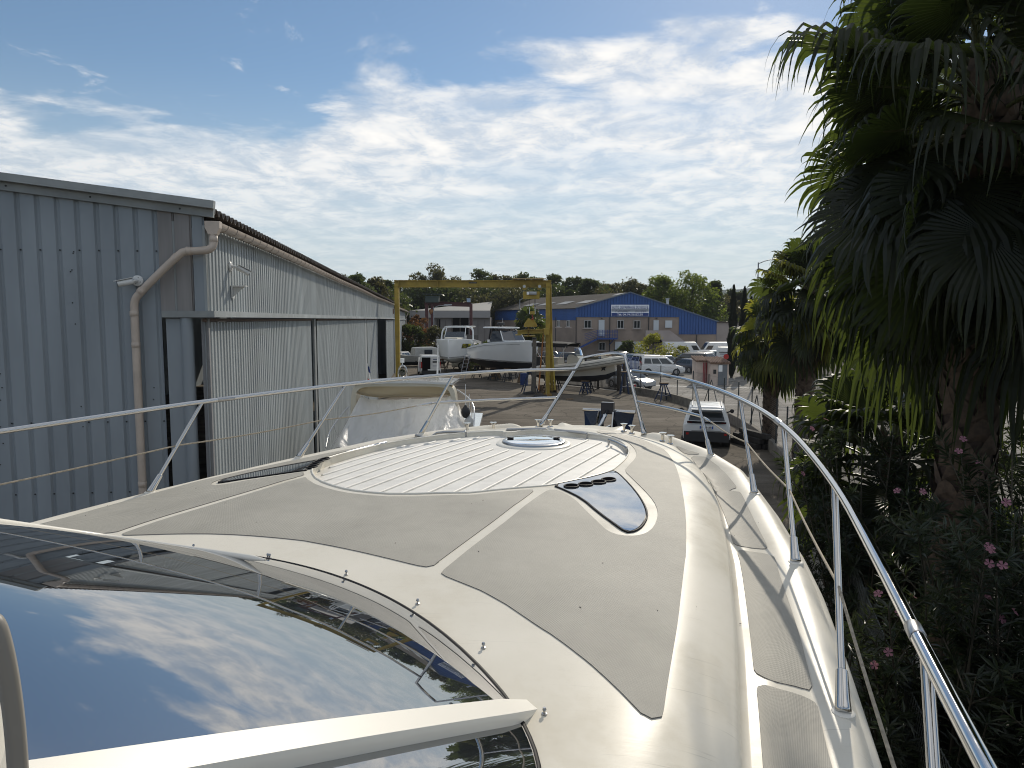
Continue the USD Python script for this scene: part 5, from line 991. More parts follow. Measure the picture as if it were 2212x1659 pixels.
MB().lathe([(.04, 0), (.05, .15), (.30, .17), (.32, .28), (.28, .37), (.02, .39)], (-4.9, 0, 4.28), 16).build('radar', BUMP, cru, 40)
MB().tube([(-5.2, .3, 4.28), (-5.2, .3, 5.0)], .012, 5).build('antenna', PLATE, cru)
MB().box((-3.9, 0, 3.0), (1.8, 1.7, .6)).build('cockpit', INK, cru)
for dx, dy, h, lb in ((-7.2, -1.0, 1.0, 'stern trestle next to the ladder'), (-4.4, -1.05, .95, 'middle trestle on the side facing us'), (-2.6, -.8, 1.0, 'forward trestle nearest the blue drum'), (-4.4, .9, .95, 'middle trestle on the far side'), (-7.2, .9, 1.0, 'stern trestle on the far side')):
    a = math.radians(-58); stand(lb + ' under the white sports cruiser', 1.69 + dx * math.cos(a) - dy * math.sin(a), 54 + dx * math.sin(a) + dy * math.cos(a), h, DKSTEEL, .35, 20, 'trestles under the white sports cruiser')
kb = MB(); a = math.radians(-58)
for dx in (-1.6, -5.8):
    k_ = thing('keel_block', 'timber keel blocks under the %s of the white sports cruiser' % ('bow' if dx > -3 else 'stern'), 'blocks', (1.69 + dx * math.cos(a), 54 + dx * math.sin(a), 0), -58, 'keel blocks under the sports cruiser')
    for i in range(3): MB().box((0, 0, .11 + .225 * i), (.35, .8 - .15 * i, .22)).build('block', WOODP, k_)
dr_ = thing('blue_drum', 'dark blue drum standing under the bow of the white sports cruiser', 'drum', (.9, 53.0, 0)); MB().lathe([(.28, 0), (.29, .02), (.29, .3), (.30, .32), (.29, .34), (.29, .62), (.30, .64), (.29, .66), (.29, .86), (.27, .88), (.001, .87)], (0, 0, 0), 18).build('shell', mat('drum_blue', (.012, .03, .12), rough=.45), dr_, 40)
# cabin boat, bow on
cab = thing('cabin_cruiser', 'white cabin boat with arched hardtop standing bow on behind the delivery van', 'motor boat', (-5.75, 64.6, 0), -98, 'boats standing ashore')
K2 = [(-7.6, 1.62, 2.7, 1.45, 1.5, 1.0), (-5.5, 1.75, 2.85, 1.42, 1.58, .85), (-3.2, 1.76, 3.0, 1.42, 1.5, .78), (-1.5, 1.62, 3.08, 1.42, 1.2, .82), (-.5, 1.2, 3.1, 1.42, .72, .95), (.0, .62, 3.1, 1.42, .26, 1.15), (.2, .08, 3.1, 1.4, .04, 1.3)]
hull(cab, K2, WHITEH, mat('hull_grey_white', (.55, .55, .53), rough=.4), 1.4)
for s in (-1, 1):
    MB().tube([(x, s * (bc + .015 + (b - bc) * .03), zc + .05) for x, b, zs, zc, bc, zk in K2], .022, 4).build('boot_stripe', INK, cab)
    g = MB(); G = []
    for x in np.linspace(-2.2, -.62, 8):
        def hbw(x, f): 
            q = np.array(K2); i = lambda k: np.interp(x, q[:, 0], q[:, k]); return i(4) + (i(1) - i(4)) * min(1, f * 1.02 + .02), i(3) + (i(2) - i(3)) * f
        G.append([(x, s * (hbw(x, f)[0] + .02), hbw(x, f)[1]) for f in (.50, .58, .66, .74)])
    g.grid(G if s > 0 else G[::-1]).build('hull_window', SMOKE, cab, True)
    MB().tube(chaikin(np.array([(-3.6, s * 1.55, 2.95), (-3.8, s * 1.52, 3.7), (-4.0, s * 1.35, 4.1), (-4.05, s * .9, 4.18), (-4.05, 0, 4.2)]), 2, False), .085, 8).build('hardtop_leg', WHITEH, cab, True)
    MB().bar((-2.4, s * .98, 3.1), (-3.2, s * .92, 4.1), .06, .08).build('screen_pillar', WHITEH, cab)
MB().loft([np.array([(-6.4, -1.25, z), (-3.9, -1.3, z), (-3.5, -1.0, z), (-3.5, 1.0, z), (-3.9, 1.3, z), (-6.4, 1.25, z)]) * [1, k, 1] for z, k in ((4.12, .97), (4.16, 1.02), (4.24, 1.0), (4.28, .8))]).build('hard_top', WHITEH, cab, 30)
SCR = glassmat('clear_screen', tint=(.08, .10, .12), ior=1.5, see=.75)
w_ = MB(); slab(w_, (-2.35, -.98, 3.12), (-2.35, .98, 3.12), (-2.9, .92, 3.72), (-2.9, -.92, 3.72), .02); w_.build('windscreen', SCR, cab)
MB().loft([np.array([(-2.6, -.95, z), (-.9, -.6, z), (-.9, .6, z), (-2.6, .95, z)]) * [1, k, 1] for z, k in ((3.1, 1), (3.22, .93))]).build('sun_cushion', mat('cushion', (.62, .58, .50), rough=.8), cab)
MB().box((-3.6, 0, 3.1), (1.3, 1.6, .5)).build('console', WHITEH, cab)
for dx, dy, lb in ((-2.0, -1.15, 'front right'), (-2.0, 1.15, 'front left'), (-5.8, -1.2, 'rear right'), (-5.8, 1.2, 'rear left')):
    a = math.radians(-98); stand('rusty trestle at the %s under the white cabin boat behind the van' % lb, -5.75 + dx * math.cos(a) - dy * math.sin(a), 64.6 + dx * math.sin(a) + dy * math.cos(a), 1.15, mat('stand_rust', (.07, .035, .022), rough=.8, var=.4, scale=9) if not stage.GetPrimAtPath('/World/Looks/stand_rust') else UsdShade.Material.Get(stage, '/World/Looks/stand_rust'), .40, -8, 'trestles under the cabin boat')
# ladder between the two boats
ld = thing('ladder', 'light metal ladder leaning at the stern of the white sports cruiser', 'ladder', (-3.75, 58.5, 0))
for s in (-.2, .2): MB().tube([(s - .35, -.6, 0), (s + .1, 0, 2.0)], .025, 6).build('stile', ALLOY, ld)
for k in range(7): f = (k + .5) / 7; MB().tube([(-.2 - .35 + .45 * f, -.6 + .6 * f, 2 * f), (.2 - .35 + .45 * f, -.6 + .6 * f, 2 * f)], .016, 5).build('rung', ALLOY, ld)

# ------------------------------------------------------------------ inflatable boat
CREAM = mat('hypalon_cream', (.48, .45, .38), rough=.5, var=.12, scale=2)
CRHULL = mat('rib_hull_cream', (.50, .47, .40), rough=.25, coat=.4, var=.08, scale=1.5)
rib = thing('inflatable_boat', 'cream rigid inflatable boat with black sun canopy on stands by the brown gate', 'inflatable boat', (1.95, 49.3, 0), -35.7, 'boats standing ashore')
TR_ = .27
def tubez(x): return 1.52 + .82 * (max(x, 0) / 6.35) ** 1.9
for s in (-1, 1):
    P = [(x, s * .92, tubez(x)) for x in np.linspace(0, 4.3, 14)] + [(4.3 + 2.0 * math.sin(a), s * .92 * math.cos(a) ** .75, tubez(4.3 + 2.0 * math.sin(a))) for a in np.linspace(.12, math.pi / 2 - .02, 12)]
    r = np.r_[.05, .18, np.full(len(P) - 3, TR_), TR_]; P = np.array(P); P[0, 0] -= .22; P[1, 0] -= .15
    MB().tube(P, r, 14).build('tube', CREAM, rib, True)
    for dz, m_ in ((.10, BUMP), (-.06, BUMP)): MB().tube([p + np.array([0, s * math.sqrt(TR_ ** 2 - dz ** 2) * .99 if True else 0, dz]) if p[0] < 4.4 else p + np.array([(p[0] - 4.3) / 2.0 * .245, s * .245 * abs(p[1]) / .92, dz]) for p in P[2:]], .022, 5).build('rub_strake', m_, rib, True)
K3 = [(0, .80, 1.55, 1.12, .74, .80), (1.6, .82, 1.56, 1.12, .74, .72), (3.2, .80, 1.66, 1.15, .68, .72), (4.4, .70, 1.86, 1.22, .52, .82), (5.3, .46, 2.05, 1.34, .28, 1.02), (5.85, .18, 2.2, 1.55, .08, 1.35)]
hull(rib, K3, CRHULL, ANTIF, 1.2)
MB().loft([np.array([(x - .0, -w, z), (x + l, -w * .9, z), (x + l, w * .9, z), (x, w, z)]) for x, l, w, z in ((2.4, 1.0, .42, 1.6), (2.45, .85, .42, 2.35), (2.55, .55, .38, 2.55))]).build('console', CREAM, rib, 30)
a_ = np.linspace(-1.1, 1.1, 11)
MB().grid([[(2.75 + .62 * math.cos(a) * k, .52 * math.sin(a) * k, z) for a in a_] for k, z in ((1.0, 2.5), (.85, 2.8), (.66, 3.0))]).build('windscreen', SCR, rib, True)
MB().tube([(2.75 + .62 * math.cos(a) * .66, .52 * math.sin(a) * .66, 3.0) for a in a_], .018, 6).build('screen_rim', STEEL, rib, True)
MB().tube([(2.75 + .62 * math.cos(a), .52 * math.sin(a), 2.5) for a in a_], .02, 6).build('screen_rim', BUMP, rib, True)
MB().box((2.8, 0, 2.45), (.5, .7, .2)).build('dash_cover', mat('faded_red', (.25, .13, .11), rough=.8), rib)
MB().box((1.35, 0, 1.95), (.7, .8, .7)).build('seat', CREAM, rib); MB().box((.1, 0, 1.9), (.5, .5, .9)).build('outboard', BUMP, rib)
MB().grid([[(x, y, 3.30 + .10 * math.cos(y * 1.6) - .10 * ((x - 1.3) / 1.5) ** 2) for y in np.linspace(-.85, .85, 7)] for x in np.linspace(-.15, 2.75, 9)]).build('sun_canopy', mat('canopy_black', (.012, .012, .014), rough=.9), rib, True)
for s in (-1, 1):
    MB().box((1.3, s * .85, 3.17), (2.85, .02, .26)).build('canopy_valance', UsdShade.Material.Get(stage, '/World/Looks/canopy_black'), rib)
    for x0, x1 in ((1.0, -.1), (1.4, 1.3), (1.8, 2.7)): MB().tube([(x0, s * .92, 1.85), (x1, s * .84, 3.25)], .016, 6).build('canopy_pole', STEEL, rib)
MB().box((5.2, 0, 2.45), (.55, .5, .14)).build('bow_step', CREAM, rib); MB().box((5.2, 0, 2.54), (.45, .4, .03)).build('bow_step_teak', mat('orange_wood', (.30, .12, .05), rough=.6), rib)
for s in (-1, 1): MB().tube([(5.45, s * .22, 2.52), (5.5, s * .22, 2.62)], .03, 6).build('bow_cleat', STEEL, rib)
mb = MB(); pts = [(math.cos(k * math.pi / 5 + .3) * (.24 if k % 2 == 0 else .11), math.sin(k * math.pi / 5 + .3) * (.24 if k % 2 == 0 else .11)) for k in range(10)]
mb.prism(pts, 0, .03, [(1, 0, .1), (0, 0, 1), (0, -1, 0)]).move((5.30, -.60, 1.78)).build('bow_anchor', INK, rib)
for dx, dy, m_, lb in ((1.0, -.55, DKSTEEL, 'dark stand at the stern, near side,'), (1.0, .6, DKSTEEL, 'dark stand at the stern, far side,'), (3.6, .5, DKSTEEL, 'dark stand at the bow, far side,'), (3.9, -.5, BLUESTEEL, 'dark blue stand at the bow, near side,')):
    a = math.radians(-35.7); stand(lb + ' under the cream inflatable boat', 1.95 + dx * math.cos(a) - dy * math.sin(a), 49.3 + dx * math.sin(a) + dy * math.cos(a), .82, m_, .30, -30, 'stands under the inflatable boat')
pal = thing('pallet_stack', 'low stack of pale timber pallets on the ground behind the crane leg', 'pallets', (2.45, 47.9, 0), 8)
for i in range(3):
    z = .15 * i
    for k in range(5): MB().box((0, -.4 + .2 * k, z + .125), (1.2, .12, .022)).build('board', WOODP, pal)
    for k in (-.5, 0, .5): MB().box((k, 0, z + .06), (.1, .9, .10)).build('bearer', WOODP, pal)
for i, (x, y, sx, sy, sz, lb) in enumerate([(1.8, 45.0, .9, .5, .12, 'flat dark scrap lying at the foot of the crane leg'), (3.55, 43.4, .45, .3, .06, 'small ochre plank lying on the asphalt in the boat shadow'), (1.1, 46.4, .7, .5, .18, 'dark bundle of rags on the asphalt left of the crane leg')]):
    b_ = thing('yard_scrap', lb, 'scrap', (x, y, 0), 15 * i); MB().loft([np.array([(-sx / 2, -sy / 2, 0), (sx / 2, -sy / 2, 0), (sx / 2, sy / 2, 0), (-sx / 2, sy / 2, 0)]), np.array([(-sx / 2.2, -sy / 2.4, sz), (sx / 2.6, -sy / 2.2, sz * .8), (sx / 2.2, sy / 2.6, sz), (-sx / 2.4, sy / 2.2, sz * .7)])]).build('piece', WOODP if i == 1 else BUMP, b_)
tm = thing('timber_pile', 'dark pile of timber baulks between the white SUV and the low wall', 'timber', (9.35, 27.4, 0), -75)
for i, (y, z) in enumerate([(-.3, .1), (0, .1), (.3, .1), (-.15, .3), (.15, .3), (0, .5)]): MB().box((rng_ if False else (.1 * (i % 3)), y, z), (1.8, .22, .18)).build('baulk', mat('dark_timber', (.035, .03, .025), rough=.9, var=.4, scale=8) if i == 0 else UsdShade.Material.Get(stage, '/World/Looks/dark_timber'), tm)

# ------------------------------------------------------------------ tarpaulined boat beside the hangar
def zT(x, y, Y): return py((1200 + x / 2.765) * .54, (1400 + y / 2.765) * .54, Y)
TARP = usdkit.material(stage, '/World/Looks/silver_tarp', {'g': ('geometry', {}), 'mp': ('mapping', {'scale': (1, .35, .5)}), 'n': ('noise_texture', {'scale': 5.0, 'detail': 5.0, 'distortion': .6}), 'b': ('bump', {'distance': .14, 'strength': 1.0}),
    'p': ('principled_bsdf', {'base_color': (.86, .86, .86), 'roughness': .36, 'metallic': .0}), 't': ('translucent_bsdf', {'color': (.92, .91, .88)}), 'm': ('mix_closure', {'fac': .6})},
    [('g.position', 'mp.vector'), ('mp.vector', 'n.vector'), ('n.fac', 'b.height'), ('b.normal', 'p.normal'), ('p.BSDF', 'm.closure1'), ('t.BSDF', 'm.closure2')], surface='m.closure')
CANV = leafmat('cream_canvas', (.58, .51, .37), (.70, .60, .42), rough=.75, var=.12, scale=4, tw=.5)
ARCH = mat('arch_cream', (.60, .56, .46), rough=.35, coat=.2)
tb = thing('covered_boat', 'boat under a shiny silver tarpaulin with cream arch and roof beside the hangar doors', 'motor boat', (0, 0, 0), 0, 'boats standing ashore')
xc = -2.35
HB2 = [(13.0, .15, 2.30), (13.4, .55, 2.28), (14.2, 1.05, 2.24), (15.4, 1.42, 2.2), (17, 1.52, 2.16), (21, 1.48, 2.12)]
up = [np.array([(xc - b * .8, y, z - 1.3), (xc - b, y, z - .1), (xc - b, y, z), (xc, y, z + .05), (xc + b, y, z), (xc + b, y, z - .1), (xc + b * .8, y, z - 1.3)]) for y, b, z in HB2]
MB().loft(up).build('hull', WHITEH, tb, 35)
# tarpaulin: draped sheet with folds
tl, trp = zT(655, 540, 15.9), zT(1700, 520, 15.9)
bl, brr = zT(380, 1110, 13.7), zT(1780, 1110, 13.7)
G = []
rs = np.random.default_rng(3)
for v in np.linspace(0, 1, 22):
    row = []
    for u in np.linspace(0, 1, 40):
        p = (tl * (1 - u) + trp * u) * (1 - v) + (bl * (1 - u) + brr * u) * v
        f = .035 * math.sin(u * 17 + 2 * v + 1.5 * math.sin(u * 7)) * v * (1 - v) * 2 + .10 * math.exp(-((u - .53 + .05 * v) / .012) ** 2) * (.3 + v * .4) + .09 * math.exp(-((u - .04 - .0 * v) / .03) ** 2) + .07 * math.exp(-((u - .97 + .16 * v) / .02) ** 2) - .09 * math.sin(math.pi * u) * math.sin(math.pi * v)
        f += .045 * (meshkit.fbm(np.array([u * 9, v * 3.5, .3]), 3) - .5)
        row.append(p + np.array([0, -.75, .66]) * f * 1.7 + np.array([0, 0, -.05 * math.sin(math.pi * u) * (1 - v) * .5]))
    G.append(row)
tp = MB().grid(G).build('tarpaulin', TARP, tb, True)
for e, sgn in ((0, -1), (-1, 1)):
    edge = np.array([r[e] for r in G]); G2 = []
    for k, p in enumerate(edge):
        v = k / 21; G2.append([p, p + np.array([sgn * (.10 + .25 * v), .35, -.25 - .1 * v]), p + np.array([sgn * (.14 + .3 * v) + .03 * math.sin(k * 1.3), .75, -.55 - .25 * v])])
    MB().grid(G2 if sgn > 0 else [g[::-1] for g in G2]).build('tarpaulin_side', TARP, tb, True)
# arch and roof
def arch(Y, dx=0): return chaikin(np.array([zT(560, 790, Y), zT(562, 480, Y), zT(600, 395, Y), zT(720, 362, Y), zT(1130, 345, Y), zT(1560, 362, Y), zT(1680, 400, Y), zT(1720, 480, Y), zT(1752, 775, Y)]), 3, False)
A0 = arch(15.7); cx_ = A0.mean(0)
inner_ = np.array([p + (np.array([cx_[0], p[1], cx_[2] - .6]) - p) / np.linalg.norm(np.array([cx_[0], p[1], cx_[2] - .6]) - p) * .11 for p in A0])
MB().loft([np.array([A0[k], inner_[k], inner_[k] + [0, .5, 0], A0[k] + [0, .5, .0]]) for k in range(len(A0))]).build('arch', ARCH, tb, 40)
roof_ = [np.array([[x_, y_, z_ + .05 * math.sin(math.pi * (x_ - A0[0][0]) / (A0[-1][0] - A0[0][0]))] for x_ in np.linspace(A0[0][0] + .12, A0[-1][0] - .12, 9)]) for y_, z_ in ((15.68, 3.49), (16.3, 3.47), (17.6, 3.42), (18.6, 3.34))]
MB().grid(roof_).grid([r - [0, 0, .05] for r in roof_][::-1]).grid([roof_[0] - [0, 0, .05], roof_[0]]).build('roof', WHITEH, tb, True)
V = [[zT(600 + (1690 - 600) * u, 385 + 0 * u, 15.72) + [0, .02, 0] for u in np.linspace(0, 1, 26)]]
for t in (.35, .7, 1.0):
    V.append([zT(600 + (1690 - 600) * u, 385 + (60 + 75 * min(1, math.sin(math.pi * min(max(u, .04), .98)) ** .5) + 8 * math.sin(u * 9) + (35 if u > .94 else 0)) * t, 15.72) + [0, .05 + .04 * math.sin(t * 3 + u * 7), 0] for u in np.linspace(0, 1, 26)])
MB().grid(V[::-1]).build('canvas_valance', CANV, tb, True)
MB().tube([zT(600 + (1690 - 600) * u, 440 + 75 * math.sin(math.pi * min(max(u, .04), .98)) ** .5 + 8 * math.sin(u * 9), 15.74) for u in np.linspace(0, 1, 26)], .03, 8).build('canvas_roll', CANV, tb, True)
RAILW = mat('rail_white', (.55, .55, .55), rough=.3, metal=.5)
MB().tube(chaikin(np.array([zT(1735, 440, 16.5), zT(1850, 512, 16), zT(1920, 600, 15.6), zT(1932, 720, 15.2), zT(1915, 900, 14.9)]), 2, False), .016, 8).build('side_rail', RAILW, tb, True)
for x, y0, y1 in ((1850, 515, 640), (1905, 590, 760)): MB().tube([zT(x, y0, 15.8), zT(x - 5, y1, 15.8)], .012, 6).build('rail_post', RAILW, tb)
MB().tube(chaikin(np.array([zT(535, 630, 15.8), zT(460, 720, 15.2), zT(370, 830, 14.6), zT(310, 940, 14.2), zT(285, 1080, 13.8)]), 2, False), .016, 8).build('side_rail', RAILW, tb, True)
for x, y0, x1, y1 in ((535, 640, 525, 740), (375, 830, 410, 945), (300, 960, 330, 1010)): MB().tube([zT(x, y0, 14.8), zT(x1, y1, 14.8)], .012, 6).build('rail_post', RAILW, tb)
MB().tube([zT(1518, 335, 16.6), zT(1527, -60, 16.6)], [.022, .012], 8).build('whip_antenna', PLATE, tb)
MB().tube([zT(1512, 350, 16.6), zT(1518, 300, 16.6)], .035, 8).build('antenna_base', STEEL, tb)
MB().tube(chaikin(np.array([zT(1088, 335, 16.8), zT(1088, 220, 16.8), zT(1110, 178, 16.8), zT(1135, 170, 16.8), zT(1160, 178, 16.8), zT(1182, 220, 16.8), zT(1182, 335, 16.8)]), 2, False), .018, 8).build('light_arch', STEEL, tb, True)
MB().tube([zT(1132, 170, 16.8), zT(1132, 140, 16.8)], .012, 6).build('light_stem', PLATE, tb); MB().tube([zT(1131, 140, 16.8), zT(1131, 90, 16.8)], .05, 10).build('anchor_light', PLATE, tb)
MB().tube([zT(1130, 250, 16.65), zT(1130, 250, 16.9)], [.085, .06], 14).build('search_light', STEEL, tb, 40); MB().lathe([(.07, 0), (.06, .06), (.03, .08)], zT(1130, 325, 16.8), 12).build('light_base', PLATE, tb)
for lbl, x, y, r, m_ in (('dark cone ended fender hanging on the rail of the covered boat', 1832, 685, .10, BUMP), ('pale round fender below the dark one on the covered boat rail', 1872, 800, .11, mat('fender_white', (.5, .5, .48), rough=.45))):
    f = thing('fender', lbl, 'fender', zT(x, y, 15.3), 0, 'fenders on the covered boat'); MB().lathe([(.02, -r * 1.35), (r * .6, -r * 1.15), (r * .95, -r * .5), (r, 0), (r * .92, r * .5), (r * .5, r * 1.05), (.03, r * 1.25), (.03, r * 1.5)], (0, 0, 0), 18).build('body', m_, f, True); MB().tube([(0, 0, r * 1.5), (0, .05, r * 1.5 + .45)], .008, 5).build('lanyard', PLATE, f)
# small national flag on its staff at the boat
fl = thing('flag', 'small blue white red flag hanging on a staff at the covered boat', 'flag')
a_, b_ = zT(745, 150, 17.2), zT(760, 420, 17.2); MB().tube([b_, a_], .010, 6).build('staff', PLATE, fl)
for k, m_ in enumerate((mat('flag_blue', (.02, .04, .16), rough=.8), mat('flag_white', (.6, .58, .55), rough=.8), mat('flag_red', (.40, .03, .03), rough=.8))):
    G = [[zT(745 + 4 * t + w_ * (22 + 12 * t), 165 + 70 * k + 72 * t + w_ * 22, 17.2) + [0, .03 * math.sin(w_ * 6 + k), 0] for w_ in np.linspace(0, 1, 5)] for t in np.linspace(0, 1, 5)]; MB().grid(G).build('stripe', m_, fl, True)
# old car and small cabin boat at the end of the hangar
osb = thing('small_cabin_boat', 'little old white cabin boat with dark window on the ground beyond the hangar', 'motor boat', (-9.6, 74.5, 0), 205, 'boats standing ashore')
hull(osb, [(-2.6, 1.0, 1.05, .5, .85, .1), (0, 1.1, 1.1, .5, .9, .1), (1.8, .8, 1.2, .55, .55, .2), (2.7, .1, 1.3, .7, .04, .5)], mat('old_white', (.42, .42, .40), rough=.5, var=.25, scale=3), ANTIF, .5)
MB().loft([np.array([(-1.9, -.85, z), (.9, -.8, z), (.9, .8, z), (-1.9, .85, z)]) * [k, k, 1] for z, k in ((1.05, 1), (1.9, .86), (2.0, .76))]).build('cabin', UsdShade.Material.Get(stage, '/World/Looks/old_white'), osb, 30)
for s in (-1, 1): MB().box((-.6, s * .80, 1.5), (.85, .03, .5)).build('cabin_window', SMOKE, osb)
osc = car('old_car', 'dusty silver car parked at the far end of the hangar', 'car', -12.2, 75.5, 200, 'hatch', paint('dusty_silver', (.36, .37, .38), rough=.5, coat=0), z=0.0)
for i, (x, y, az, st_, lb) in enumerate([(-2.9, 69.5, -70, 'bigvan', 'pale camper standing between the two white boats'), ]):
    car('camper_van', lb, 'van', x, y, az, st_, paint('camper_cream', (.55, .52, .45)), z=0.0)
hs = thing('pipe_hoop', 'bent grey pipe hoop with a red box standing beyond the low wall', 'pipe hoop', (8.6, 50.3, LOTZ))
q = [(-.62 + .62 * math.cos(a) + .62, 0, 1.0 + .55 * math.sin(a)) for a in np.linspace(math.pi, 0, 12)]
MB().tube([(0, 0, 0)] + q + [(1.24, 0, 0)], .035, 8).build('hoop', ALLOY, hs, True); MB().tube([(-.75, .2, 0)] + [(-.4 + .35 * math.cos(a), .2, .75 + .35 * math.sin(a)) for a in np.linspace(math.pi, 0, 10)] + [(-.05, .2, 0)], .03, 8).build('hoop', ALLOY, hs, True)
MB().box((0, -.05, .72), (.36, .3, .5)).build('box', REDSTEEL, hs)
# ================================================================== buildings, cars and trees beyond the yard
def qs(x, y): return S(2100 + x / 2.765, 1100 + y / 2.765)
def q3(x, y): return S(1500 + x / 2.765, 1000 + y / 2.765)
def q5(x, y): return S(2600 + x / 3.318, 1100 + y / 3.318)
BLUEC = mat('blue_cladding', (.018, .075, .25), rough=.5, var=.18, scale=.6, stretch=(1, 1, .2))
BEIGE = mat('beige_render', (.30, .235, .19), rough=.9, var=.22, scale=.5)
BEIGE2 = mat('light_render', (.40, .34, .31), rough=.9, var=.15, scale=.5)
ROOFD = mat('dark_roof', (.065, .058, .052), rough=.95, spec=.1, var=.35, scale=.35)
SKYL = mat('roof_light', (.20, .20, .19), rough=.5)
FRAMEW = mat('window_frame', (.36, .35, .33), rough=.5)
WGL = glassmat('window_glass', tint=(.012, .014, .016), ior=1.5, see=0.0)
SHUT = mat('white_shutter', (.50, .53, .55), rough=.6)
RAILB = mat('blue_steel', (.015, .05, .20), rough=.5)
YB = 105.0
def at(x, y, Y=YB): return py(*qs(x, y), Y)
bb = thing('garage_building', 'beige garage building with blue corrugated gable and company sign across the car park', 'building')
xl, xr = at(570, 367)[0], at(2120, 515)[0]; xa = at(1165, 195)[0]
zl, zr_, za = at(570, 367)[2], at(2120, 515)[2], at(1165, 195)[2]
def roofz(x): return np.interp(x, [xl, xa, xr], [zl, za, zr_])
zb = at(1000, 466)[2]; xj = at(1685, 466)[0]; zb2 = at(1685, 656)[2]
GB_ = -1.2
MB().prism([(xl, GB_), (xr - .05, GB_), (xr - .05, zr_ - .1), (xa, za - .15), (xl, zl - .1)], 0, .3, [(1, 0, 0), (0, 0, 1), (0, -1, 0)]).move((0, YB + .35, 0)).build('wall', BEIGE, bb)
# blue sheets, ribbed
pit = .42; x = xl; i = 0
while x < xr - .05:
    w_ = min(1.68, xr - x); lo = zb if x < xj - .3 else zb2
    xs, ds = [], []
    for k in range(int(round(w_ / pit)) or 1): xs += [x + k * pit, x + k * pit + .30, x + k * pit + .34, x + k * pit + .40]; ds += [0, 0, .07, .07]
    xs.append(min(x + w_, xr)); ds.append(0); xs = np.minimum(np.array(xs), xr); ds = np.array(ds)
    MB().grid([np.c_[xs, YB - .03 + ds, roofz(xs)], np.c_[xs, YB - .03 + ds, np.full(len(xs), lo)]]).build('blue_sheet', BLUEC, bb); x += w_
MB().bar((xl - .2, YB - .12, zl), (xa, YB - .12, za + .06), .12, .14).bar((xa, YB - .12, za + .06), (xr + .2, YB - .12, zr_), .12, .14).build('gable_trim', mat('grey_blue_trim', (.10, .13, .17), rough=.6), bb)
# long side receding to the left
sd_ = np.array([math.sin(math.radians(-25)), math.cos(math.radians(-25)), 0]); p0 = np.array([xl, YB, 0]); Ls = 30.0
p1 = p0 + sd_ * Ls; pm = np.array([xa, YB, 0]); p2 = pm + sd_ * Ls
up = lambda p, z: np.array([p[0], p[1], z])
zle = zl - .05; zlow = at(320, 500)[2]
MB().add([up(p0, zle), up(p1, zle), up(p1, zlow + .0), up(p0, zlow)], [(0, 1, 2), (0, 2, 3)]).build('side_cladding', BLUEC, bb)
nrm = np.array([-sd_[1], sd_[0], 0]); pi0, pi1 = p0 - nrm * .05, p1 - nrm * .05
MB().add([up(pi0, zlow + .02), up(pi1, zlow + .02), up(pi1, GB_), up(pi0, GB_)], [(0, 1, 2), (0, 2, 3)]).build('side_wall', BEIGE, bb)
MB().add([up(p0 + nrm * .3, zl), up(p1 + nrm * .3, zl), up(p2, za + .05), up(pm, za + .05)], [(0, 2, 1), (0, 3, 2)]).build('roof', ROOFD, bb)
MB().add([up(pm, za + .05), up(p2, za + .05), up(np.array([xr, YB, 0]) + sd_ * Ls, zr_), up(np.array([xr, YB, 0]), zr_)], [(0, 1, 2), (0, 2, 3)]).build('roof', ROOFD, bb)
for f0, f1, g0, g1 in ((.06, .17, .32, .52), (.26, .37, .30, .50), (.46, .57, .28, .48), (.64, .75, .26, .46), (.02, .07, .80, .95)):
    def rp(f, g): a = p0 + nrm * .3 + sd_ * Ls * f; b = pm + sd_ * Ls * f; q = a + (b - a) * g; return np.array([q[0], q[1], zl + (za + .05 - zl) * g + .05])
    MB().add([rp(f0, g0), rp(f1, g0), rp(f1, g1), rp(f0, g1)], [(0, 2, 1), (0, 3, 2)]).build('roof_light', SKYL, bb)
def window(x0, y0, x1, y1, two=True, m=WGL, Y=YB - .02):
    a, b = at(x0, y1, Y), at(x1, y0, Y); c = (a + b) / 2; w_, h_ = b[0] - a[0], b[2] - a[2]
    o = MB().box((c[0], Y + .05, c[2]), (w_, .06, h_)).build('window', m, bb)
    fr = MB(); t = .09
    fr.box((c[0], Y - .0, a[2] + t / 2), (w_, .08, t)).box((c[0], Y, b[2] - t / 2), (w_, .08, t)).box((a[0] + t / 2, Y, c[2]), (t, .08, h_ - 2 * t)).box((b[0] - t / 2, Y, c[2]), (t, .08, h_ - 2 * t))
    if two: fr.box((c[0], Y - .01, c[2]), (t * .9, .06, h_ - 2 * t))
    fr.build('frame', FRAMEW, o); MB().box((c[0], Y - .06, a[2] - .06), (w_ + .5, .20, .10)).build('sill', BEIGE2, o)
for q in ((655, 500, 735, 590), (1018, 500, 1095, 592), (1200, 503, 1277, 592)): window(*q)
window(815, 745, 890, 835); window(352, 500, 388, 574, True); window(460, 500, 497, 574, True)
def panel(x0, y0, x1, y1, nm, m, d=.06):
    a, b = at(x0, y1), at(x1, y0); return MB().box(((a[0] + b[0]) / 2, YB - .03, (a[2] + b[2]) / 2), (b[0] - a[0], d, b[2] - a[2])).build(nm, m, bb)
panel(814, 498, 880, 676, 'door', SHUT); panel(1420, 500, 1480, 612, 'door', SHUT); panel(1550, 503, 1628, 584, 'shutter', SHUT); panel(995, 738, 1110, 850, 'garage_door', SHUT); panel(1200, 738, 1310, 850, 'garage_door', SHUT)
for x in (340, 566, 938, 1368, 1898): a = at(x, 468 if x < 1800 else 660); MB().tube([(a[0], YB - .1, a[2]), (a[0], YB - .1, GB_)], .06, 6).build('downpipe', BUMP, bb)
for x in (848, 1453): a = at(x, 480); MB().box((a[0], YB - .15, a[2]), (.22, .25, .12)).build('wall_lamp', BUMP, bb)
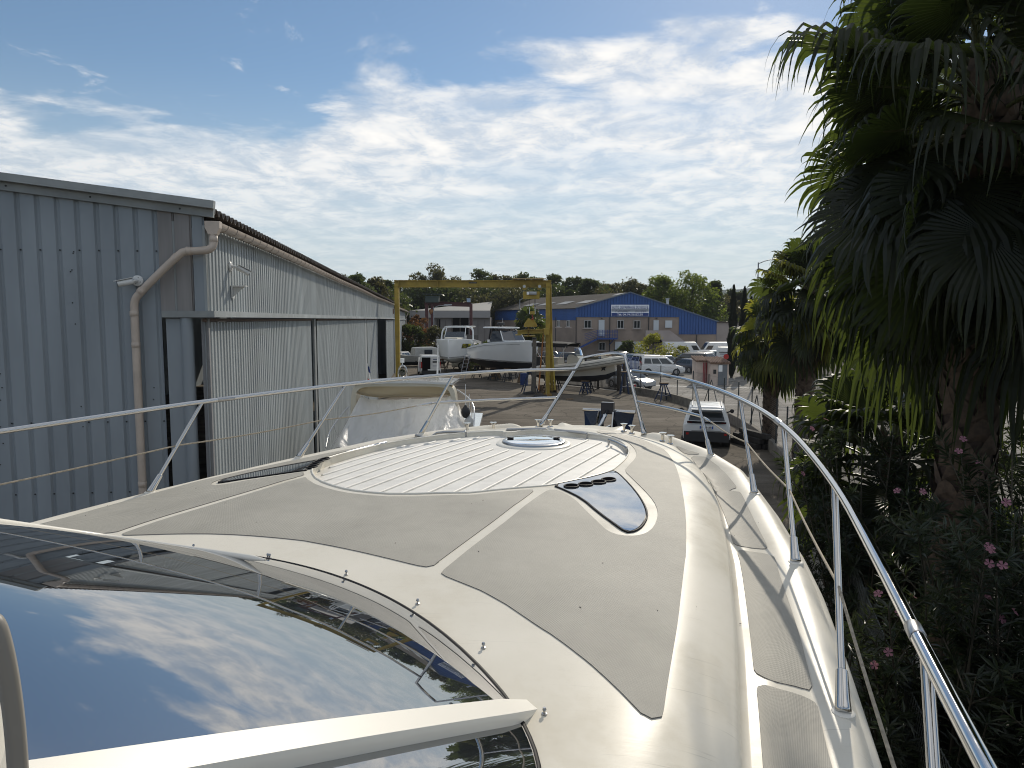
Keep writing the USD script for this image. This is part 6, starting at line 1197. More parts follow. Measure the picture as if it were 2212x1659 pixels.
a = at(1640, 345); b = at(1642, 260); MB().tube([(a[0], YB + 4, a[2] - .6), (a[0], YB + 4, b[2])], .22, 10).tube([(a[0], YB + 4, b[2]), (a[0], YB + 4, b[2] + .12)], .30, 10).build('chimney', SHUT, bb)
# balcony with open stair, and the rendered stair at the right
ba, bc_ = at(800, 705, YB - 1.2), at(1022, 705, YB - 1.2)
st_ = MB().box(((ba[0] + bc_[0]) / 2, YB - .65, ba[2]), (bc_[0] - ba[0], 1.2, .22)).build('balcony', RAILB, bb)
for k in range(6):
    z = ba[2] + .25 + .2 * k; MB().tube([(ba[0], YB - 1.2, z), (bc_[0], YB - 1.2, z)], .03, 5).tube([(bc_[0], YB - 1.2, z), (bc_[0], YB - .1, z)], .03, 5).build('rail', RAILB, st_)
sa = at(660, 735, YB - 1.2); 
for k in range(5): MB().tube([(sa[0], YB - 1.2, sa[2] + .1 + .24 * k), (ba[0], YB - 1.2, ba[2] + .25 + .24 * k)], .03, 5).build('rail', RAILB, st_)
for k in range(9): x = bc_[0] + (ba[0] - bc_[0]) * k / 8; MB().tube([(x, YB - 1.2, ba[2]), (x, YB - 1.2, ba[2] + 1.25)], .035, 5).build('rail_post', RAILB, st_)
MB().bar((sa[0] - 1.4, YB - .7, sa[2] - 1.3), (ba[0], YB - .7, ba[2] - .05), 1.0, .2).build('stair_flight', RAILB, st_)
MB().bar((at(932, 800)[0], YB - .1, at(932, 770)[2]), (bc_[0] - .5, YB - 1.1, bc_[2] - .1), .1, .1).build('balcony_strut', RAILB, st_)
P = [at(1315, 690), at(1315, 612), at(1580, 612), at(1760, 745), at(1760, 830), at(1550, 830), at(1480, 702)]
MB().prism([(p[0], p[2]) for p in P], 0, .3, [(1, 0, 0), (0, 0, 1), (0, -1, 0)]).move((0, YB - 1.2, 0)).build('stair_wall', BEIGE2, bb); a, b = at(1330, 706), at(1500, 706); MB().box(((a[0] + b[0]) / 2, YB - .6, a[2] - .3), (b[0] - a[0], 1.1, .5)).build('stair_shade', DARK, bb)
# the company sign
sg = thing('company_sign', 'white and blue company sign with telephone number on the blue gable', 'sign')
a, b = at(953, 455, YB - .12), at(1373, 330, YB - .12); sw, sh = b[0] - a[0], b[2] - a[2]; cx_ = (a[0] + b[0]) / 2; SY = YB - .16
SIGNW = mat('sign_white', (.74, .76, .80), rough=.5); SIGNB = mat('sign_blue', (.018, .04, .17), rough=.5); SIGNG = mat('sign_faded', (.25, .27, .30), rough=.6); SIGND = mat('sign_dark', (.09, .10, .16), rough=.6)
MB().box((cx_, SY + .04, (a[2] + b[2]) / 2), (sw, .05, sh)).build('board', SIGNW, sg)
for f0, f1, m_, nm in ((.40, .60, SIGNG, 'faded_band'), (.72, .985, SIGNB, 'blue_band')): z0, z1 = b[2] - sh * f1, b[2] - sh * f0; MB().box((cx_, SY + .008, (z0 + z1) / 2 + (.05 if nm == 'faded_band' else 0)), (sw * .985, .01, z1 - z0 + (.1 if nm == 'faded_band' else 0))).build(nm, m_, sg)
text_at('AUTO DEPANNAGE DU GOLFE', sh * .235, (cx_, SY + .012, b[2] - sh * .21), (1, 0, 0), (0, 0, 1), SIGNB, 'lettering', sg, .01, True, sw * .955)
text_at('7 JOURS/7  -  24 H/24', sh * .17, (cx_ + .1, SY + .0, b[2] - sh * .555), (1, 0, 0), (0.12, 0, 1), SIGND, 'lettering', sg, .01, True, sw * .82)
text_at('Tel: 04.94.56.82.55', sh * .17, (cx_ + .0, SY + .0, b[2] - sh * .85), (1, 0, 0), (0, 0, 1), SIGNW, 'lettering', sg, .01, True, sw * .68)
# grey warehouse behind
wh = thing('grey_warehouse', 'long low grey warehouse with dark open bays behind the white boats', 'building')
YW = 118.0; GREYR = mat('grey_render', (.24, .215, .20), rough=.9, var=.2, scale=.4)
a, b = py(*q3(385, 745), YW), py(*q3(1275, 735), YW); zt = a[2]
MB().box(((a[0] + b[0]) / 2, YW + 6, (zt - 1) / 2), (b[0] - a[0], 12, zt + 1)).build('wall', GREYR, wh)
r0, r1 = py(*q3(390, 712), YW), py(*q3(1275, 658), YW + 10)
MB().add([(a[0], YW - .5, zt + 1.1), (b[0], YW - .5, zt + 1.1), (b[0], YW + 13, zt + 2.9), (a[0], YW + 13, zt + 1.5)], [(0, 1, 2), (0, 2, 3)]).build('roof', mat('pale_roof', (.24, .23, .21), rough=.7), wh)
MB().box(((a[0] + b[0]) / 2, YW - .3, zt + .5), (b[0] - a[0], .5, 1.15)).build('fascia', mat('fascia_grey', (.28, .265, .255), rough=.7), wh)
for x0, x1, y0, y1 in ((470, 512, 752, 870), (680, 722, 765, 860), (850, 1035, 748, 935)):
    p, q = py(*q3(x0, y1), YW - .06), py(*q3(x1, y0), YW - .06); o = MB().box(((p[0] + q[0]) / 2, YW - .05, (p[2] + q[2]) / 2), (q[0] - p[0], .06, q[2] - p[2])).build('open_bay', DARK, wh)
    MB().box((p[0] + .1, YW - .12, (p[2] + q[2]) / 2), (.14, .1, q[2] - p[2])).box(((p[0] + q[0]) / 2, YW - .12, (p[2] + q[2]) / 2), (.12, .1, q[2] - p[2])).build('bay_frame', mat('bay_frame', (.12, .10, .08), rough=.8) if x0 == 470 else UsdShade.Material.Get(stage, '/World/Looks/bay_frame'), o)
for x in (600, 780, 1060, 1140, 1215): p = py(*q3(x, 930), YW); MB().box((p[0], YW - .02, zt / 2 - .5), (.06, .06, zt)).build('panel_joint', UsdShade.Material.Get(stage, '/World/Looks/bay_frame'), wh)
wp = thing('corrugated_screen', 'dark corrugated screen fence in front of the grey warehouse', 'fence')
a, b = py(*q3(945, 1000), 98), py(*q3(1145, 942), 98)
for k in range(22): x = a[0] + (b[0] - a[0]) * (k + .5) / 22; MB().box((x, 98, b[2] / 2 - .3), ((b[0] - a[0]) / 22 * .9, .05 + .03 * (k % 2), b[2] + .6)).build('panel', mat('screen_grey', (.10, .09, .085), rough=.8) if k == 0 else UsdShade.Material.Get(stage, '/World/Looks/screen_grey'), wp)
# old red gantry behind
RED = mat('gantry_red', (.075, .022, .022), rough=.7, var=.3, scale=3)
rg = thing('old_gantry', 'dark red steel portal with two legs in front of the grey warehouse', 'crane'); YR = 101.0
a, b = py(*q3(548, 590), YR), py(*q3(1062, 598), YR)
mb = MB(); ibeam(mb, (a[0], YR, a[2]), (b[0], YR, b[2] - .1), .4, .55, .06); mb.build('beam', RED, rg)
for x in (a[0] + .3, a[0] + 1.1, b[0]): MB().box((x, YR, (a[2] - 1) / 2), (.42, .42, a[2] + .8)).build('leg', RED, rg)
c = py(*q3(625, 690), YR); MB().lathe([(.02, -.6), (.35, .1), (.35, .4), (.05, .5)], c, 12).build('hook', mat('hook_ochre', (.22, .10, .04), rough=.7), rg); MB().tube([c + [0, 0, .5], (c[0], YR, a[2])], .03, 5).build('chain', BUMP, rg)
p = py(*q3(1036, 555), YR); MB().box(p, (.5, .4, .55)).build('motor_box', mat('motor_pale', (.25, .32, .42), rough=.6), rg); p = py(*q3(635, 545), YR); MB().box(p, (1.9, 1.2, .9)).box(p + [0, 0, .7], (2.6, 1.6, .08)).build('hoist_house', mat('hoist_green', (.035, .05, .045), rough=.7), rg)
def street_lamp(label, X, Y, top, arm):
    o = thing('street_lamp', label, 'street lamp', (X, Y, -.7), 0, 'street lamps'); MB().tube([(0, 0, 0), (0, 0, top + .7)], [.10, .055], 8).build('pole', mat('lamp_grey', (.22, .23, .24), rough=.5) if not stage.GetPrimAtPath('/World/Looks/lamp_grey') else UsdShade.Material.Get(stage, '/World/Looks/lamp_grey'), o, True)
    for ax in arm: MB().tube(chaikin(np.array([(0, 0, top + .6), (ax * .4, 0, top + .95), (ax, 0, top + 1.0)]), 2, False), .04, 6).build('arm', UsdShade.Material.Get(stage, '/World/Looks/lamp_grey'), o, True); MB().loft([np.array([(ax * k, -w, z), (ax * k, w, z), (ax * k, w * .6, z + .1), (ax * k, -w * .6, z + .1)]) for k, w, z in ((.95, .08, top + .98), (1.2, .16, top + .99), (1.7, .05, top + 1.02))]).build('lantern', mat('lantern', (.4, .43, .45), rough=.3) if not stage.GetPrimAtPath('/World/Looks/lantern') else UsdShade.Material.Get(stage, '/World/Looks/lantern'), o)
p = py(*q3(647, 560), 92); street_lamp('pale street lamp by the dark red portal', p[0], 92, p[2] - .9, [1.4])
p = py(*q3(1602, 500), 100); street_lamp('street lamp rising behind the hoist trolley over the dark roof', p[0], 100, p[2] - .6, [1.5])
p = py(3034 * .54, 1050 * .54, 62); street_lamp('slender street lamp half hidden by the palm fronds on the right', p[0], 62, p[2], [2.2])
# buildings at the right
xb = thing('white_annexe', 'plain pale wall of the building right of the blue gable', 'building'); a, b = py(*q5(884, 890), 112), py(*q5(1300, 632), 112)
MB().box(((a[0] + b[0]) / 2, 116, b[2] / 2 - .6), (b[0] - a[0], 8, b[2] + 1.2)).build('wall', BEIGE2, xb); MB().box(((a[0] + b[0]) / 2, 116, b[2] + .06), (b[0] - a[0] + .3, 8.3, .12)).build('coping', ROOFD, xb)
wf = thing('far_hall', 'far white flat roofed hall showing as a strip between the trees', 'building'); a, b = py(*q5(640, 540), 165), py(*q5(1500, 496), 165)
MB().box(((a[0] + b[0]) / 2, 172, b[2] / 2), (b[0] - a[0], 14, b[2])).build('wall', BEIGE2, wf); MB().box(((a[0] + b[0]) / 2, 172, b[2] + .3), (b[0] - a[0] + 1, 15, 1.6)).build('roof', SHUT, wf)
TILE = mat('roof_tile', (.24, .15, .105), rough=.9, var=.5, scale=5)
PINK = mat('pink_render', (.60, .48, .40), rough=.9, var=.2, scale=1.2)
hs2 = thing('tiled_house', 'house with a pinkish tiled roof glimpsed through the palms', 'house'); a = py(3215 * .54, 1268 * .54, 72); b = py(3520 * .54, 1205 * .54, 76)
MB().box(((a[0] + b[0]) / 2, 77, (a[2] - .9) / 2 - .3), (b[0] - a[0] - 1, 9, a[2] + .3)).build('wall', PINK, hs2)
n = 30
for k in range(n):
    x = a[0] + (b[0] - a[0]) * (k + .5) / n; MB().tube([(x, 72, a[2]), (x, 77, b[2] - .2)], .16, 5).build('tile_row', mat('pale_tile', (.36, .24, .20), rough=.9, var=.4, scale=2) if k == 0 else UsdShade.Material.Get(stage, '/World/Looks/pale_tile'), hs2)
# two little utility kiosks with tiled roofs
def kiosk(label, x0, x1, Y, zt, dpt, az=0):
    o = thing('utility_kiosk', label, 'kiosk', ((x0 + x1) / 2, Y, LOTZ), az, 'tiled kiosks by the road'); w_ = x1 - x0; h_ = zt - LOTZ
    MB().box((0, dpt / 2, h_ / 2), (w_, dpt, h_)).build('wall', PINK, o)
    n = max(5, int(w_ / .17))
    for k in range(n): x = -w_ / 2 - .12 + (w_ + .24) * (k + .5) / n; MB().tube([(x, -.15, h_ - .02), (x, dpt + .15, h_ + .28)], .085, 6).build('tile', TILE, o)
    MB().box((0, dpt / 2, h_ + .06), (w_ + .2, dpt + .2, .1), ax=[(1, 0, 0), (0, 1, .13), (0, 0, 1)]).build('roof_deck', TILE, o)
    return o
YK = 59.5; a, b, c = py(*q5(632, 1138), YK + 1), py(*q5(770, 1138), YK + 1), py(*q5(1050, 1150), YK)
k1 = kiosk('narrow pink kiosk with red bars, left of the pair under the cypress', a[0], b[0] - .05, YK + 1.2, a[2], 1.6)
for k in range(3): MB().box(((b[0] - a[0]) / 2 - .30 + .12 * k, -.03, 1.05), (.05, .05, 1.75)).build('red_bar', REDSTEEL, k1)
k2 = kiosk('wider pink kiosk with grey double door and white notice', b[0] + .02, c[0], YK, c[2] - .05, 2.4)
w2 = c[0] - b[0]; xx = lambda q: (q - 910) / 280 * w2
for q0, q1 in ((880, 946), (948, 1020)): MB().box(((xx(q0) + xx(q1)) / 2, -.02, .95), (xx(q1) - xx(q0), .05, 1.75)).build('door_leaf', mat('door_grey', (.13, .14, .15), rough=.5) if q0 == 880 else UsdShade.Material.Get(stage, '/World/Looks/door_grey'), k2)
MB().box(((xx(884) + xx(944)) / 2, -.055, 1.50), (xx(944) - xx(884), .01, .55)).build('notice', PLATE, k2); MB().box((xx(826), -.02, 1.22), (.24, .04, .36)).build('meter_window', CGLASS, k2)
sgn = thing('road_sign', 'small round red road sign above the tiled kiosk', 'sign', tuple(py(*q5(1010, 1105), 63) * [1, 1, 0] + [0, 0, LOTZ])); MB().tube([(0, 0, 0), (0, 0, 2.4)], .03, 6).build('pole', ALLOY, sgn); MB().tube([(0, 0, 2.3), (0, -.03, 2.3)], .24, 18).build('disc', LAMP_R, sgn)
# cars in the lot
G_LOT = 'vehicles standing in the car park'
def lot(px, bot, Y, label, az, st_, body, cat='car'):
    x = (px - 2048) / 2840 * Y * 1.0; return car({'bigvan': 'white_van', 'van': 'small_van'}.get(st_, 'parked_car'), label, cat, x, Y, az, st_, body, group=G_LOT)
DKB = paint('car_dark_blue', (.03, .035, .05)); BLK = paint('car_black', (.012, .012, .014)); SIL = paint('car_silver', (.36, .37, .38), rough=.3, metal=.5); GRN = paint('car_dark_green', (.02, .04, .035)); GRY = paint('car_grey', (.12, .125, .13))
lot(2650, 0, 72, 'white high roofed family van parked side on behind the mesh fence', 96, 'mpv', WHITE)
lot(2748, 0, 75.5, 'dark blue hatchback parked nose away, right of the white family van', -28, 'hatch', DKB)
bv = lot(2748, 0, 80.5, 'black van with white lettering on its side behind the dark blue hatchback', -70, 'mpv', BLK, 'van')
text_at('La Closes', .34, (-.9, -.92, 1.30), (1, 0, 0), (0, 0, 1), PLATE, 'side_lettering', bv, .01, True, 1.25)
MB().prism([(-.14, .16), (.14, .16), (.12, -.06), (0, -.18), (-.12, -.06)], 0, .01, [(1, 0, 0), (0, 0, 1), (0, -1, 0)]).move((-1.75, -.915, 1.31)).build('side_emblem', PLATE, bv)
lot(2826, 0, 88, 'silver car facing us with a bright windscreen, behind the pink kiosks', 155, 'wagon', SIL)
for px, Y, az, st_, m_, lb in ((2850, 94.5, 150, 'wagon', WHITE, 'white car in the back row left of the lettered white van'), (2882, 92, 160, 'hatch', GRN, 'dark green car between the silver car and the lettered van'),
        (2533, 86, -20, 'wagon', SIL, 'silver estate car in the row behind, left of the yellow bush'), (2585, 83.5, -25, 'wagon', SIL, 'second silver estate car, just below the yellow bush'), (2640, 82.5, -30, 'hatch', SIL, 'silver hatchback under the right edge of the yellow bush'),
        (2566, 77, -15, 'mpv', WHITE, 'white van tail showing left behind the white family van'), (2495, 90, 20, 'hatch', GRY, 'grey car behind the bow of the inflatable boat'), (2219, 93, 100, 'hatch', BLK, 'black car seen under the boat canopy, left one'), (2283, 91, 60, 'hatch', BLK, 'black car with a bright windscreen left of the inflatable boat console'),
        (2455, 92, -30, 'wagon', GRY, 'grey estate car in the far row by the dark shrubs'), (2790, 91, -60, 'wagon', SIL, 'silver car roof showing above the black lettered van'), (2905, 96, 160, 'hatch', WHITE, 'white car furthest back beside the cypress'), (2610, 90, 100, 'hatch', SIL, 'pale car half behind the yellow bush'), (2690, 90, 95, 'hatch', WHITE, 'white car behind the black lettered van, by the small bush')):
    lot(px, 0, Y, lb, az, st_, m_)
car('parked_car', 'pale car with bright headlights behind the dark slatted gate', 'car', 9.75, 58.0, 140, 'hatch', SIL, group=G_LOT)
lot(2736, 0, 99, 'long white panel van facing right under the stair wall', 90, 'bigvan', WHITE, 'van')
lot(2868, 0, 98.5, 'white panel van facing left beside the pale wall', -90, 'bigvan', WHITE, 'van')
v3 = lot(2903, 0, 81.5, 'white van tail with printed lines on its doors by the cypress', 18, 'bigvan', WHITE, 'van')
for k, (z, w_) in enumerate(((1.95, 1.1), (1.75, .9), (1.45, .7), (1.3, .7), (1.15, .6))): MB().box((-2.96, .1, z), (.01, w_, .09 if k < 2 else .05)).build('door_lettering', INK if k == 0 else UsdShade.Material.Get(stage, '/World/Looks/print_grey'), v3)
# blue railing fence in front of the cars
bf = thing('blue_railing', 'blue steel railing panels behind the slatted gate', 'fence'); a, b = py(*S(2490, 1500), 66), py(*S(2552, 1500), 66)
for k in range(13): x = a[0] + (b[0] - a[0]) * k / 12; MB().box((x, 66, .35), (.05, .05, 2.1)).build('upright', RAILB, bf)
for z in (1.35, .2): MB().bar((a[0], 66, z), (b[0], 66, z), .05, .06).build('rail', RAILB, bf)

# ------------------------------------------------------------------ trees
BARK = mat('bark', (.06, .05, .04), rough=.95, var=.4, scale=6)
def leaves_mesh(C, R, n, size, rng, flat=.75, up=.25, stretch=1.0):
    """n leaf clusters per clump: small bent two-triangle leaves spread through clumps"""
    k = len(C); idx = rng.integers(0, k, n); d = rng.normal(size=(n, 3)); d /= np.linalg.norm(d, axis=1, keepdims=True)
    r = R[idx] * (rng.uniform(.25, 1.05, n) ** .6 + .22 * np.abs(rng.normal(size=n))); P = C[idx] + d * r[:, None] * [1, 1, flat]
    a = rng.normal(size=(n, 3)) + d * .8 + [0, 0, up]; a /= np.linalg.norm(a, axis=1, keepdims=True)
    b = np.cross(a, rng.normal(size=(n, 3))); b /= np.linalg.norm(b, axis=1, keepdims=True)
    s = size * rng.uniform(.55, 1.35, n)[:, None]
    V = np.stack([P - b * s * .5, P + a * s * .28, P + b * s * .5 * stretch, P - a * s * .28], 1)
    f = np.arange(n)[:, None] * 4; return V.reshape(-1, 3), np.vstack([f + [0, 1, 2], f + [0, 2, 3]])
def make_tree(name, label, loc, H, W, lm, seed, nclump=46, n=5200, size=.42, trunk=.15, crown0=.18, shape='round', group='trees behind the buildings', scale=None, cat='tree'):
    rng = np.random.default_rng(seed); o = thing(name, label, cat, loc, rng.uniform(0, 360), group)
    tp = [(0, 0, -.8), (rng.uniform(-.1, .1) * W, rng.uniform(-.1, .1) * W, H * .4), (rng.uniform(-.1, .1) * W, rng.uniform(-.1, .1) * W, H * .88)]; tp = chaikin(np.array(tp), 2, False)
    mb = MB(); mb.tube(tp, np.linspace(trunk * 1.5, .03, len(tp)), 7)
    C, R = [], []
    for i in range(nclump):
        h = crown0 + (1 - crown0) * rng.uniform(0, 1) ** .9; f = (h - crown0) / (1 - crown0)
        w = {'round': math.sin(math.pi * min(1, .12 + f * .86)) ** .6, 'tall': (1 - f * .8) * (.75 + .25 * min(1, f * 4)), 'wide': math.sin(math.pi * min(1, .25 + f * .72)) ** .5}[shape]
        a = rng.uniform(0, 6.283); rr = W * .5 * w * rng.uniform(.35, 1.0) ** .6
        c = np.array([rr * math.cos(a), rr * math.sin(a), H * h - .06 * H]); C.append(c); R.append(W * rng.uniform(.12, .21) * (.7 if f > .8 else 1))
        if i % 2 == 0:
            j = int(len(tp) * min(.95, h * .8)); mb.tube([tp[j], (tp[j] + c) / 2 + [0, 0, .05 * H], c], [trunk * .5, trunk * .3, .015], 4)
    mb.build('trunk', BARK, o, True)
    obj('crown', leaves_mesh(np.array(C), np.array(R), n, size, rng), lm, o); return o
LF1 = leafmat('leaf_dark', (.042, .055, .020), (.10, .13, .03), scale=.4); LF2 = leafmat('leaf_olive', (.060, .060, .030), (.12, .12, .04), scale=.4); LF3 = leafmat('leaf_bright', (.062, .088, .018), (.20, .26, .03), scale=.35, tw=.5); LF4 = leafmat('leaf_brown', (.058, .056, .028), (.12, .11, .035), scale=.4)
LFY = leafmat('leaf_yellow', (.13, .14, .02), (.36, .36, .04), scale=1.0, tw=.5); LFC = leafmat('leaf_cypress', (.012, .020, .010), (.02, .035, .01), scale=.6, tw=.25); LFO = leafmat('leaf_orange', (.14, .075, .03), (.22, .10, .03), scale=.8)
def tree_px(label, u, v, hw, Y, lm, seed, shape='round', **k):
    p = py(*S(u, v), Y); H = p[2] + .8; W = max(2 * hw / 2840 * Y * 1.15, .50 * H)
    return make_tree('broadleaf_tree', label, (p[0], Y, -.8), H, W, lm, seed, shape=shape, **k)
TREES = [(1350, 1085, 45, 100, LF4, 'brownish tree nearest the hangar roof edge, left end of the tree row'), (1420, 1088, 45, 105, LF1, 'dark rounded tree above the hangar gutter, second from the left'), (1500, 1100, 50, 112, LF4, 'brown green tree just left of the crane leg'), (1560, 1112, 40, 120, LF1, 'low dark tree right behind the left crane leg'),
    (1640, 1120, 48, 150, LF1, 'dark tree filling the gap left of the tallest airy tree'), (1717, 1044, 78, 140, LF2, 'tallest airy tree with sky showing through, above the crane beam'), (1815, 1096, 30, 150, LF2, 'thin small tree right of the tallest airy tree'), (1870, 1130, 45, 155, LF1, 'low tree below the crane beam middle'), (1923, 1068, 46, 150, LF1, 'dense pointed tree above the crane beam middle'),
    (1982, 1092, 28, 155, LF2, 'slim grey tree, left of a close pair'), (2026, 1090, 28, 158, LF2, 'slim grey tree, right of a close pair'), (2086, 1084, 36, 150, LF1, 'dark tree left of the hoist trolley'), (2140, 1098, 40, 155, LF1, 'tree behind the hoist trolley'), (2218, 1092, 45, 150, LF1, 'tree just right of the crane top'), (2295, 1096, 60, 148, LF1, 'broad dark tree above the dark garage roof'),
    (2358, 1107, 48, 140, LF1, 'dark tree left of the hill gap'), (2445, 1128, 40, 150, LF4, 'brown small tree right of the hill gap'), (2512, 1108, 52, 138, LF2, 'greyish tree over the garage gable'), (2572, 1128, 45, 135, LF2, 'low olive tree right of the gable peak'), (2640, 1096, 72, 128, LF3, 'bright green tree, left of the two big ones by the chimney'), (2775, 1074, 92, 124, LF3, 'largest bright green tree, right of the chimney'),
    (2860, 1110, 30, 128, LF1, 'dark edge tree right of the largest bright tree'), (2905, 1178, 45, 150, LF4, 'round brown bush tree left of the cypresses'), (2925, 1150, 22, 158, LF1, 'small dark tree behind the left cypress'), (2962, 1158, 25, 158, LF1, 'small tree between the cypresses'), (3080, 1150, 60, 140, LF1, 'dark tree behind the small palm on the right'), (3220, 1165, 70, 130, LF2, 'tree behind the palms on the right'), (3400, 1150, 80, 120, LF1, 'dark tree half hidden behind the large palm'), (3650, 1140, 100, 110, LF1, 'dark tree behind the large palm trunk'), (3900, 1130, 100, 105, LF2, 'tree behind the large palm at the right edge')]
for i, (u, v, hw, Y, lm, lb) in enumerate(TREES):
    sh_ = 'tall' if hw < 32 else ('wide' if hw > 65 else 'round')
    tree_px(lb, u, v, hw, Y, lm, 100 + i, sh_, n=9500 if hw > 60 else 6800, nclump=84 if hw > 60 else 64, size=.50 if Y > 130 else .44)
for i, (u0, u1, v, Y, lm, lb) in enumerate(((1600, 1850, 1138, 134, LF1, 'low dark thicket under the tree row behind the warehouse'), (1840, 2120, 1128, 134, LF2, 'olive thicket under the tree row behind the garage roof'), (2100, 2480, 1128, 142, LF1, 'dark thicket along the tree row right of the crane'), (2400, 2900, 1143, 136, LF4, 'brownish thicket under the bright trees'), (1300, 1600, 1128, 116, LF1, 'dark thicket behind the hangar roof'), (2880, 3300, 1195, 150, LF4, 'brown thicket at the foot of the hill by the cypresses'), (2800, 3000, 1268, 120, LF1, 'clipped dark hedge behind the pale wall'), (1280, 2000, 1122, 172, LF2, 'hazy grey green wood line behind the tree row, left half'), (2000, 2720, 1128, 172, LF2, 'hazy grey green wood line behind the tree row, right half'))):
    a, b = py(*S(u0, v), Y), py(*S(u1, v), Y); rng = np.random.default_rng(i + 40); n = 90
    C = np.c_[rng.uniform(a[0], b[0], n), rng.uniform(Y - 2, Y + 3, n), rng.uniform(.5, a[2] - 1.2, n)]; top('thicket', leaves_mesh(C, rng.uniform(1.3, 2.3, n), (11000 if Y < 160 else 20000), .6, rng), lm, lb, 'thicket', 'thickets under the tree row')
def cypress(label, u, v, w, Y, seed):
    p = py(*S(u, v), Y); H = p[2] + .8; o = thing('cypress_tree', label, 'cypress', (p[0], Y, -.8), 0, 'cypress trees'); rng = np.random.default_rng(seed); W = w / 2840 * Y
    MB().tube([(0, 0, 0), (0, 0, H * .9)], [.13, .02], 7).build('trunk', BARK, o, True); n = 9000
    h = rng.uniform(.02, 1, n) ** .85; wr = W * .5 * np.clip(np.minimum(h / .12, 1) * (1 - h ** 2.6) ** .7 * (1 + .18 * np.sin(h * 31 + seed)), .02, None); a = rng.uniform(0, 6.283, n); r = wr * rng.uniform(.55, 1.06, n) ** .5
    P = np.c_[r * np.cos(a), r * np.sin(a), h * H]; s = .17 * rng.uniform(.6, 1.3, n)[:, None]; U = np.c_[np.cos(a) * .25, np.sin(a) * .25, np.ones(n)] + rng.normal(size=(n, 3)) * .2; Sd = np.c_[-np.sin(a), np.cos(a), np.zeros(n)] + rng.normal(size=(n, 3)) * .3
    V = np.stack([P - U * s * .6, P + Sd * s * .3, P + U * s * .8, P - Sd * s * .3], 1); f = np.arange(n)[:, None] * 4; obj('crown', (V.reshape(-1, 3), np.vstack([f + [0, 1, 2], f + [0, 2, 3]])), LFC, o)
cypress('taller left cypress standing behind the tiled kiosks', 2936, 1143, 38, 68, 1); cypress('second cypress, right of the taller one', 2980, 1150, 40, 70, 2); cypress('short dark cypress half behind the small palm', 3006, 1190, 34, 72, 3)
def bush(label, loc, W, H, lm, seed, n=2600, size=.3, nc=26):
    return make_tree('bush', label, loc, H, W, lm, seed, nc, n, size, .06, .08, 'round', 'bushes', cat='bush')
p = py(*S(2606, 1342), 88); bush('yellow green bush glowing among the parked cars', (p[0], 86.5, -.7), 4.2, p[2] + .9, LFY, 11, 3600, .24, 30)
p = py(*S(2720, 1382), 90); bush('small yellow bush in front of the long white van', (p[0], 89, -.7), 2.2, p[2] + .7, LFY, 12, 1400, .22)
p = py(*S(2514, 1365), 94); bush('dark shrub in front of the garage doors', (p[0], 94, -.7), 3.0, p[2] + .7, LF1, 13)
p = py(*S(1672, 1272), 86); bush('green and rust coloured bush at the end of the sheds', (p[0], 86, 0), 3.4, p[2] + .5, LFO, 14, 3200, .26); bush('dark green bush below the rust coloured one', (p[0] - .6, 83.5, 0), 4.2, p[2] - .9, LF1, 15, 3600, .28)
p = py(*S(1720, 1310), 84); bush('olive bush right behind the white cabin boat', (p[0] + .6, 84, 0), 3.0, p[2] + .2, LF2, 16)

# trees standing round the yard behind the yacht (out of frame, mirrored in the steel)
for i, (x0, x1, y0, H_, lb) in enumerate(((-40, -12, -24, 9, 'dark tree belt behind the yacht, left part'), (-14, 14, -28, 10, 'dark tree belt behind the yacht, middle part'), (12, 40, -22, 9, 'dark tree belt behind the yacht, right part'))):
    rng = np.random.default_rng(70 + i); n = 110; C = np.c_[rng.uniform(x0, x1, n), rng.uniform(y0 - 3, y0 + 2, n), rng.uniform(.3, H_ - 1, n)]
    top('thicket', leaves_mesh(C, rng.uniform(1.2, 2.2, n), 12000, .6, rng), LF1, lb, 'thicket', 'tree belt behind the yacht')
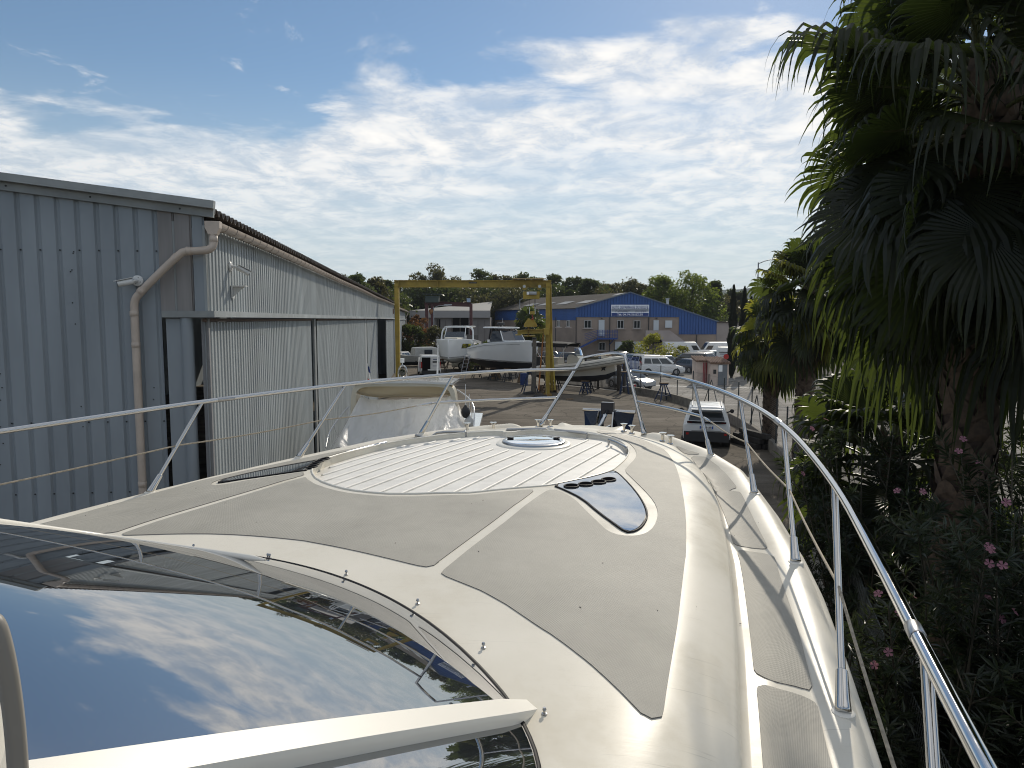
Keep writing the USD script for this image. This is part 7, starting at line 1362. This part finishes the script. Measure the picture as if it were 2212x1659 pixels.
# ================================================================== palms, oleander
PALM = leafmat('palm_leaf', (.030, .036, .020), (.11, .15, .025), rough=.45, scale=.7, var=.4, tw=.36, spec=.35)
PALMY = leafmat('palm_leaf_yellow', (.075, .085, .022), (.30, .30, .04), rough=.4, scale=.7, var=.35, tw=.5)
PALMD = leafmat('palm_leaf_dry', (.16, .11, .07), (.10, .06, .03), rough=.8, scale=2, var=.4, tw=.2)
PET = mat('palm_petiole', (.085, .09, .035), rough=.4, var=.3, scale=6); PBOOT = mat('palm_boot', (.11, .075, .050), rough=.85, var=.5, scale=12); PTR = mat('palm_trunk', (.075, .05, .036), rough=.95, var=.5, scale=9, bump=.02, bscale=18)
def frond(o, hub, d, R, rng, m, nseg=38, pet0=None, droop=1.0, span=2.35, pr=.016):
    """one fan leaf: hub point, outward direction d, blade radius R"""
    d = np.array(d, float); d /= np.linalg.norm(d); upv_ = np.array([0, 0, 1.]) + rng.normal(size=3) * .25
    sd = np.cross(d, upv_); sd /= np.linalg.norm(sd); nn = np.cross(sd, d)
    roll = rng.normal() * .55; sd, nn = sd * math.cos(roll) + nn * math.sin(roll), nn * math.cos(roll) - sd * math.sin(roll)
    ph = np.linspace(-span, span, nseg); dp = ph[1] - ph[0]; V, Fc = [], []; n0 = 0
    fr = np.array([.03, .22, .42, .58, .70, .82, .92, 1.0])
    for p in ph:
        L = R * (1 - .30 * (abs(p) / span) ** 2) * rng.uniform(.92, 1.06); split = rng.uniform(.50, .62)
        ax = math.cos(p) * d + math.sin(p) * sd
        cup = nn * (.10 * abs(math.sin(p)) + .06)
        tw = rng.normal() * .12; bend = rng.uniform(.48, .62); side_ = rng.normal(size=3) * .22; curl = rng.uniform(.7, 1.35) * droop
        for f in fr:
            r = f * L; g = max(0, f - bend); g2 = max(0, g - .12)
            c = hub + ax * (r - .52 * L * g - .9 * L * g2 * g2) + cup * r * .6 - nn * (.10 * f * f * R)
            c = c + np.array([0, 0, -1.0]) * L * (.35 * g + 1.15 * g ** 1.35) * curl + side_ * L * g * g
            hwid = min(r, split * L) * math.tan(dp / 2) * (1.0 if f <= split else max(.03, (1 - f) / (1 - split)) ** .8 * .95)
            tng = -math.sin(p) * d + math.cos(p) * sd; tng = tng + nn * tw * (f > split) * 2
            pl = nn * hwid * .55
            V += [c - tng * hwid, c + pl * .8, c + tng * hwid]
        k = len(fr)
        for i in range(k - 1):
            a = n0 + i * 3; b = a + 3; Fc += [(a, b, a + 1), (b, b + 1, a + 1), (a + 1, b + 1, a + 2), (b + 1, b + 2, a + 2)]
        n0 += k * 3
    fo = obj('frond', (np.array(V), np.array(Fc)), m, o, False)
    if pet0 is not None:
        mid = (np.array(pet0) + hub) / 2 + np.array([0, 0, .06 * R]); P = chaikin(np.array([pet0, mid, hub, hub + d * .18 * R]), 2, False)
        MB().tube(P, np.linspace(pr * 1.7, pr * .5, len(P)), 6).build('petiole', PET, fo, True)
    return fo
def palm(label, base, H, n, pet, R, seed, nseg=38, tr=.22, lean=(0, 0), boots=True, group='fan palms along the fence', dry=8, yellow=.12, low=-62, high=80, az_keep=None, prr=.016):
    rng = np.random.default_rng(seed); o = thing('fan_palm', label, 'palm tree', base, 0, group)
    top_ = np.array([lean[0], lean[1], H]); P = np.array([np.array([lean[0] * t * t, lean[1] * t * t, H * t - .3 * (t == 0)]) for t in np.linspace(0, 1, 14)])
    MB().tube(P, np.interp(np.linspace(0, 1, 14), [0, .15, .8, 1], [tr * 1.15, tr, tr * .95, tr * .7]), 14).build('trunk', PTR, o, True)
    if boots:
        nb = min(280, int(H * 46)); st_ = MB()
        for k in range(nb):
            t = (k + .5) / nb; a = k * 2.39996 + rng.normal() * .1; c = np.array([np.interp(t, np.linspace(0, 1, 14), P[:, j]) for j in range(3)]); rr = tr * (1.02 - .2 * t)
            e = np.array([math.cos(a), math.sin(a), 0]); s = np.array([-math.sin(a), math.cos(a), 0]); w = tr * rng.uniform(.5, .7); h = tr * rng.uniform(.75, 1.15); lo = tr * rng.uniform(.12, .30)
            b_ = c + e * rr; q = [b_ - s * w - np.array([0, 0, .2 * h]), b_ + s * w - np.array([0, 0, .2 * h]), b_ + e * lo + s * w * .45 + np.array([0, 0, h * .75]), b_ + e * lo * 1.15 + np.array([0, 0, h]), b_ + e * lo - s * w * .45 + np.array([0, 0, h * .75]), b_ + e * lo * .9 + np.array([0, 0, h * .25])]
            mb = MB().add(q, [(0, 1, 5), (1, 2, 5), (2, 3, 5), (3, 4, 5), (4, 0, 5), (0, 4, 3), (0, 3, 2), (0, 2, 1)])
            if boots == 'parts': mb.build('leaf_base', PBOOT, o)
            else: st_.v += mb.v; st_.f += [f + st_.n for f in mb.f]; st_.n += mb.n
        if st_.n: st_.build('leaf_bases', PBOOT, o, kind='stuff')
    for k in range(n):
        t = k / n; el = math.radians(high + (low - high) * t ** .85 + rng.normal() * 6); a = k * 2.39996 + rng.normal() * .2
        if az_keep is not None and not az_keep(a): continue
        e = np.array([math.cos(a) * math.cos(el), math.sin(a) * math.cos(el), math.sin(el)]); pl = pet * rng.uniform(.65, 1.2) * (.8 + .3 * t)
        st0 = top_ + np.array([math.cos(a), math.sin(a), 0]) * tr * .5 - np.array([0, 0, .9 * t * (1 + pet * .2)]); hub = st0 + e * pl
        el2 = el - math.radians(12 + 14 * t + rng.normal() * 10); d = np.array([math.cos(a) * math.cos(el2), math.sin(a) * math.cos(el2), math.sin(el2)])
        frond(o, hub, d, R * rng.uniform(.82, 1.1), rng, PALMY if rng.uniform() < yellow else PALM, nseg, st0, rng.uniform(.25, 1.05) * (.5 + .55 * t), prr and 2.35, prr)
    for k in range(dry):
        a = rng.uniform(0, 6.283); st0 = top_ + np.array([math.cos(a), math.sin(a), 0]) * tr - np.array([0, 0, 1.0 + rng.uniform(0, .5)]); hub = st0 + np.array([math.cos(a) * .25, math.sin(a) * .25, -.55])
        frond(o, hub, (math.cos(a) * .25, math.sin(a) * .25, -1), R * .8, rng, PALMD, max(14, nseg // 2), st0, .3, 1.2, prr)
    return o
palm('large fan palm close by the right rail with a rough boot covered trunk', (4.78, 7.4, 0), 7.45, 84, 1.25, 1.24, 1, 44, .25, (.10, .05), 'parts', dry=18, yellow=.05, low=-84)
palm('second large fan palm at the right edge behind the first', (7.3, 9.3, 0), 7.8, 64, 1.1, 1.15, 2, 34, .24, (.1, 0), True, dry=6)
palm('young low fan palm spreading over the fence in front of the bright road', (5.35, 9.7, 0), 3.3, 36, 1.0, 1.05, 5, 34, .16, (-.1, 0), True, dry=3, yellow=.08, low=-50)
palm('mid distance fan palm leaning over the fence with a scaly trunk', (8.9, 21.5, 0), 6.1, 56, 1.05, 1.15, 3, 28, .25, (.1, 0), True, dry=12, yellow=.18, low=-75)
palm('further fan palm with a dark trunk beside the fence, behind the mid one', (9.9, 27.0, 0), 4.7, 40, .85, 1.05, 4, 24, .24, (-.1, 0), True, dry=10, yellow=.2, low=-70)
p = py(*S(2122, 1275), 66); palm('bright fan palm behind the crane leg and spreader', (p[0], 67, 0), p[2] - .2, 34, 1.0, 1.25, 6, 20, .28, dry=10, yellow=.3, prr=.03, group='fan palms behind the boats', low=-75)
p = py(*S(1930, 1362), 66); palm('low bright palm clump behind the white sports cruiser stern', (p[0], 67.5, 0), 1.6, 22, .9, 1.15, 7, 18, .2, dry=1, yellow=.6, prr=.03, group='fan palms behind the boats', low=0)
# oleanders between the fence and the palms
OLE = leafmat('oleander_leaf', (.040, .054, .032), (.07, .10, .03), rough=.36, scale=2.0, var=.4, tw=.3, spec=.5)
STEM = mat('oleander_stem', (.07, .06, .04), rough=.8, var=.3, scale=9)
PINKF = leafmat('oleander_flower', (.52, .24, .31), (.5, .24, .30), rough=.6, var=.2, scale=6, tw=.35)
def oleander(label, loc, W, H, seed, nst=46, nlf=9000, nfl=5, fl_dirs=None):
    rng = np.random.default_rng(seed); o = thing('oleander_bush', label, 'bush', loc, 0, 'oleander bushes along the fence'); tips = []; V, Fc, n0 = [], [], 0; stm = MB(); paths = []
    for k in range(nst):
        a = rng.uniform(0, 6.283); r = W * .5 * rng.uniform(.15, 1) ** .6; h = H * rng.uniform(.55, 1.0) * (1 - .25 * (r / (W * .5)) ** 2)
        P = chaikin(np.array([(.2 * r * math.cos(a), .2 * r * math.sin(a), 0), (.55 * r * math.cos(a), .55 * r * math.sin(a), h * .5), (r * math.cos(a), r * math.sin(a), h)]), 2, False) + rng.normal(size=(1, 3)) * .03; paths.append(P); stm.tube(P, np.linspace(.016, .004, len(P)), 5)
        for j in range(3):
            b = P[int(len(P) * rng.uniform(.45, .85))]; e = b + np.array([rng.normal() * .22, rng.normal() * .22, rng.uniform(.2, .5)]); Q = np.array([b, (b + e) / 2 + rng.normal(size=3) * .03, e]); paths.append(Q); stm.tube(Q, [.008, .006, .003], 4)
        tips.append(P[-1])
    stm.build('stems', STEM, o, True, kind='stuff')
    n = nlf; pi = rng.integers(0, len(paths), n); t = rng.uniform(.25, 1.0, n) ** .7
    B = np.array([[np.interp(tt, np.linspace(0, 1, len(paths[i])), paths[i][:, j]) for j in range(3)] for i, tt in zip(pi, t)]); T = np.array([paths[i][-1] - paths[i][-2] for i in pi]); T /= np.linalg.norm(T, axis=1, keepdims=True)
    rd = rng.normal(size=(n, 3)); rd -= T * (rd * T).sum(1, keepdims=True); rd /= np.linalg.norm(rd, axis=1, keepdims=True)
    ax = T * rng.uniform(.25, .9, n)[:, None] + rd; ax /= np.linalg.norm(ax, axis=1, keepdims=True); w = np.cross(ax, T); w /= np.linalg.norm(w, axis=1, keepdims=True); nr = np.cross(w, ax)
    L = rng.uniform(.09, .17, n)[:, None]; hw = L * .085
    V = np.stack([B, B + ax * L * .45 - w * hw + nr * .004, B + ax * L * .5 - nr * .006, B + ax * L * .45 + w * hw + nr * .004, B + ax * L - nr * L * .12], 1); f = np.arange(n)[:, None] * 5
    obj('foliage', (V.reshape(-1, 3), np.vstack([f + [0, 1, 2], f + [0, 2, 3], f + [1, 4, 2], f + [2, 4, 3]])), OLE, o, kind='stuff')
    idx = np.argsort([-(t_[2] * .8 - t_[0] * .5 + rng.normal() * .35) for t_ in tips])[:nfl]
    for i in idx:
        for q in range(rng.integers(1, 3)):
            c = tips[i] + rng.normal(size=3) * .06 + [-.03, -.03, .04]; nrm_ = np.array([rng.normal() * .5 - .3, rng.normal() * .5 - .6, .8]); nrm_ /= np.linalg.norm(nrm_); u_ = np.cross(nrm_, [0, 0, 1.0]); u_ /= np.linalg.norm(u_); v_ = np.cross(nrm_, u_); mb = MB()
            for k in range(5):
                a = k * 1.2566 + rng.uniform(-.1, .1); e = u_ * math.cos(a) + v_ * math.sin(a); s = -u_ * math.sin(a) + v_ * math.cos(a)
                mb.add([c, c + e * .014 - s * .007, c + e * .030 - s * .013 + nrm_ * .006, c + e * .036 + s * .004 + nrm_ * .002, c + e * .028 + s * .015 + nrm_ * .007, c + e * .013 + s * .007], [(0, 1, 2), (0, 2, 3), (0, 3, 4), (0, 4, 5)])
            mb.build('flower', PINKF, o)
    return o
oleander('dark oleander hedge bush beside the rail at the bottom right, a few pink flowers', (3.05, 2.05, 0), 2.3, 4.15, 21, 60, 13000, 6)
oleander('dark oleander bush at the right edge below the large palm', (4.4, 3.4, 0), 2.8, 4.3, 22, 60, 12000, 6)
oleander('oleander bush in front of the large palm trunk with scattered pink flowers', (4.3, 5.7, 0), 2.6, 4.0, 23, 56, 11000, 7)
oleander('oleander bush nearest the bow with bright pink flower heads by the stanchions', (3.35, 5.35, 0), 1.5, 3.45, 24, 36, 6500, 7)
oleander('oleander bush lowest at the frame corner under the near rail', (2.6, .45, 0), 1.9, 3.6, 25, 46, 8000, 2)
oleander('oleander bush behind the others toward the road', (6.0, 5.2, 0), 2.6, 3.9, 26, 50, 8000, 4)
oleander('oleander bush filling the gap under the large palm, left of its trunk', (4.4, 8.6, 0), 2.2, 4.0, 27, 50, 9500, 3)
oleander('oleander bush right of the large palm trunk at the frame edge', (6.3, 7.3, 0), 2.8, 4.9, 28, 60, 12000, 2)
oleander('tall oleander bush at the right edge hiding the bright road', (8.3, 8.6, 0), 3.2, 5.2, 29, 60, 12000, 2)
# ================================================================== thin air haze
HAZE = usdkit.material(stage, '/World/Looks/haze_air', {'v': ('principled_volume', {'color': (.80, .88, .97), 'density': .00011, 'anisotropy': .3})}, [], volume='v.volume')
hz = MB().box((0, 1400, 81.5), (7000, 6000, 169.4)).build('haze', HAZE, kind='stuff')
